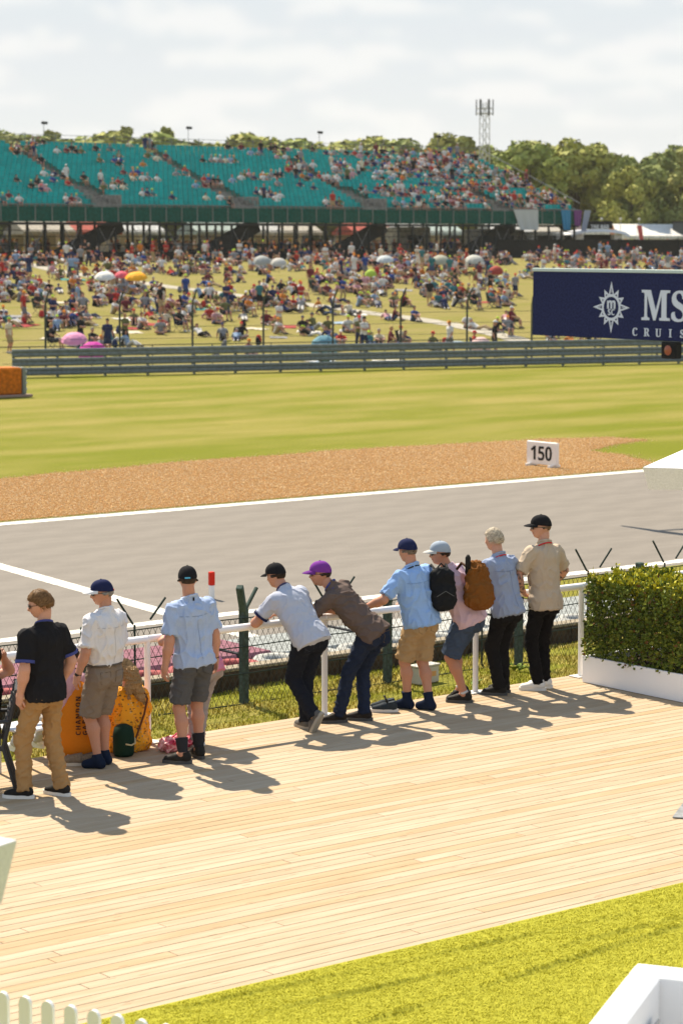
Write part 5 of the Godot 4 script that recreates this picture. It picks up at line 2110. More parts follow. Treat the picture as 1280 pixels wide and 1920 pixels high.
# ---------------------------------------------------------------- the people at the railing
func make_people() -> void:
	var black_cloth := cloth(0.016, 0.016, 0.019)
	var jeans := cloth(0.018, 0.026, 0.052)
	var dark := mat(Color(0.02, 0.019, 0.018), 0.6)
	var glass := mat(Color(0.012, 0.011, 0.011), 0.2)
	var white_rubber := mat(Color(0.70, 0.69, 0.66), 0.6)
	var grey_rubber := mat(Color(0.08, 0.08, 0.08), 0.7)
	var red := mat(Color(0.52, 0.03, 0.035), 0.7)
	var navy := cloth(0.018, 0.024, 0.075)
	var blue_trim := cloth(0.06, 0.075, 0.26)
	var tan := Color(0.52, 0.275, 0.185)
	var pinkish := Color(0.58, 0.33, 0.24)

	person("man in black polo shirt and tan chinos standing with hand in pocket", Vector3(10.49, 0, -17.45), 8.0, 1.80, {"seed": 1.0, "skin": pinkish,
		"hip": Vector3(0.01, 0.935, 0.0), "chest": Vector3(0.0, 1.455, 0.015), "head_turn": 0.85, "head_down": 0.22, "hair_color": Color(0.17, 0.095, 0.045),
		"lh": Vector3(-0.225, 0.90, -0.03), "le": Vector3(-0.5, 0, 1), "rh": Vector3(0.235, 0.93, -0.06), "re": Vector3(0.7, 0, 1), "lpn": Vector3(1, 0, 0),
		"lf": Vector3(-0.15, 0.085, -0.08), "rf": Vector3(0.14, 0.085, 0.07), "lfy": 0.62, "rfy": 0.25, "lk": Vector3(-0.3, 0, -1),
		"top": {"mat": black_cloth, "hem": 0.08, "collar": blue_trim, "cuff": blue_trim, "fold": 0.006, "fit": 1.08}, "bottom": {"kind": "trousers", "mat": cloth(0.40, 0.235, 0.10), "pocket": cloth(0.22, 0.12, 0.05), "fit": 1.0, "fold": 0.008, "freq": Vector3(8, 10, 8)},
		"shoe": {"mat": dark, "sole": white_rubber}, "hair": {"color": Color(0.20, 0.11, 0.05), "thick": 0.020}, "glasses": glass})

	person("man in white shirt, navy cap and taupe shorts standing in navy socks", Vector3(11.52, 0, -18.1), 12.0, 1.73, {"seed": 2.0, "skin": tan, "wide": 1.10, "belly": 0.012,
		"hip": Vector3(0.0, 0.93, 0.0), "chest": Vector3(0.0, 1.45, 0.02), "head_turn": 0.95, "head_down": 0.10, "hair_color": Color(0.3, 0.27, 0.24),
		"lh": Vector3(-0.285, 0.90, -0.06), "le": Vector3(-0.35, 0, 1), "rh": Vector3(0.20, 0.93, -0.16), "re": Vector3(1, 0, 0.6), "lpn": Vector3(1, 0, 0.2),
		"lf": Vector3(-0.07, 0.085, -0.02), "rf": Vector3(0.10, 0.085, -0.10), "lfy": 0.55, "rfy": 0.2,
		"top": {"mat": cloth(0.74, 0.72, 0.74), "seams": cloth(0.5, 0.49, 0.52), "hem": -0.072, "collar": cloth(0.76, 0.76, 0.80), "tag": dark, "fold": 0.008, "fit": 1.08, "sleeve": 0.86}, "bottom": {"kind": "shorts", "mat": cloth(0.235, 0.185, 0.145), "pocket": cloth(0.11, 0.085, 0.065), "len": 0.98, "fit": 1.06, "belt": cloth(0.12, 0.10, 0.085)},
		"shoe": {"kind": "none", "sock": cloth(0.012, 0.02, 0.045), "sock_high": 0.055}, "hair": {"color": Color(0.28, 0.25, 0.22), "thick": 0.012}, "cap": {"mat": navy, "brim": mat(Color(0.62, 0.62, 0.64), 0.7), "patch": red}, "glasses": glass, "watch": "l"})

	person("man in light blue shirt, black cap and grey shorts, arms at his sides", Vector3(12.31, 0, -17.85), -4.0, 1.81, {"seed": 3.0, "skin": tan,
		"hip": Vector3(0.02, 0.935, 0.0), "chest": Vector3(-0.01, 1.45, -0.01), "head_turn": -0.42, "head_down": 0.12, "hair_color": Color(0.05, 0.035, 0.025),
		"lh": Vector3(-0.275, 0.86, -0.02), "le": Vector3(-0.3, 0, 1), "rh": Vector3(0.285, 0.865, -0.05), "re": Vector3(0.3, 0, 1), "lcurl": 0.6,
		"lf": Vector3(-0.13, 0.085, 0.05), "rf": Vector3(0.11, 0.085, -0.07), "lfy": 0.75, "rfy": -0.15, "leg": 0.96,
		"top": {"mat": cloth(0.40, 0.50, 0.72), "seams": cloth(0.24, 0.31, 0.48), "hem": 0.045, "collar": cloth(0.52, 0.60, 0.76), "tag": dark, "fold": 0.010, "fit": 1.09, "sleeve": 0.82}, "bottom": {"kind": "shorts", "mat": cloth(0.095, 0.095, 0.10), "pocket": cloth(0.045, 0.045, 0.05), "len": 0.88, "fit": 1.02},
		"shoe": {"mat": dark, "sole": grey_rubber, "sock": cloth(0.03, 0.03, 0.035), "sock_high": 0.15}, "hair": {"color": Color(0.06, 0.04, 0.028), "thick": 0.007}, "cap": {"mat": black_cloth, "patch": mat(Color(0.10, 0.42, 0.66), 0.6)}, "glasses": glass, "watch": "r"})

	person("person in pink top leaning on the railing, mostly hidden behind the light blue shirt", Vector3(12.84, 0, -18.42), 4.0, 1.48, {"seed": 4.0, "skin": tan,
		"hip": Vector3(0, 0.92, 0.10), "chest": Vector3(-0.04, 1.38, -0.13), "head_turn": 0.1, "head_down": 0.2, "head_off": Vector3(0, -0.01, -0.07),
		"lh": Vector3(-0.16, 1.30, -0.38), "le": Vector3(-1, -0.6, 0.1), "rh": Vector3(0.02, 1.30, -0.38), "re": Vector3(1, -0.6, 0.1),
		"lf": Vector3(-0.2, 0.085, 0.06), "rf": Vector3(-0.09, 0.085, 0.02), "hip_turn": 0.3,
		"top": {"mat": cloth(0.62, 0.22, 0.33), "hem": 0.10, "fit": 0.95}, "bottom": {"kind": "trousers", "mat": cloth(0.35, 0.30, 0.28)}, "shoe": {"mat": dark, "sole": white_rubber}, "hair": {"color": Color(0.10, 0.06, 0.035), "thick": 0.02}})

	person("man in pale grey polo and black cap leaning on the rail, one foot crossed", Vector3(13.95, 0, -18.34), 2.0, 1.80, {"seed": 5.0, "skin": tan, "wide": 1.06,
		"hip": Vector3(0.04, 0.925, 0.06), "chest": Vector3(-0.03, 1.32, -0.22), "head_turn": 0.25, "head_down": 0.22, "head_off": Vector3(0, -0.035, -0.09), "hair_color": Color(0.04, 0.03, 0.02),
		"lh": Vector3(-0.12, 1.075, -0.46), "le": Vector3(-1, -0.5, 0.3), "rh": Vector3(0.10, 1.075, -0.46), "re": Vector3(1, -0.5, 0.3), "lpn": Vector3(0, -1, 0), "rpn": Vector3(0, -1, 0),
		"lf": Vector3(0.0, 0.17, 0.17), "rf": Vector3(0.06, 0.085, -0.02), "lfy": 0.25, "lfp": -1.05, "rfy": -0.1, "lk": Vector3(-0.15, 0, -1),
		"top": {"mat": cloth(0.47, 0.50, 0.60), "hem": 0.10, "collar": cloth(0.05, 0.05, 0.12), "cuff": navy, "fold": 0.005, "fit": 1.06, "sleeve": 0.72}, "bottom": {"kind": "trousers", "mat": cloth(0.013, 0.015, 0.022), "pocket": cloth(0.05, 0.05, 0.06), "fit": 1.04},
		"shoe": {"mat": mat(Color(0.10, 0.095, 0.09), 0.7), "sole": mat(Color(0.33, 0.30, 0.25), 0.7)}, "hair": {"color": Color(0.05, 0.035, 0.025), "thick": 0.007}, "cap": {"mat": black_cloth}, "lanyard": red})

	person("man in taupe polo, purple cap and dark jeans leaning low on the rail", Vector3(14.64, 0, -18.36), 12.0, 1.82, {"seed": 6.0, "skin": tan, "stubble": Color(0.12, 0.08, 0.06),
		"hip": Vector3(0.05, 0.90, 0.17), "chest": Vector3(-0.15, 1.30, -0.16), "turn": 0.12, "head_turn": 0.72, "head_down": 0.08, "head_off": Vector3(-0.04, -0.035, -0.07), "hair_color": Color(0.04, 0.03, 0.025),
		"lh": Vector3(-0.20, 1.065, -0.40), "le": Vector3(-1, -0.4, 0.2), "rh": Vector3(-0.08, 1.065, -0.41), "re": Vector3(0.9, -0.4, 0.2), "lpn": Vector3(0, -1, 0), "rpn": Vector3(0, -1, 0),
		"lf": Vector3(-0.17, 0.085, -0.08), "rf": Vector3(0.06, 0.085, 0.05), "lfy": 0.9, "rfy": 0.45, "lk": Vector3(-0.45, 0, -1),
		"top": {"mat": cloth(0.135, 0.098, 0.085), "hem": 0.06, "collar": blue_trim, "fold": 0.008, "fit": 1.03, "sleeve": 0.92, "freq": Vector3(5, 12, 5)}, "bottom": {"kind": "trousers", "mat": jeans, "pocket": cloth(0.16, 0.11, 0.06), "fit": 0.95, "fold": 0.006},
		"shoe": {"mat": mat(Color(0.022, 0.018, 0.016), 0.6), "sole": grey_rubber}, "hair": {"color": Color(0.05, 0.035, 0.03), "thick": 0.006}, "cap": {"mat": cloth(0.20, 0.045, 0.30), "brim": cloth(0.14, 0.03, 0.22), "patch": white_rubber}, "glasses": glass, "lanyard": blue_trim})

	person("man in sky blue shirt, navy cap and khaki shorts gripping the rail at arm's length", Vector3(15.48, 0, -18.42), 4.0, 1.80, {"seed": 7.0, "skin": tan, "wide": 1.08, "belly": 0.008,
		"hip": Vector3(0.0, 0.93, 0.04), "chest": Vector3(-0.04, 1.42, -0.05), "head_turn": 0.10, "head_down": 0.12, "head_off": Vector3(0, -0.01, -0.04), "hair_color": Color(0.25, 0.2, 0.16),
		"lh": Vector3(-0.47, 1.06, -0.30), "le": Vector3(-0.3, -0.2, 0.8), "rh": Vector3(0.12, 1.06, -0.33), "re": Vector3(0.8, -0.3, 0.4), "lpn": Vector3(0, -1, 0), "rpn": Vector3(0, -1, 0),
		"lf": Vector3(-0.05, 0.085, -0.10), "rf": Vector3(0.07, 0.085, 0.10), "lfy": 0.5, "rfy": 0.3, "lk": Vector3(-0.35, 0, -1),
		"top": {"mat": cloth(0.30, 0.47, 0.80), "seams": cloth(0.19, 0.31, 0.56), "hem": 0.06, "collar": cloth(0.36, 0.52, 0.80), "fold": 0.009, "fit": 1.08, "sleeve": 0.85}, "bottom": {"kind": "shorts", "mat": cloth(0.42, 0.28, 0.145), "pocket": cloth(0.23, 0.15, 0.075), "len": 0.95, "fit": 1.05, "fold": 0.007},
		"shoe": {"kind": "none", "sock": cloth(0.012, 0.02, 0.045), "sock_high": 0.10}, "hair": {"color": Color(0.22, 0.17, 0.13), "thick": 0.008}, "cap": {"mat": navy}, "watch": "l", "lanyard": dark})

	person("man in pale pink shirt, grey cap and navy shorts wearing the brown backpack", Vector3(16.06, 0, -18.42), 14.0, 1.80, {"seed": 8.0, "skin": Color(0.50, 0.25, 0.16), "wide": 1.06,
		"hip": Vector3(0.06, 0.90, 0.05), "chest": Vector3(-0.08, 1.36, -0.10), "turn": 0.1, "head_turn": 0.80, "head_down": 0.05, "head_off": Vector3(-0.03, -0.01, -0.05), "hair_color": Color(0.05, 0.03, 0.02),
		"lh": Vector3(-0.16, 1.07, -0.36), "le": Vector3(-1, -0.5, 0.3), "rh": Vector3(0.10, 1.07, -0.36), "re": Vector3(1, -0.5, 0.3), "lpn": Vector3(0, -1, 0), "rpn": Vector3(0, -1, 0),
		"lf": Vector3(0.04, 0.085, 0.02), "rf": Vector3(0.14, 0.12, -0.10), "lfy": 0.5, "rfy": 0.6, "rfp": -0.4, "lk": Vector3(-0.6, 0, -1), "rk": Vector3(-0.1, 0, -1),
		"top": {"mat": cloth(0.66, 0.47, 0.55), "seams": cloth(0.48, 0.32, 0.39), "hem": 0.07, "fold": 0.008, "fit": 1.06, "sleeve": 0.85, "collar": cloth(0.66, 0.5, 0.56)}, "bottom": {"kind": "shorts", "mat": cloth(0.060, 0.085, 0.14), "pocket": cloth(0.03, 0.04, 0.07), "len": 0.95, "fit": 1.08, "fold": 0.007},
		"shoe": {"mat": dark, "sole": grey_rubber, "sock": cloth(0.6, 0.6, 0.6), "sock_high": 0.04}, "hair": {"color": Color(0.06, 0.035, 0.022), "thick": 0.010}, "cap": {"mat": cloth(0.36, 0.42, 0.50), "brim": cloth(0.52, 0.52, 0.50)}, "glasses": glass})

	person("white haired man in grey blue shirt and black trousers, elbows out", Vector3(16.71, 0, -18.50), 6.0, 1.80, {"seed": 9.0, "skin": pinkish, "wide": 1.04,
		"hip": Vector3(0.0, 0.925, 0.05), "chest": Vector3(-0.02, 1.42, -0.05), "head_turn": 0.12, "head_down": 0.12, "head_off": Vector3(0, 0, -0.05), "hair_color": Color(0.42, 0.36, 0.28),
		"lh": Vector3(-0.13, 1.10, -0.27), "le": Vector3(-1, -0.2, 0.6), "rh": Vector3(0.13, 1.10, -0.27), "re": Vector3(1, -0.2, 0.6), "lpn": Vector3(0, -1, 0), "rpn": Vector3(0, -1, 0),
		"lf": Vector3(-0.05, 0.085, 0.0), "rf": Vector3(0.10, 0.085, -0.08), "lfy": 0.55, "rfy": 0.2,
		"top": {"mat": cloth(0.31, 0.37, 0.52), "seams": cloth(0.18, 0.22, 0.36), "hem": 0.075, "collar": cloth(0.36, 0.42, 0.54), "fold": 0.008, "fit": 1.06, "sleeve": 0.90}, "bottom": {"kind": "trousers", "mat": cloth(0.014, 0.013, 0.014), "fit": 1.0},
		"shoe": {"mat": dark, "sole": grey_rubber}, "hair": {"color": Color(0.55, 0.47, 0.36), "thick": 0.017}, "lanyard": red})

	person("tall man in beige shirt and black cap with tattooed arms and white trainers", Vector3(17.22, 0, -18.44), 2.0, 1.87, {"seed": 10.0, "skin": pinkish, "tattoo": true, "wide": 1.02,
		"hip": Vector3(0.0, 0.935, 0.02), "chest": Vector3(0.02, 1.455, -0.02), "head_turn": 0.98, "head_down": 0.04, "hair_color": Color(0.2, 0.12, 0.07),
		"lh": Vector3(-0.15, 1.02, -0.14), "le": Vector3(-1, 0, 0.25), "rh": Vector3(0.43, 1.03, -0.26), "re": Vector3(0.5, 0, 1), "rpn": Vector3(0, -1, 0),
		"lf": Vector3(-0.06, 0.085, 0.0), "rf": Vector3(0.10, 0.085, -0.06), "lfy": 0.7, "rfy": 0.45,
		"top": {"mat": cloth(0.52, 0.42, 0.32), "hem": 0.10, "collar": cloth(0.55, 0.46, 0.36), "fold": 0.006, "fit": 1.05, "sleeve": 0.80}, "bottom": {"kind": "trousers", "mat": cloth(0.012, 0.011, 0.012), "fit": 0.93},
		"shoe": {"mat": mat(Color(0.70, 0.69, 0.67), 0.6), "sole": white_rubber}, "hair": {"color": Color(0.22, 0.14, 0.09), "thick": 0.003}, "cap": {"mat": black_cloth}, "glasses": glass, "lanyard": red})

	# sitting people at the left
	var w := person("person in yellow floral dress sitting on the deck edge with long fair hair", Vector3(12.1, 0, -18.58), -8.0, 1.62, {"seed": 11.0, "skin": tan,
		"hip": Vector3(0, 0.13, 0.0), "chest": Vector3(0.0, 0.64, -0.03), "shoulder": 0.165, "head_turn": 0.35, "head_down": 0.3, "head_off": Vector3(0, -0.03, -0.05),
		"lh": Vector3(-0.16, 0.40, -0.42), "le": Vector3(-1, -0.6, 0), "rh": Vector3(0.16, 0.40, -0.42), "re": Vector3(1, -0.6, 0), "lf": Vector3(-0.12, -0.10, -0.72), "rf": Vector3(0.12, -0.10, -0.72), "lk": Vector3(0, 1, 0), "rk": Vector3(0, 1, 0), "lfy": 0.0,
		"hair": {"color": Color(0.42, 0.26, 0.115), "thick": 0.022, "kind": "long"}})
	var dress := [bone(Vector3(0, 0.10, 0.0), Vector3(0, 0.30, 0.0), 0.175, 0.14, Vector3.RIGHT, 0.72, Vector3(0, 0.004, 0), Vector3.DOWN), bone(Vector3(0, 0.30, 0), Vector3(0, 0.56, -0.02), 0.13, 0.115, Vector3.RIGHT, 0.70), bone(Vector3(-0.13, 0.605, -0.03), Vector3(0.13, 0.605, -0.03), 0.062, 0.062), bone(Vector3(-0.16, 0.59, -0.03), Vector3(-0.23, 0.38, -0.12), 0.062, 0.08), bone(Vector3(0.16, 0.59, -0.03), Vector3(0.23, 0.38, -0.12), 0.062, 0.08), bone(Vector3(-0.12, 0.12, -0.05), Vector3(-0.14, 0.36, -0.40), 0.12, 0.09), bone(Vector3(0.12, 0.12, -0.05), Vector3(0.14, 0.36, -0.40), 0.12, 0.09)]
	part("floral_dress", solid(nets(dress, 0.0125, 0.05, 0.012, Vector3(8, 4, 8))), floral(), w)
	var locks := [bone(Vector3(0, 0.83, 0.03), Vector3(0.02, 0.70, 0.08), 0.072, 0.066, Vector3.RIGHT, 0.8), bone(Vector3(0.03, 0.70, 0.09), Vector3(0.06, 0.56, 0.115), 0.05, 0.028, Vector3.RIGHT, 0.7), bone(Vector3(0.07, 0.66, 0.10), Vector3(0.13, 0.50, 0.10), 0.036, 0.014), bone(Vector3(-0.05, 0.68, 0.09), Vector3(-0.05, 0.58, 0.11), 0.036, 0.016)]
	part("long_hair", solid(nets(locks, 0.008, 0.03, 0.013, Vector3(42, 5, 42))), mat(Color(0.50, 0.32, 0.15), 0.45, "fine", 14.0), w)
	part("bag_strap", tube([Vector3(0.13, 0.66, 0.03), Vector3(0.15, 0.55, 0.125), Vector3(0.10, 0.40, 0.15), Vector3(0.0, 0.22, 0.20), Vector3(-0.06, 0.10, 0.22)], [0.012], 6), mat(Color(0.13, 0.045, 0.02), 0.6), w)

	person("dark haired person in the orange bean bag, mostly behind the black polo", Vector3(11.42, 0, -18.66), 4.0, 1.62, {"seed": 12.0, "skin": tan,
		"hip": Vector3(0, 0.42, 0.08), "chest": Vector3(0, 0.86, 0.12), "shoulder": 0.165, "head_turn": 0.9, "head_down": 0.1,
		"lh": Vector3(-0.2, 0.55, -0.3), "le": Vector3(-1, -0.5, 0.3), "rh": Vector3(0.2, 0.55, -0.3), "re": Vector3(1, -0.5, 0.3), "lf": Vector3(-0.14, 0.085, -0.62), "rf": Vector3(0.14, 0.085, -0.62), "lk": Vector3(0, 1, -0.2), "rk": Vector3(0, 1, -0.2),
		"top": {"mat": cloth(0.60, 0.36, 0.42), "hem": 0.06}, "bottom": {"kind": "trousers", "mat": cloth(0.5, 0.48, 0.45)}, "shoe": {"mat": white_rubber, "sole": white_rubber}, "hair": {"color": Color(0.035, 0.02, 0.014), "thick": 0.03, "kind": "long"}})

	var sitter := person("person in black dress sitting in the slatted chair at the left edge", Vector3(10.10, 0, -18.02), 60.0, 1.72, {"seed": 13.0, "skin": tan,
		"hip": Vector3(0.04, 0.53, 0.12), "chest": Vector3(0.05, 1.02, 0.19), "shoulder": 0.17, "head_turn": -0.5, "head_down": 0.1,
		"lh": Vector3(-0.25, 0.72, -0.35), "le": Vector3(-1, -0.4, 0.5), "rh": Vector3(0.26, 1.20, 0.30), "re": Vector3(1, -0.5, 0.55), "rcurl": 0.9, "lf": Vector3(-0.13, 0.085, -0.5), "rf": Vector3(0.13, 0.085, -0.5), "lk": Vector3(0, 1, -0.3), "rk": Vector3(0, 1, -0.3),
		"top": {"mat": cloth(0.014, 0.013, 0.015), "hem": 0.02, "sleeve": 0.0}, "bottom": {"kind": "trousers", "mat": cloth(0.012, 0.012, 0.013), "fit": 1.25, "len": 0.9}, "shoe": {"mat": dark, "sole": grey_rubber}, "hair": {"color": Color(0.05, 0.03, 0.02), "thick": 0.03, "kind": "long"}})
	var sg := start()
	for e in [-0.03, 0.03]:
		var ring := []
		for q in 15:
			var an := TAU * q / 14.0
			ring.append(Vector3(0.28 + e, 1.22 + sin(an) * 0.024, 0.29) + Vector3(cos(an) * 0.026, 0, 0.012))
		add_tube(sg, ring, [0.006], 5)
	part("white_sunglasses", commit(sg), mat(Color(0.75, 0.74, 0.72), 0.4), sitter)

func floral() -> StandardMaterial3D:
	var g := RandomNumberGenerator.new()
	g.seed = 5
	var im := Image.create(256, 256, false, Image.FORMAT_RGB8)
	im.fill(Color(0.93, 0.63, 0.08))
	var cols := [Color(0.12, 0.08, 0.06), Color(0.10, 0.07, 0.06), Color(0.52, 0.14, 0.08), Color(0.47, 0.50, 0.52), Color(0.15, 0.09, 0.05), Color(0.85, 0.72, 0.45)]
	for k in 420:
		var cx := g.randi_range(0, 255)
		var cy := g.randi_range(0, 255)
		var a := g.randf_range(1.6, 4.6)
		var b := g.randf_range(1.2, 3.2)
		var c: Color = cols[g.randi() % cols.size()]
		for dy in range(-5, 6):
			for dx in range(-5, 6):
				if dx * dx / (a * a) + dy * dy / (b * b) < 1.0:
					im.set_pixel(posmod(cx + dx, 256), posmod(cy + dy, 256), c)
	var m := StandardMaterial3D.new()
	m.albedo_texture = ImageTexture.create_from_image(im)
	m.uv1_triplanar = true
	m.uv1_scale = Vector3.ONE * 1.15
	m.roughness = 0.85
	return m

# ---------------------------------------------------------------- bags, shoes, chair and bean bag on the deck
func make_small_things() -> void:
	var dark := mat(Color(0.02, 0.019, 0.018), 0.6)
	# orange bean bag
	var bb := thing("bean_bag", "orange bean bag chair with black lettering beside the white shirted man", "bean bag", Vector3(11.50, 0, -18.50), 0.2)
	var prof := []
	for k in 25:
		var t := k / 24.0
		var r := 0.255 * pow(sin(PI * clampf(0.16 + t * 0.84, 0, 1)), 0.62) * (1.0 - 0.30 * t)
		prof.append(Vector2(maxf(r, 0.004), 0.055 + t * 0.70))
	part("cover", lathe(prof, 36), mat(Color(0.66, 0.20, 0.012), 0.8, "cloth", 6.0), bb)
	part("base", lathe([Vector2(0.01, 0.001), Vector2(0.185, 0.001), Vector2(0.205, 0.03), Vector2(0.195, 0.06), Vector2(0.13, 0.065)], 36), mat(Color(0.62, 0.60, 0.55), 0.8), bb)
	# words run up the cover, letter by letter along its curve
	for line in 2:
		var word: String = ["CHANDON", "GARDEN"][line]
		for i in word.length():
			var t := (0.30 + i * 0.05 - 0.055) / 0.70
			var f := t * 24.0
			var a: Vector2 = prof[int(f)]
			var b: Vector2 = prof[int(f) + 1]
			var q := a.lerp(b, f - int(f))
			var az := deg_to_rad(135.0 - line * 16.0)
			var n := Vector3(cos(az), 0, sin(az))
			var slope := (b - a).normalized()
			var tang := (n * slope.x + Vector3.UP * slope.y).normalized()
			var side := tang.cross(n).normalized()
			var nn := side.cross(tang).normalized()
			var l := part("lettering", letters(word[i], 0.062, 0.004), dark, bb)
			l.transform = Transform3D(Basis(tang, -side, nn).orthonormalized(), n * q.x + Vector3.UP * q.y + nn * 0.002)
			if l.transform.basis.determinant() < 0:
				l.transform.basis = Basis(tang, side, nn)
	# loose boat shoes
	var boat := mat(Color(0.27, 0.20, 0.14), 0.7, "blotch", 8.0)
	for k in 2:
		var s := thing("boat_shoe", ["brown boat shoe nearest the orange bean bag", "brown boat shoe beside the white shirted man's sock"][k], "shoe", Vector3([11.36, 11.47][k], 0.087, [-18.34, -18.29][k]), 0.95 + k * 0.1, "boat shoes taken off")
		part("upper", shoe_mesh(true), boat, s)
		part("sole", sole_mesh(), mat(Color(0.58, 0.52, 0.44), 0.7), s)
		part("lace", tube([Vector3(-0.03, -0.01, -0.06), Vector3(0.0, 0.012, -0.07), Vector3(0.03, -0.01, -0.06)], [0.004], 5), mat(Color(0.6, 0.55, 0.48), 0.7), s)
	for k in 2:
		var s := thing("trainer", ["black trainer with white sole taken off near the sky blue shirted man", "second black trainer standing behind the first by the railing"][k], "shoe", Vector3([15.18, 15.26][k], 0.087, [-18.50, -18.62][k]), 0.85 + k * 0.12, "trainers taken off")
		part("upper", shoe_mesh(true), mat(Color(0.028, 0.038, 0.05), 0.7, "cloth", 20.0), s)
		part("sole", sole_mesh(), mat(Color(0.66, 0.64, 0.62), 0.6), s)
		part("tongue", box(0.05, 0.06, 0.02, 0.008), dark, s, Vector3(0, 0.0, -0.02), Vector3(-0.4, 0, 0))
	# dark green bag with a pale handle
	var gb := thing("green_bag", "small dark green cylindrical bag leaning on the yellow dress", "bag", Vector3(11.93, 0, -18.42), 0.3)
	part("body", lathe([Vector2(0.001, 0.001), Vector2(0.085, 0.004), Vector2(0.098, 0.03), Vector2(0.10, 0.20), Vector2(0.085, 0.27), Vector2(0.04, 0.295), Vector2(0.001, 0.30)], 24), mat(Color(0.012, 0.035, 0.022), 0.7, "cloth", 8.0), gb)
	part("handle", tube([Vector3(-0.07, 0.13, 0.085), Vector3(-0.02, 0.115, 0.112), Vector3(0.04, 0.125, 0.105), Vector3(0.085, 0.16, 0.065)], [0.008], 6), mat(Color(0.55, 0.45, 0.25), 0.7), gb)
	# pink tote and bottle on the deck
	var pb := thing("pink_bag", "crumpled pink and yellow patterned bag lying on the deck", "bag", Vector3(12.47, 0, -18.36), 0.5)
	var lump := [bone(Vector3(-0.13, 0.06, 0), Vector3(0.14, 0.055, 0.02), 0.075, 0.06, Vector3.BACK, 0.75, Vector3(0, 0.002, 0), Vector3.DOWN), bone(Vector3(0.1, 0.06, 0.02), Vector3(0.22, 0.04, -0.03), 0.05, 0.04)]
	part("body", solid(nets(lump, 0.010, 0.03, 0.014, Vector3(11, 11, 11))), pattern(), pb)
	part("handle", tube([Vector3(-0.1, 0.12, 0), Vector3(-0.02, 0.16, 0.03), Vector3(0.1, 0.12, 0.02)], [0.008], 5), mat(Color(0.52, 0.05, 0.12), 0.7), pb)
	var bo := thing("water_bottle", "clear plastic bottle standing upright behind the pink bag", "bottle", Vector3(12.66, 0, -18.44))
	var pet := StandardMaterial3D.new()
	pet.albedo_color = Color(0.92, 0.93, 0.92, 0.35)
	pet.transparency = BaseMaterial3D.TRANSPARENCY_ALPHA
	pet.roughness = 0.1
	part("body", lathe([Vector2(0.001, 0.001), Vector2(0.03, 0.002), Vector2(0.033, 0.02), Vector2(0.033, 0.13), Vector2(0.015, 0.18), Vector2(0.013, 0.20)], 18), pet, bo)
	part("cap", lathe([Vector2(0.001, 0.222), Vector2(0.015, 0.221), Vector2(0.016, 0.20), Vector2(0.001, 0.199)], 14), mat(Color(0.62, 0.60, 0.6), 0.5), bo)
	part("label", lathe([Vector2(0.0337, 0.06), Vector2(0.0337, 0.115)], 18), mat(Color(0.60, 0.50, 0.55), 0.6), bo)
	# slatted garden chair
	var c := thing("garden_chair", "dark grey slatted garden chair seen from behind at the left edge", "chair", Vector3(10.14, 0, -18.01), deg_to_rad(60.0))
	var grey := mat(Color(0.045, 0.047, 0.052), 0.5)
	for e in [-0.26, 0.26]:
		part("back_leg", tube([Vector3(e, 0.0, 0.36), Vector3(e, 0.43, 0.24), Vector3(e, 0.90, 0.36)], [0.019], 8), grey, c)
		part("front_leg", tube([Vector3(e, 0.0, -0.22), Vector3(e, 0.64, -0.22)], [0.019], 8), grey, c)
		part("arm_rest", box(0.055, 0.025, 0.55, 0.006), grey, c, Vector3(e, 0.64, 0.02))
		part("side_rail", box(0.03, 0.04, 0.48, 0.004), grey, c, Vector3(e, 0.40, 0.01))
	for k in 7:
		part("seat_slat", box(0.50, 0.016, 0.052, 0.003), grey, c, Vector3(0, 0.445, -0.2 + k * 0.066))
	for k in 6:
		part("back_slat", box(0.50, 0.05, 0.014, 0.003), grey, c, Vector3(0, 0.53 + k * 0.062, 0.268 + k * 0.0158), Vector3(-0.25, 0, 0))
	part("top_rail", box(0.54, 0.035, 0.035, 0.008), grey, c, Vector3(0, 0.895, 0.36))
	# little white table past the chinos
	var tb := thing("side_table", "small white side table behind the tan chinos", "table", Vector3(10.85, 0, -18.35), 0.2)
	part("top", box(0.42, 0.025, 0.42, 0.008), mat(Color(0.6, 0.6, 0.62), 0.5), tb, Vector3(0, 0.41, 0))
	for e in [[-0.17, -0.17], [0.17, -0.17], [0.17, 0.17], [-0.17, 0.17]]:
		part("leg", box(0.03, 0.41, 0.03, 0.004), mat(Color(0.5, 0.5, 0.52), 0.5), tb, Vector3(e[0], 0, e[1]))
	# black backpack on the sky blue man's shoulder
	var bp := thing("backpack", "black backpack hanging from the sky blue shirted man's right shoulder", "backpack", Vector3(15.68, 1.02, -18.28), deg_to_rad(-25.0), "backpacks")
	var pack := [bone(Vector3(0, 0.09, 0.0), Vector3(0, 0.36, 0.0), 0.10, 0.085, Vector3.RIGHT, 0.66), bone(Vector3(0, 0.08, 0.07), Vector3(0, 0.20, 0.07), 0.075, 0.06, Vector3.RIGHT, 0.62)]
	var ny := cloth(0.014, 0.015, 0.017, 0.75)
	part("pack", solid(nets(pack, 0.011, 0.03, 0.006, Vector3(9, 9, 9))), ny, bp)
	part("grab_loop", tube([Vector3(-0.04, 0.43, -0.04), Vector3(0, 0.475, -0.045), Vector3(0.04, 0.43, -0.04)], [0.009], 6), ny, bp)
	for e in [-0.07, 0.07]:
		part("strap", tube([Vector3(e, 0.42, -0.05), Vector3(e * 1.1, 0.45, -0.14), Vector3(e * 1.2, 0.32, -0.26), Vector3(e * 1.3, 0.12, -0.20), Vector3(e, 0.03, -0.07)], [0.013], 6), ny, bp)
	part("zip", tube([Vector3(-0.09, 0.16, 0.125), Vector3(0, 0.215, 0.135), Vector3(0.09, 0.16, 0.125)], [0.004], 5), mat(Color(0.12, 0.12, 0.12), 0.4), bp)
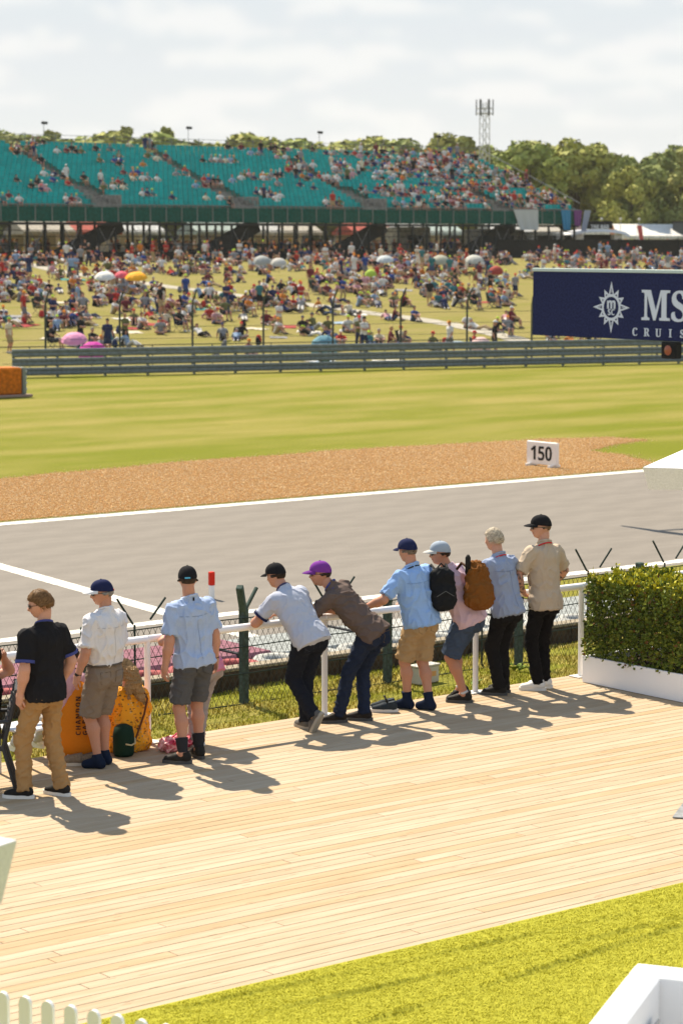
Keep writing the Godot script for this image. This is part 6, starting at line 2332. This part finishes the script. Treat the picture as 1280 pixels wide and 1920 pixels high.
	# brown backpack
	var br := thing("backpack", "brown canvas backpack worn by the pink shirted man", "backpack", Vector3(16.10, 1.0, -18.22), deg_to_rad(6.0), "backpacks")
	var can := mat(Color(0.20, 0.075, 0.016), 0.85, "cloth", 8.0)
	var pk := [bone(Vector3(0, 0.12, 0.02), Vector3(0, 0.36, 0.0), 0.125, 0.095, Vector3.RIGHT, 0.66), bone(Vector3(0, 0.10, 0.09), Vector3(0, 0.22, 0.08), 0.085, 0.07, Vector3.RIGHT, 0.62)]
	part("pack", solid(nets(pk, 0.011, 0.035, 0.009, Vector3(8, 9, 8))), can, br)
	part("top_flap", solid(nets([bone(Vector3(0, 0.40, 0.0), Vector3(0, 0.45, -0.03), 0.075, 0.05, Vector3.RIGHT, 0.5)], 0.011, 0.03, 0.01, Vector3(10, 10, 10))), can, br)
	part("bottle", lathe([Vector2(0.001, 0.0), Vector2(0.028, 0.0), Vector2(0.028, 0.17), Vector2(0.012, 0.2), Vector2(0.001, 0.2)], 14), dark, br, Vector3(-0.12, 0.37, -0.02))
	for e in [-0.085, 0.085]:
		part("strap", tube([Vector3(e, 0.43, -0.05), Vector3(e, 0.47, -0.14), Vector3(e * 1.2, 0.32, -0.27), Vector3(e * 1.4, 0.14, -0.22), Vector3(e, 0.06, -0.06)], [0.015], 6), mat(Color(0.05, 0.022, 0.01), 0.8), br)
	# boxes standing on the grass by the fence
	var jb := thing("junction_box", "small cream box with faded orange print at a fence post", "box", Vector3(17.75, -0.36, -21.0), 0.1)
	part("case", box(0.34, 0.20, 0.16, 0.012), mat(Color(0.46, 0.44, 0.38), 0.7), jb)
	part("print", box(0.22, 0.06, 0.004, 0.001), mat(Color(0.55, 0.30, 0.12), 0.7), jb, Vector3(0, 0.08, 0.081))
	part("lid", box(0.36, 0.02, 0.18, 0.006), mat(Color(0.5, 0.48, 0.42), 0.7), jb, Vector3(0, 0.20, 0))
	var rs := thing("red_notice", "red notice board on the fence at the right edge", "sign", Vector3(22.15, 0.10, -21.16), 0.0)
	part("board", box(0.34, 0.30, 0.012, 0.003), mat(Color(0.58, 0.035, 0.02), 0.5), rs)
	part("print", box(0.24, 0.04, 0.003, 0.0), mat(Color(0.7, 0.66, 0.62), 0.6), rs, Vector3(0, 0.18, 0.0085))
	part("print", box(0.24, 0.02, 0.003, 0.0), mat(Color(0.7, 0.66, 0.62), 0.6), rs, Vector3(0, 0.12, 0.0085))

func pattern() -> StandardMaterial3D:
	var n := noise_tex(128, 0.035, 2, Color(0.72, 0.06, 0.22), Color(0.98, 0.80, 0.78), FastNoiseLite.TYPE_SIMPLEX, 41, 3.2)
	var m := StandardMaterial3D.new()
	m.albedo_texture = n
	m.uv1_triplanar = true
	m.uv1_scale = Vector3.ONE * 2.5
	m.roughness = 0.6
	return m

# ---------------------------------------------------------------- the crowd on the bank and in the stand
const TOPS := {"white": Color(0.55, 0.53, 0.51), "black": Color(0.02, 0.02, 0.022), "navy": Color(0.022, 0.03, 0.085), "red": Color(0.36, 0.035, 0.03), "orange": Color(0.48, 0.16, 0.03), "grey": Color(0.22, 0.22, 0.23), "sky blue": Color(0.22, 0.30, 0.42), "pink": Color(0.45, 0.24, 0.27), "teal": Color(0.04, 0.15, 0.17), "yellow": Color(0.52, 0.50, 0.05), "cream": Color(0.55, 0.48, 0.36), "maroon": Color(0.14, 0.025, 0.035), "royal blue": Color(0.03, 0.06, 0.22), "olive": Color(0.12, 0.12, 0.05)}
const LOWS := {"black": Color(0.018, 0.018, 0.02), "denim": Color(0.05, 0.075, 0.14), "khaki": Color(0.34, 0.25, 0.14), "grey": Color(0.15, 0.15, 0.16), "navy": Color(0.022, 0.03, 0.07), "white": Color(0.58, 0.56, 0.53)}
const HATS := {"white cap": Color(0.66, 0.65, 0.63), "black cap": Color(0.02, 0.02, 0.022), "orange cap": Color(0.66, 0.23, 0.03), "lime cap": Color(0.40, 0.56, 0.05), "red cap": Color(0.48, 0.03, 0.03), "navy cap": Color(0.02, 0.03, 0.09), "brown hair": Color(0.10, 0.055, 0.03), "dark hair": Color(0.03, 0.02, 0.015), "fair hair": Color(0.36, 0.23, 0.10), "grey hair": Color(0.30, 0.28, 0.26)}

func crowd_pose(k: int) -> Dictionary:
	var skin := Color(0.52, 0.285, 0.20)
	var p = [
		{"say": "standing upright", "lh": Vector3(-0.26, 0.88, -0.05), "rh": Vector3(0.26, 0.88, -0.05), "short": true},
		{"say": "arms folded", "lh": Vector3(0.1, 1.16, -0.2), "le": Vector3(-1, -0.5, 0), "rh": Vector3(-0.1, 1.16, -0.2), "re": Vector3(1, -0.5, 0), "lf": Vector3(-0.16, 0.085, 0), "rf": Vector3(0.16, 0.085, 0.05)},
		{"say": "walking past", "lh": Vector3(-0.25, 0.95, -0.22), "rh": Vector3(0.25, 0.93, 0.18), "lf": Vector3(-0.1, 0.085, 0.28), "rf": Vector3(0.1, 0.085, -0.28), "short": true},
		{"say": "hugging the knees", "hip": Vector3(0, 0.12, 0.1), "chest": Vector3(0, 0.60, 0.02), "lh": Vector3(-0.1, 0.36, -0.4), "le": Vector3(-1, -0.3, 0), "rh": Vector3(0.1, 0.36, -0.4), "re": Vector3(1, -0.3, 0), "lf": Vector3(-0.11, 0.085, -0.46), "rf": Vector3(0.11, 0.085, -0.46), "lk": Vector3(0, 1, 0), "rk": Vector3(0, 1, 0), "short": true},
		{"say": "leaning back", "hip": Vector3(0, 0.12, 0.0), "chest": Vector3(0, 0.58, 0.22), "lh": Vector3(-0.28, 0.09, 0.42), "rh": Vector3(0.28, 0.09, 0.42), "lf": Vector3(-0.14, 0.085, -0.76), "rf": Vector3(0.12, 0.085, -0.70), "lk": Vector3(0, 1, 0), "rk": Vector3(0, 1, 0)},
		{"say": "sitting cross legged", "hip": Vector3(0, 0.12, 0.1), "chest": Vector3(0, 0.62, 0.06), "lh": Vector3(-0.2, 0.28, -0.2), "rh": Vector3(0.2, 0.28, -0.2), "le": Vector3(-1, 0, 0.5), "re": Vector3(1, 0, 0.5), "lf": Vector3(0.12, 0.085, -0.26), "rf": Vector3(-0.12, 0.085, -0.32), "lk": Vector3(-1, 0.25, -0.6), "rk": Vector3(1, 0.25, -0.6), "short": true},
		{"say": "in folding chair", "hip": Vector3(0, 0.48, 0.05), "chest": Vector3(0, 0.97, 0.14), "lh": Vector3(-0.27, 0.66, -0.2), "rh": Vector3(0.27, 0.66, -0.2), "le": Vector3(-1, -0.3, 0.6), "re": Vector3(1, -0.3, 0.6), "lf": Vector3(-0.13, 0.085, -0.45), "rf": Vector3(0.13, 0.085, -0.42), "lk": Vector3(0, 1, -0.4), "rk": Vector3(0, 1, -0.4), "short": true},
		{"say": "lying on elbows", "hip": Vector3(0, 0.12, 0.0), "chest": Vector3(0, 0.36, 0.42), "lh": Vector3(-0.25, 0.06, 0.30), "rh": Vector3(0.25, 0.06, 0.30), "le": Vector3(-0.3, -0.4, 1), "re": Vector3(0.3, -0.4, 1), "lf": Vector3(-0.12, 0.07, -0.80), "rf": Vector3(0.1, 0.07, -0.82), "lk": Vector3(0, 1, 0), "rk": Vector3(0, 1, 0)},
	][k]
	p["skin"] = skin
	p["top"] = {"mat": null, "hem": 0.06, "sleeve": 0.8}
	p["bottom"] = {"kind": "shorts" if p.has("short") else "trousers", "mat": null, "len": 0.95}
	p["shoe"] = {"mat": null, "sole": null}
	p["hair"] = {"color": Color(1, 1, 1), "thick": 0.02}
	return p

func make_crowd() -> void:
	var g := RandomNumberGenerator.new()
	g.seed = 909
	var protos := []
	for k in 8:
		var s := crowd_pose(k)
		var meshes := {}
		var feet := start()
		for p in figure(s, 0.036, false):
			if p[0] == "shoe":
				feet.append_from(p[1], 0, p[4])
			else:
				meshes[p[0]] = p[1]
		meshes["shoes"] = feet.commit()
		meshes["low"] = meshes.get("shorts", meshes.get("trousers"))
		var cs := start()
		var ht: Transform3D = joints(s).head
		cs.append_from(cap_dome(false), 0, ht)
		cs.append_from(cap_brim(), 0, ht)
		meshes["cap"] = cs.commit()
		protos.append([s.say, meshes])
	# where people are on the bank
	var us := Vector3(cos(deg_to_rad(38.2)), 0, sin(deg_to_rad(38.2)))
	var fs := Vector3(sin(deg_to_rad(38.2)), 0, -cos(deg_to_rad(38.2)))
	var spots := []
	var cells := {}
	var tries := 0
	while spots.size() < 1050 and tries < 60000:
		tries += 1
		var f := g.randf_range(98.0, 224.0)
		var side := g.randf_range(-0.15, 0.152)
		var c0 := fs * f + us * (f * side)
		var near := guard_z(clampf(c0.x, 20, 150)) - 3.8
		if c0.z > near or c0.z < -166.0:
			continue
		var t := (near - c0.z) / (near + 166.4)
		# thicker higher up and in patches; people sit together in small groups
		var patch := noise.get_noise_2d(c0.x * 0.11, c0.z * 0.16) * 0.5 + noise.get_noise_2d(c0.x * 0.35, c0.z * 0.4) * 0.35
		if g.randf() > clampf((0.06 + t * 0.9 + patch * 1.1) * (0.55 if t < 0.3 else 1.0), 0.02, 1.0):
			continue
		for q in g.randi_range(1, 6):
			var p := c0 + us * g.randfn() * 0.95 + fs * g.randfn() * 1.1
			if p.z > near or p.z < -166.4 or (absf(p.x - 90.5) < 1.2 and p.z > -150.0):
				continue
			var c := Vector2i(int(p.x / 0.62), int(p.z / 0.62))
			if cells.has(c):
				continue
			cells[c] = true
			spots.append(Vector3(p.x, ground_y(p.x, p.z), p.z))
	spots.sort_custom(func(a: Vector3, b: Vector3) -> bool: return a.dot(fs) < b.dot(fs))
	var used := {}
	var tn := TOPS.keys()
	var ln := LOWS.keys()
	var hn := HATS.keys()
	var weights := [0, 0, 0, 0, 0, 1, 1, 1, 1, 1, 2, 2, 2, 3, 3, 4, 5, 5, 5, 6, 7, 8, 10, 11, 11, 12, 13, 13]
	var kinds := [3, 3, 3, 3, 3, 4, 4, 4, 5, 5, 5, 5, 6, 6, 6, 7, 7, 7, 0, 1]
	var rest := {}
	var many := 0
	var chair_mesh := camp_chair()
	for i in spots.size():
		var k: int = kinds[g.randi() % kinds.size()]
		if i < 12:
			k = [0, 1, 3, 0, 4, 5, 0, 3, 1, 0, 6, 2][i]
		var ti: int = weights[g.randi() % weights.size()]
		var li := g.randi() % ln.size()
		var hi := g.randi() % hn.size()
		var turn := PI + g.randf_range(-0.7, 0.7)
		if k == 2:
			turn = PI / 2 if g.randf() < 0.5 else -PI / 2
		if k == 6 and i < 300:
			var ch := thing("folding_chair", "", "chair", spots[i], turn, "folding chairs on the bank")
			ch.set_meta("pending", i)
			part("fabric", chair_mesh[0], mat([Color(0.03, 0.05, 0.14), Color(0.02, 0.022, 0.025), Color(0.04, 0.11, 0.07)][i % 3], 0.8), ch)
			part("frame", chair_mesh[1], mat(Color(0.12, 0.12, 0.13), 0.5), ch)
		if i < 300:
			var tryk := 0
			while used.has([ti, li, hi, k]) and tryk < 200:
				ti = g.randi() % tn.size()
				li = g.randi() % ln.size()
				hi = g.randi() % hn.size()
				tryk += 1
			used[[ti, li, hi, k]] = true
			var o := thing("person", "person on the bank in %s top, %s %s and %s, %s" % [tn[ti], ln[li], "shorts" if protos[k][1].has("shorts") else "trousers", hn[hi], protos[k][0]], "person", spots[i], turn, "spectators on the grass bank")
			o.scale = Vector3.ONE * g.randf_range(0.9, 1.02)
			many += 1
			var ms: Dictionary = protos[k][1]
			part("body", ms.body, skin_mat(), o)
			part("shirt", ms.shirt, mat(TOPS[tn[ti]], 0.9), o)
			part("shorts" if ms.has("shorts") else "trousers", ms.low, mat(LOWS[ln[li]], 0.9), o)
			part("shoes", ms.shoes, mat(Color(0.08, 0.08, 0.085) if i % 3 else Color(0.5, 0.5, 0.5), 0.8), o)
			if hn[hi].ends_with("cap"):
				part("cap", ms.cap, mat(HATS[hn[hi]], 0.85), o)
			else:
				part("hair", ms.hair, mat(HATS[hn[hi]], 0.7), o)
			if k == 6:
				for ch in get_children():
					if ch.has_meta("pending") and ch.get_meta("pending") == i:
						ch.set_meta("label", "folding chair under the person in %s top and %s %s with %s" % [tn[ti], ln[li], "shorts", hn[hi]])
						ch.remove_meta("pending")
		else:
			if not rest.has(k):
				rest[k] = []
			rest[k].append([Transform3D(Basis(Vector3.UP, turn).scaled(Vector3.ONE * g.randf_range(0.9, 1.02)), spots[i]), TOPS[tn[ti]], LOWS[ln[li]], HATS[hn[hi]], hn[hi].ends_with("cap")])
	# people in the stand, in loose groups, most of them to the right
	var taken_seats := {}
	for grp in 215:
		var x := g.randf_range(97.0, 162.0)
		if g.randf() < 0.5:
			x = 163.0 - absf(g.randfn()) * 14.0
		var r := g.randi_range(0, ROWS - 1)
		for q in g.randi_range(1, 5 if x < 140.0 else 8):
			var sx := STAND_X0 + 0.4 + 0.5 * roundf((x + q * 0.55 + g.randf_range(-0.6, 0.6) - STAND_X0 - 0.4) / 0.5)
			var rr := clampi(r + (g.randi_range(-1, 1) if q % 3 == 2 else 0), 0, ROWS - 1)
			if sx > STAND_X1 - 0.5 or sx < 97.0 or taken_seats.has([sx, rr]) or mouth_at(sx, rr):
				continue
			taken_seats[[sx, rr]] = true
			var k := 6 if g.randf() < 0.9 else 0
			if not rest.has(k):
				rest[k] = []
			var zz := STAND_Z - ROW_D * (rr + 0.55) + (0.0 if k == 6 else 0.25)
			rest[k].append([Transform3D(Basis(Vector3.UP, PI + g.randf_range(-0.4, 0.4)).scaled(Vector3.ONE * g.randf_range(0.92, 1.05)), Vector3(sx, 7.3 + rr * ROW_H, zz)), TOPS[tn[weights[g.randi() % weights.size()]]], LOWS[ln[g.randi() % ln.size()]], HATS[hn[g.randi() % hn.size()]], g.randf() < 0.6])
	# and standing behind the stand
	for q in 520:
		var k := 0 if g.randf() < 0.6 else 1
		if g.randf() < 0.25:
			k = 2
		var x := g.randf_range(92.0, 215.0)
		var z := g.randf_range(-190.0, -171.5) if x < 165.0 else g.randf_range(-196.0, -168.0)
		if absf(x - 166.6) < 4.5 and absf(z + 171.5) < 3.0:
			continue
		if not rest.has(k):
			rest[k] = []
		rest[k].append([Transform3D(Basis(Vector3.UP, g.randf() * TAU).scaled(Vector3.ONE * g.randf_range(0.92, 1.02)), Vector3(x, 3.06, z)), TOPS[tn[weights[g.randi() % weights.size()]]], LOWS[ln[g.randi() % ln.size()]], HATS[hn[g.randi() % hn.size()]], g.randf() < 0.6])
	var crowd := Node3D.new()
	crowd.name = "crowd"
	crowd.set_meta("kind", "stuff")
	crowd.set_meta("label", "mass of spectators filling the upper bank and the stand")
	crowd.set_meta("category", "crowd")
	add_child(crowd)
	var tint := tinted(0.9)
	for k in rest:
		var at := []
		var tops := []
		var lows := []
		var at_cap := []
		var caps := []
		var at_hair := []
		var hairs := []
		for e in rest[k]:
			at.append(e[0])
			tops.append(e[1])
			lows.append(e[2])
			if e[4]:
				at_cap.append(e[0])
				caps.append(e[3])
			else:
				at_hair.append(e[0])
				hairs.append(e[3])
		var ms: Dictionary = protos[k][1]
		copies("bodies", ms.body, skin_mat(), at, [], crowd).set_meta("kind", "stuff")
		copies("tops", ms.shirt, tint, at, tops, crowd).set_meta("kind", "stuff")
		copies("bottoms", ms.low, tint, at, lows, crowd).set_meta("kind", "stuff")
		copies("footwear", ms.shoes, mat(Color(0.09, 0.09, 0.09), 0.8), at, [], crowd).set_meta("kind", "stuff")
		if at_cap.size():
			copies("caps", ms.cap, tint, at_cap, caps, crowd).set_meta("kind", "stuff")
		if at_hair.size():
			copies("heads_of_hair", bare(ms.hair), tint, at_hair, hairs, crowd).set_meta("kind", "stuff")
	bank_things(g)

# the same mesh without its own colours
func bare(m: ArrayMesh) -> ArrayMesh:
	var a := m.surface_get_arrays(0)
	a[Mesh.ARRAY_COLOR] = null
	var o := ArrayMesh.new()
	o.add_surface_from_arrays(Mesh.PRIMITIVE_TRIANGLES, a)
	return o

func camp_chair() -> Array:
	var f := start()
	add_box(f, Vector3(0, 0.36, 0.0), Vector3(0.5, 0.02, 0.46), 0.004)
	add_box(f, Vector3(0, 0.66, 0.27), Vector3(0.5, 0.56, 0.02), 0.004, Basis(Vector3.RIGHT, -0.22 + 0.44))
	var s := start()
	for e in [-0.25, 0.25]:
		add_tube(s, [Vector3(e, 0.0, -0.22), Vector3(e, 0.36, 0.2), Vector3(e, 0.95, 0.34)], [0.014], 5)
		add_tube(s, [Vector3(e, 0.0, 0.25), Vector3(e, 0.56, -0.22)], [0.014], 5)
		add_tube(s, [Vector3(e, 0.56, -0.24), Vector3(e, 0.56, 0.24)], [0.02], 5)
	return [commit(f), commit(s)]

func umbrella_mesh(r: float, h: float, n: int) -> ArrayMesh:
	var st := start()
	st.set_smooth_group(-1)
	for layer in 2:
		for k in n:
			var a0 := TAU * k / n
			var a1 := TAU * (k + 1) / n
			for j in 4:
				var q := []
				for e in [[a0, j], [a1, j], [a1, j + 1], [a0, j + 1]]:
					var t: float = e[1] / 4.0
					var an := t * 1.15
					q.append(Vector3(cos(e[0]) * sin(an) / sin(1.15) * r, (cos(an) - cos(1.15)) / (1 - cos(1.15)) * h - layer * 0.008, sin(e[0]) * sin(an) / sin(1.15) * r))
				quad(st, q[0], q[1], q[2], q[3])
	return commit(st)

func bank_things(g: RandomNumberGenerator) -> void:
	var us := Vector3(cos(deg_to_rad(38.2)), 0, sin(deg_to_rad(38.2)))
	var fs := Vector3(sin(deg_to_rad(38.2)), 0, -cos(deg_to_rad(38.2)))
	# [forward metres, sideways share, radius, colour, tilt, label]
	var list := [[107.5, -0.111, 0.72, Color(0.60, 0.25, 0.40), 0.35, "pale pink umbrella on the ground nearest the guardrail"], [106.5, -0.1035, 0.78, Color(0.42, 0.03, 0.26), 0.9, "magenta umbrella tipped over beside the pale pink one"],
		[111.0, -0.0072, 0.78, Color(0.12, 0.26, 0.32), 1.35, "blue striped umbrella tipped toward the track"], [150.0, -0.098, 0.8, Color(0.58, 0.57, 0.54), 0.3, "white umbrella left of the yellow one"],
		[150.5, -0.085, 0.85, Color(0.70, 0.33, 0.02), 0.3, "golden yellow umbrella on the upper bank"], [151.0, -0.091, 0.6, Color(0.60, 0.10, 0.14), 0.2, "red umbrella between the white and yellow ones"],
		[178.0, 0.018, 0.8, Color(0.42, 0.46, 0.47), 0.3, "pale grey umbrella below the stand's middle"], [172.0, -0.033, 0.75, Color(0.30, 0.31, 0.30), 0.5, "grey green umbrella right of the golden one"], [170.0, -0.026, 0.7, Color(0.42, 0.41, 0.38), 0.4, "off white umbrella beside the grey green one"],
		[180.0, 0.041, 0.8, Color(0.33, 0.33, 0.26), 0.5, "olive grey umbrella under the stand's right part"], [182.0, 0.055, 0.85, Color(0.40, 0.40, 0.36), 0.4, "stone grey umbrella farther right of the olive one"], [168.0, 0.064, 0.6, Color(0.30, 0.05, 0.04), 0.6, "dark red umbrella left of the navy billboard"],
		[114.0, 0.058, 0.6, Color(0.62, 0.42, 0.40), 0.9, "pink and white umbrella close to the billboard's left edge"], [160.0, 0.012, 0.5, Color(0.32, 0.44, 0.06), 0.3, "lime green umbrella on the middle bank"]]
	for e in list:
		var p := fs * float(e[0]) + us * float(e[0]) * float(e[1])
		p.y = ground_y(p.x, p.z)
		var o := thing("umbrella", e[5], "umbrella", p, g.randf() * TAU, "umbrellas on the bank")
		var tip := Basis(us, float(e[4]))
		var lift := 0.75 if e[4] > 0.8 else 1.25
		var c := part("canopy", umbrella_mesh(float(e[2]) * 0.85, 0.34, 10), mat(e[3], 0.7), o)
		var inv := o.basis.inverse()
		c.transform = Transform3D(inv * tip, Vector3(0, lift, 0))
		var s := part("shaft", tube([Vector3(0, -minf(lift, 0.75) , 0), Vector3(0, 0.3, 0)], [0.012], 5), mat(Color(0.2, 0.2, 0.2), 0.5), o)
		s.transform = Transform3D(inv * tip, Vector3(0, lift, 0))
		for k in 5:
			var an := TAU * k / 5.0
			var rb := part("rib", tube([Vector3(0, 0.28, 0), Vector3(cos(an), 0, sin(an)) * float(e[2]) * 0.98], [0.006], 4), mat(Color(0.2, 0.2, 0.2), 0.5), o)
			rb.transform = Transform3D(inv * tip, Vector3(0, lift - 0.01, 0))
	var hues := {"white": Color(0.62, 0.61, 0.58), "pale blue": Color(0.28, 0.38, 0.50), "teal": Color(0.05, 0.24, 0.24), "tartan red": Color(0.30, 0.05, 0.05), "grey": Color(0.26, 0.26, 0.27), "cream": Color(0.56, 0.50, 0.40)}
	var hn := hues.keys()
	for k in 30:
		var f := g.randf_range(104.0, 165.0)
		var p := fs * f + us * f * g.randf_range(-0.14, 0.07)
		if p.z > guard_z(p.x) - 4.0:
			p = fs * (f + 22.0) + us * f * g.randf_range(-0.12, 0.05)
		var side := g.randf_range(1.2, 1.9)
		var st := start()
		var n := 7
		var yaw := g.randf() * TAU
		for i in n:
			for j in n:
				var q := []
				for e in [[i, j], [i + 1, j], [i + 1, j + 1], [i, j + 1]]:
					var v := Vector3((e[0] / float(n) - 0.5) * side, 0, (e[1] / float(n) - 0.5) * side * 0.75).rotated(Vector3.UP, yaw)
					v.y = ground_y(p.x + v.x, p.z + v.z) - ground_y(p.x, p.z) + 0.03 + 0.02 * noise.get_noise_2d(v.x * 4.0 + k, v.z * 4.0)
					q.append(v)
				quad(st, q[0], q[1], q[2], q[3])
		p.y = ground_y(p.x, p.z)
		var name_c: String = hn[k % 6]
		var o := thing("blanket", "%s picnic blanket spread on the bank, %s of that colour" % [name_c, ["first", "second", "third", "fourth", "fifth"][k / 6]], "blanket", p, 0.0, "picnic blankets on the bank")
		part("cloth", commit(st), mat(hues[name_c], 0.95, "cloth", 3.0), o)
	for k in 24:
		var f := g.randf_range(106.0, 160.0)
		var p := fs * f + us * f * g.randf_range(-0.14, 0.07)
		if p.z > guard_z(p.x) - 4.0:
			p = fs * (f + 22.0) + us * f * g.randf_range(-0.12, 0.05)
		p.y = ground_y(p.x, p.z)
		var o := thing("rucksack", "%s rucksack lying on the bank, %s of its colour" % [["black", "navy", "red", "grey"][k % 4], ["first", "second", "third", "fourth", "fifth", "sixth"][k / 4]], "bag", p, g.randf() * TAU, "bags on the bank")
		part("pack", rucksack(), mat([Color(0.02, 0.02, 0.022), Color(0.02, 0.03, 0.08), Color(0.36, 0.03, 0.03), Color(0.15, 0.15, 0.16)][k % 4], 0.85), o)

func rucksack() -> ArrayMesh:
	if not cached.has("ruck"):
		cached["ruck"] = solid(nets([bone(Vector3(0, 0.13, 0), Vector3(0, 0.33, 0.03), 0.125, 0.095, Vector3.RIGHT, 0.75, Vector3(0, 0.004, 0), Vector3.DOWN), bone(Vector3(0, 0.12, -0.10), Vector3(0, 0.20, -0.09), 0.075, 0.06, Vector3.RIGHT, 0.7, Vector3(0, 0.004, 0), Vector3.DOWN)], 0.03, 0.04))
	return cached["ruck"]

# ---------------------------------------------------------------- grass and turf blades
func blades(n: int, h: float, w: float, seed: int) -> ArrayMesh:
	var g := RandomNumberGenerator.new()
	g.seed = seed
	var v := PackedVector3Array()
	var nn := PackedVector3Array()
	for k in n:
		var an := g.randf() * TAU
		var o := Vector3(g.randfn(), 0, g.randfn()) * w * 3.0
		var s := Vector3(cos(an), 0, sin(an)) * w
		var lean := Vector3(g.randfn(), 0, g.randfn()) * h * 0.35
		var hh := h * g.randf_range(0.6, 1.2)
		var n3 := (Vector3(-s.z, 0, s.x).normalized() + Vector3.UP * 1.2).normalized()
		for p in [o - s, o + lean * 0.4 + Vector3(0, hh * 0.6, 0) - s * 0.7, o + s, o + s, o + lean * 0.4 + Vector3(0, hh * 0.6, 0) - s * 0.7, o + lean + Vector3(0, hh, 0)]:
			v.append(p)
			nn.append(n3)
	var arr := []
	arr.resize(Mesh.ARRAY_MAX)
	arr[Mesh.ARRAY_VERTEX] = v
	arr[Mesh.ARRAY_NORMAL] = nn
	var m := ArrayMesh.new()
	m.add_surface_from_arrays(Mesh.PRIMITIVE_TRIANGLES, arr)
	return m

func make_ground_cover() -> void:
	var g := RandomNumberGenerator.new()
	g.seed = 31
	var leaf := tinted(0.75)
	leaf.backlight = Color(0.35, 0.38, 0.08)
	# mown grass between the deck and the fence
	var at := []
	var tint := []
	for k in 26000:
		var x := g.randf_range(7.5, 24.0)
		var z := g.randf_range(-22.0, -18.92)
		var n := noise.get_noise_2d(x * 0.9, z * 0.9)
		var s := g.randf_range(0.7, 1.5) * (1.0 + n * 0.5)
		at.append(Transform3D(Basis(Vector3.UP, g.randf() * TAU).scaled(Vector3.ONE * s), Vector3(x, ground_y(x, z) - 0.004, z)))
		var c := Color(0.34, 0.34, 0.03).lerp(Color(0.52, 0.43, 0.12), clampf(0.4 + n * 0.6 + g.randf_range(-0.3, 0.3), 0, 1))
		tint.append(c)
	var o := copies("grass", blades(8, 0.030, 0.005, 3), leaf, at, tint, self)
	o.set_meta("kind", "stuff")
	o.set_meta("label", "short dry summer grass between the deck and the fence")
	o.set_meta("category", "grass")
	# artificial turf pile
	at = []
	tint = []
	while at.size() < 90000:
		var x := g.randf_range(6.5, 16.0)
		var z := g.randf_range(-12.1, -8.2)
		# only the ground the lens can see
		var f := x * 0.618 - z * 0.786
		var side := (x * 0.786 + z * 0.618) / f
		if side < -0.12 or side > 0.16 or f < 10.5:
			continue
		at.append(Transform3D(Basis(Vector3.UP, g.randf() * TAU).scaled(Vector3.ONE * g.randf_range(0.8, 1.2)), Vector3(x, turf_y(x, z) - 0.002, z)))
		tint.append(Color(0.50, 0.475, 0.05).lerp(Color(0.54, 0.515, 0.065), g.randf()))
	o = copies("turf_pile", blades(8, 0.008, 0.003, 8), leaf, at, tint, self)
	o.set_meta("kind", "stuff")
	o.set_meta("label", "bright yellow green pile of the artificial turf")
	o.set_meta("category", "turf")
	# broad leaved weeds and clover flowers by the deck
	var k2 := 0
	for p in [[15.35, -20.0, 1.2], [16.6, -19.9, 0.8], [19.1, -20.9, 1.1], [17.9, -20.3, 0.7], [13.7, -19.9, 0.7], [20.0, -20.6, 0.8]]:
		k2 += 1
		var w := thing("weed", "leafy green weed in the grass by the fence, %s from the left" % ordinal([2, 3, 5, 4, 1, 6][k2 - 1]), "plant", Vector3(p[0], ground_y(p[0], p[1]), p[1]), 0.0, "weeds in the grass strip")
		for q in 12:
			var an := g.randf() * TAU
			var l := g.randf_range(0.08, 0.16) * float(p[2])
			var st := start()
			st.set_smooth_group(-1)
			var d := Vector3(cos(an), 0.7, sin(an)) * l
			var sd := Vector3(-sin(an), 0, cos(an)) * l * 0.28
			var root := Vector3(g.randfn(), 0, g.randfn()) * 0.03 * float(p[2]) + Vector3(0, g.randf() * 0.06, 0)
			quad(st, root, root + d * 0.5 - sd, root + d - Vector3(0, l * 0.25, 0), root + d * 0.5 + sd)
			part("leaf", commit(st), mat([Color(0.13, 0.20, 0.02), Color(0.19, 0.25, 0.03)][q % 2], 0.6), w)
	at = []
	for q in 160:
		var x := g.randf_range(11.8, 14.4) if q < 110 else g.randf_range(14.4, 20.0)
		var z := g.randf_range(-19.9, -18.98)
		at.append(Transform3D(Basis(Vector3.UP, g.randf() * TAU).scaled(Vector3.ONE * g.randf_range(0.7, 1.2)), Vector3(x, ground_y(x, z) + 0.05, z)))
	var fl := SphereMesh.new()
	fl.radius = 0.012
	fl.height = 0.02
	fl.radial_segments = 7
	fl.rings = 4
	o = copies("clover_flowers", fl, mat(Color(0.62, 0.60, 0.50), 0.8), at, [], self)
	o.set_meta("kind", "stuff")
	o.set_meta("label", "tiny white clover flowers in the grass by the deck")
	o.set_meta("category", "flowers")
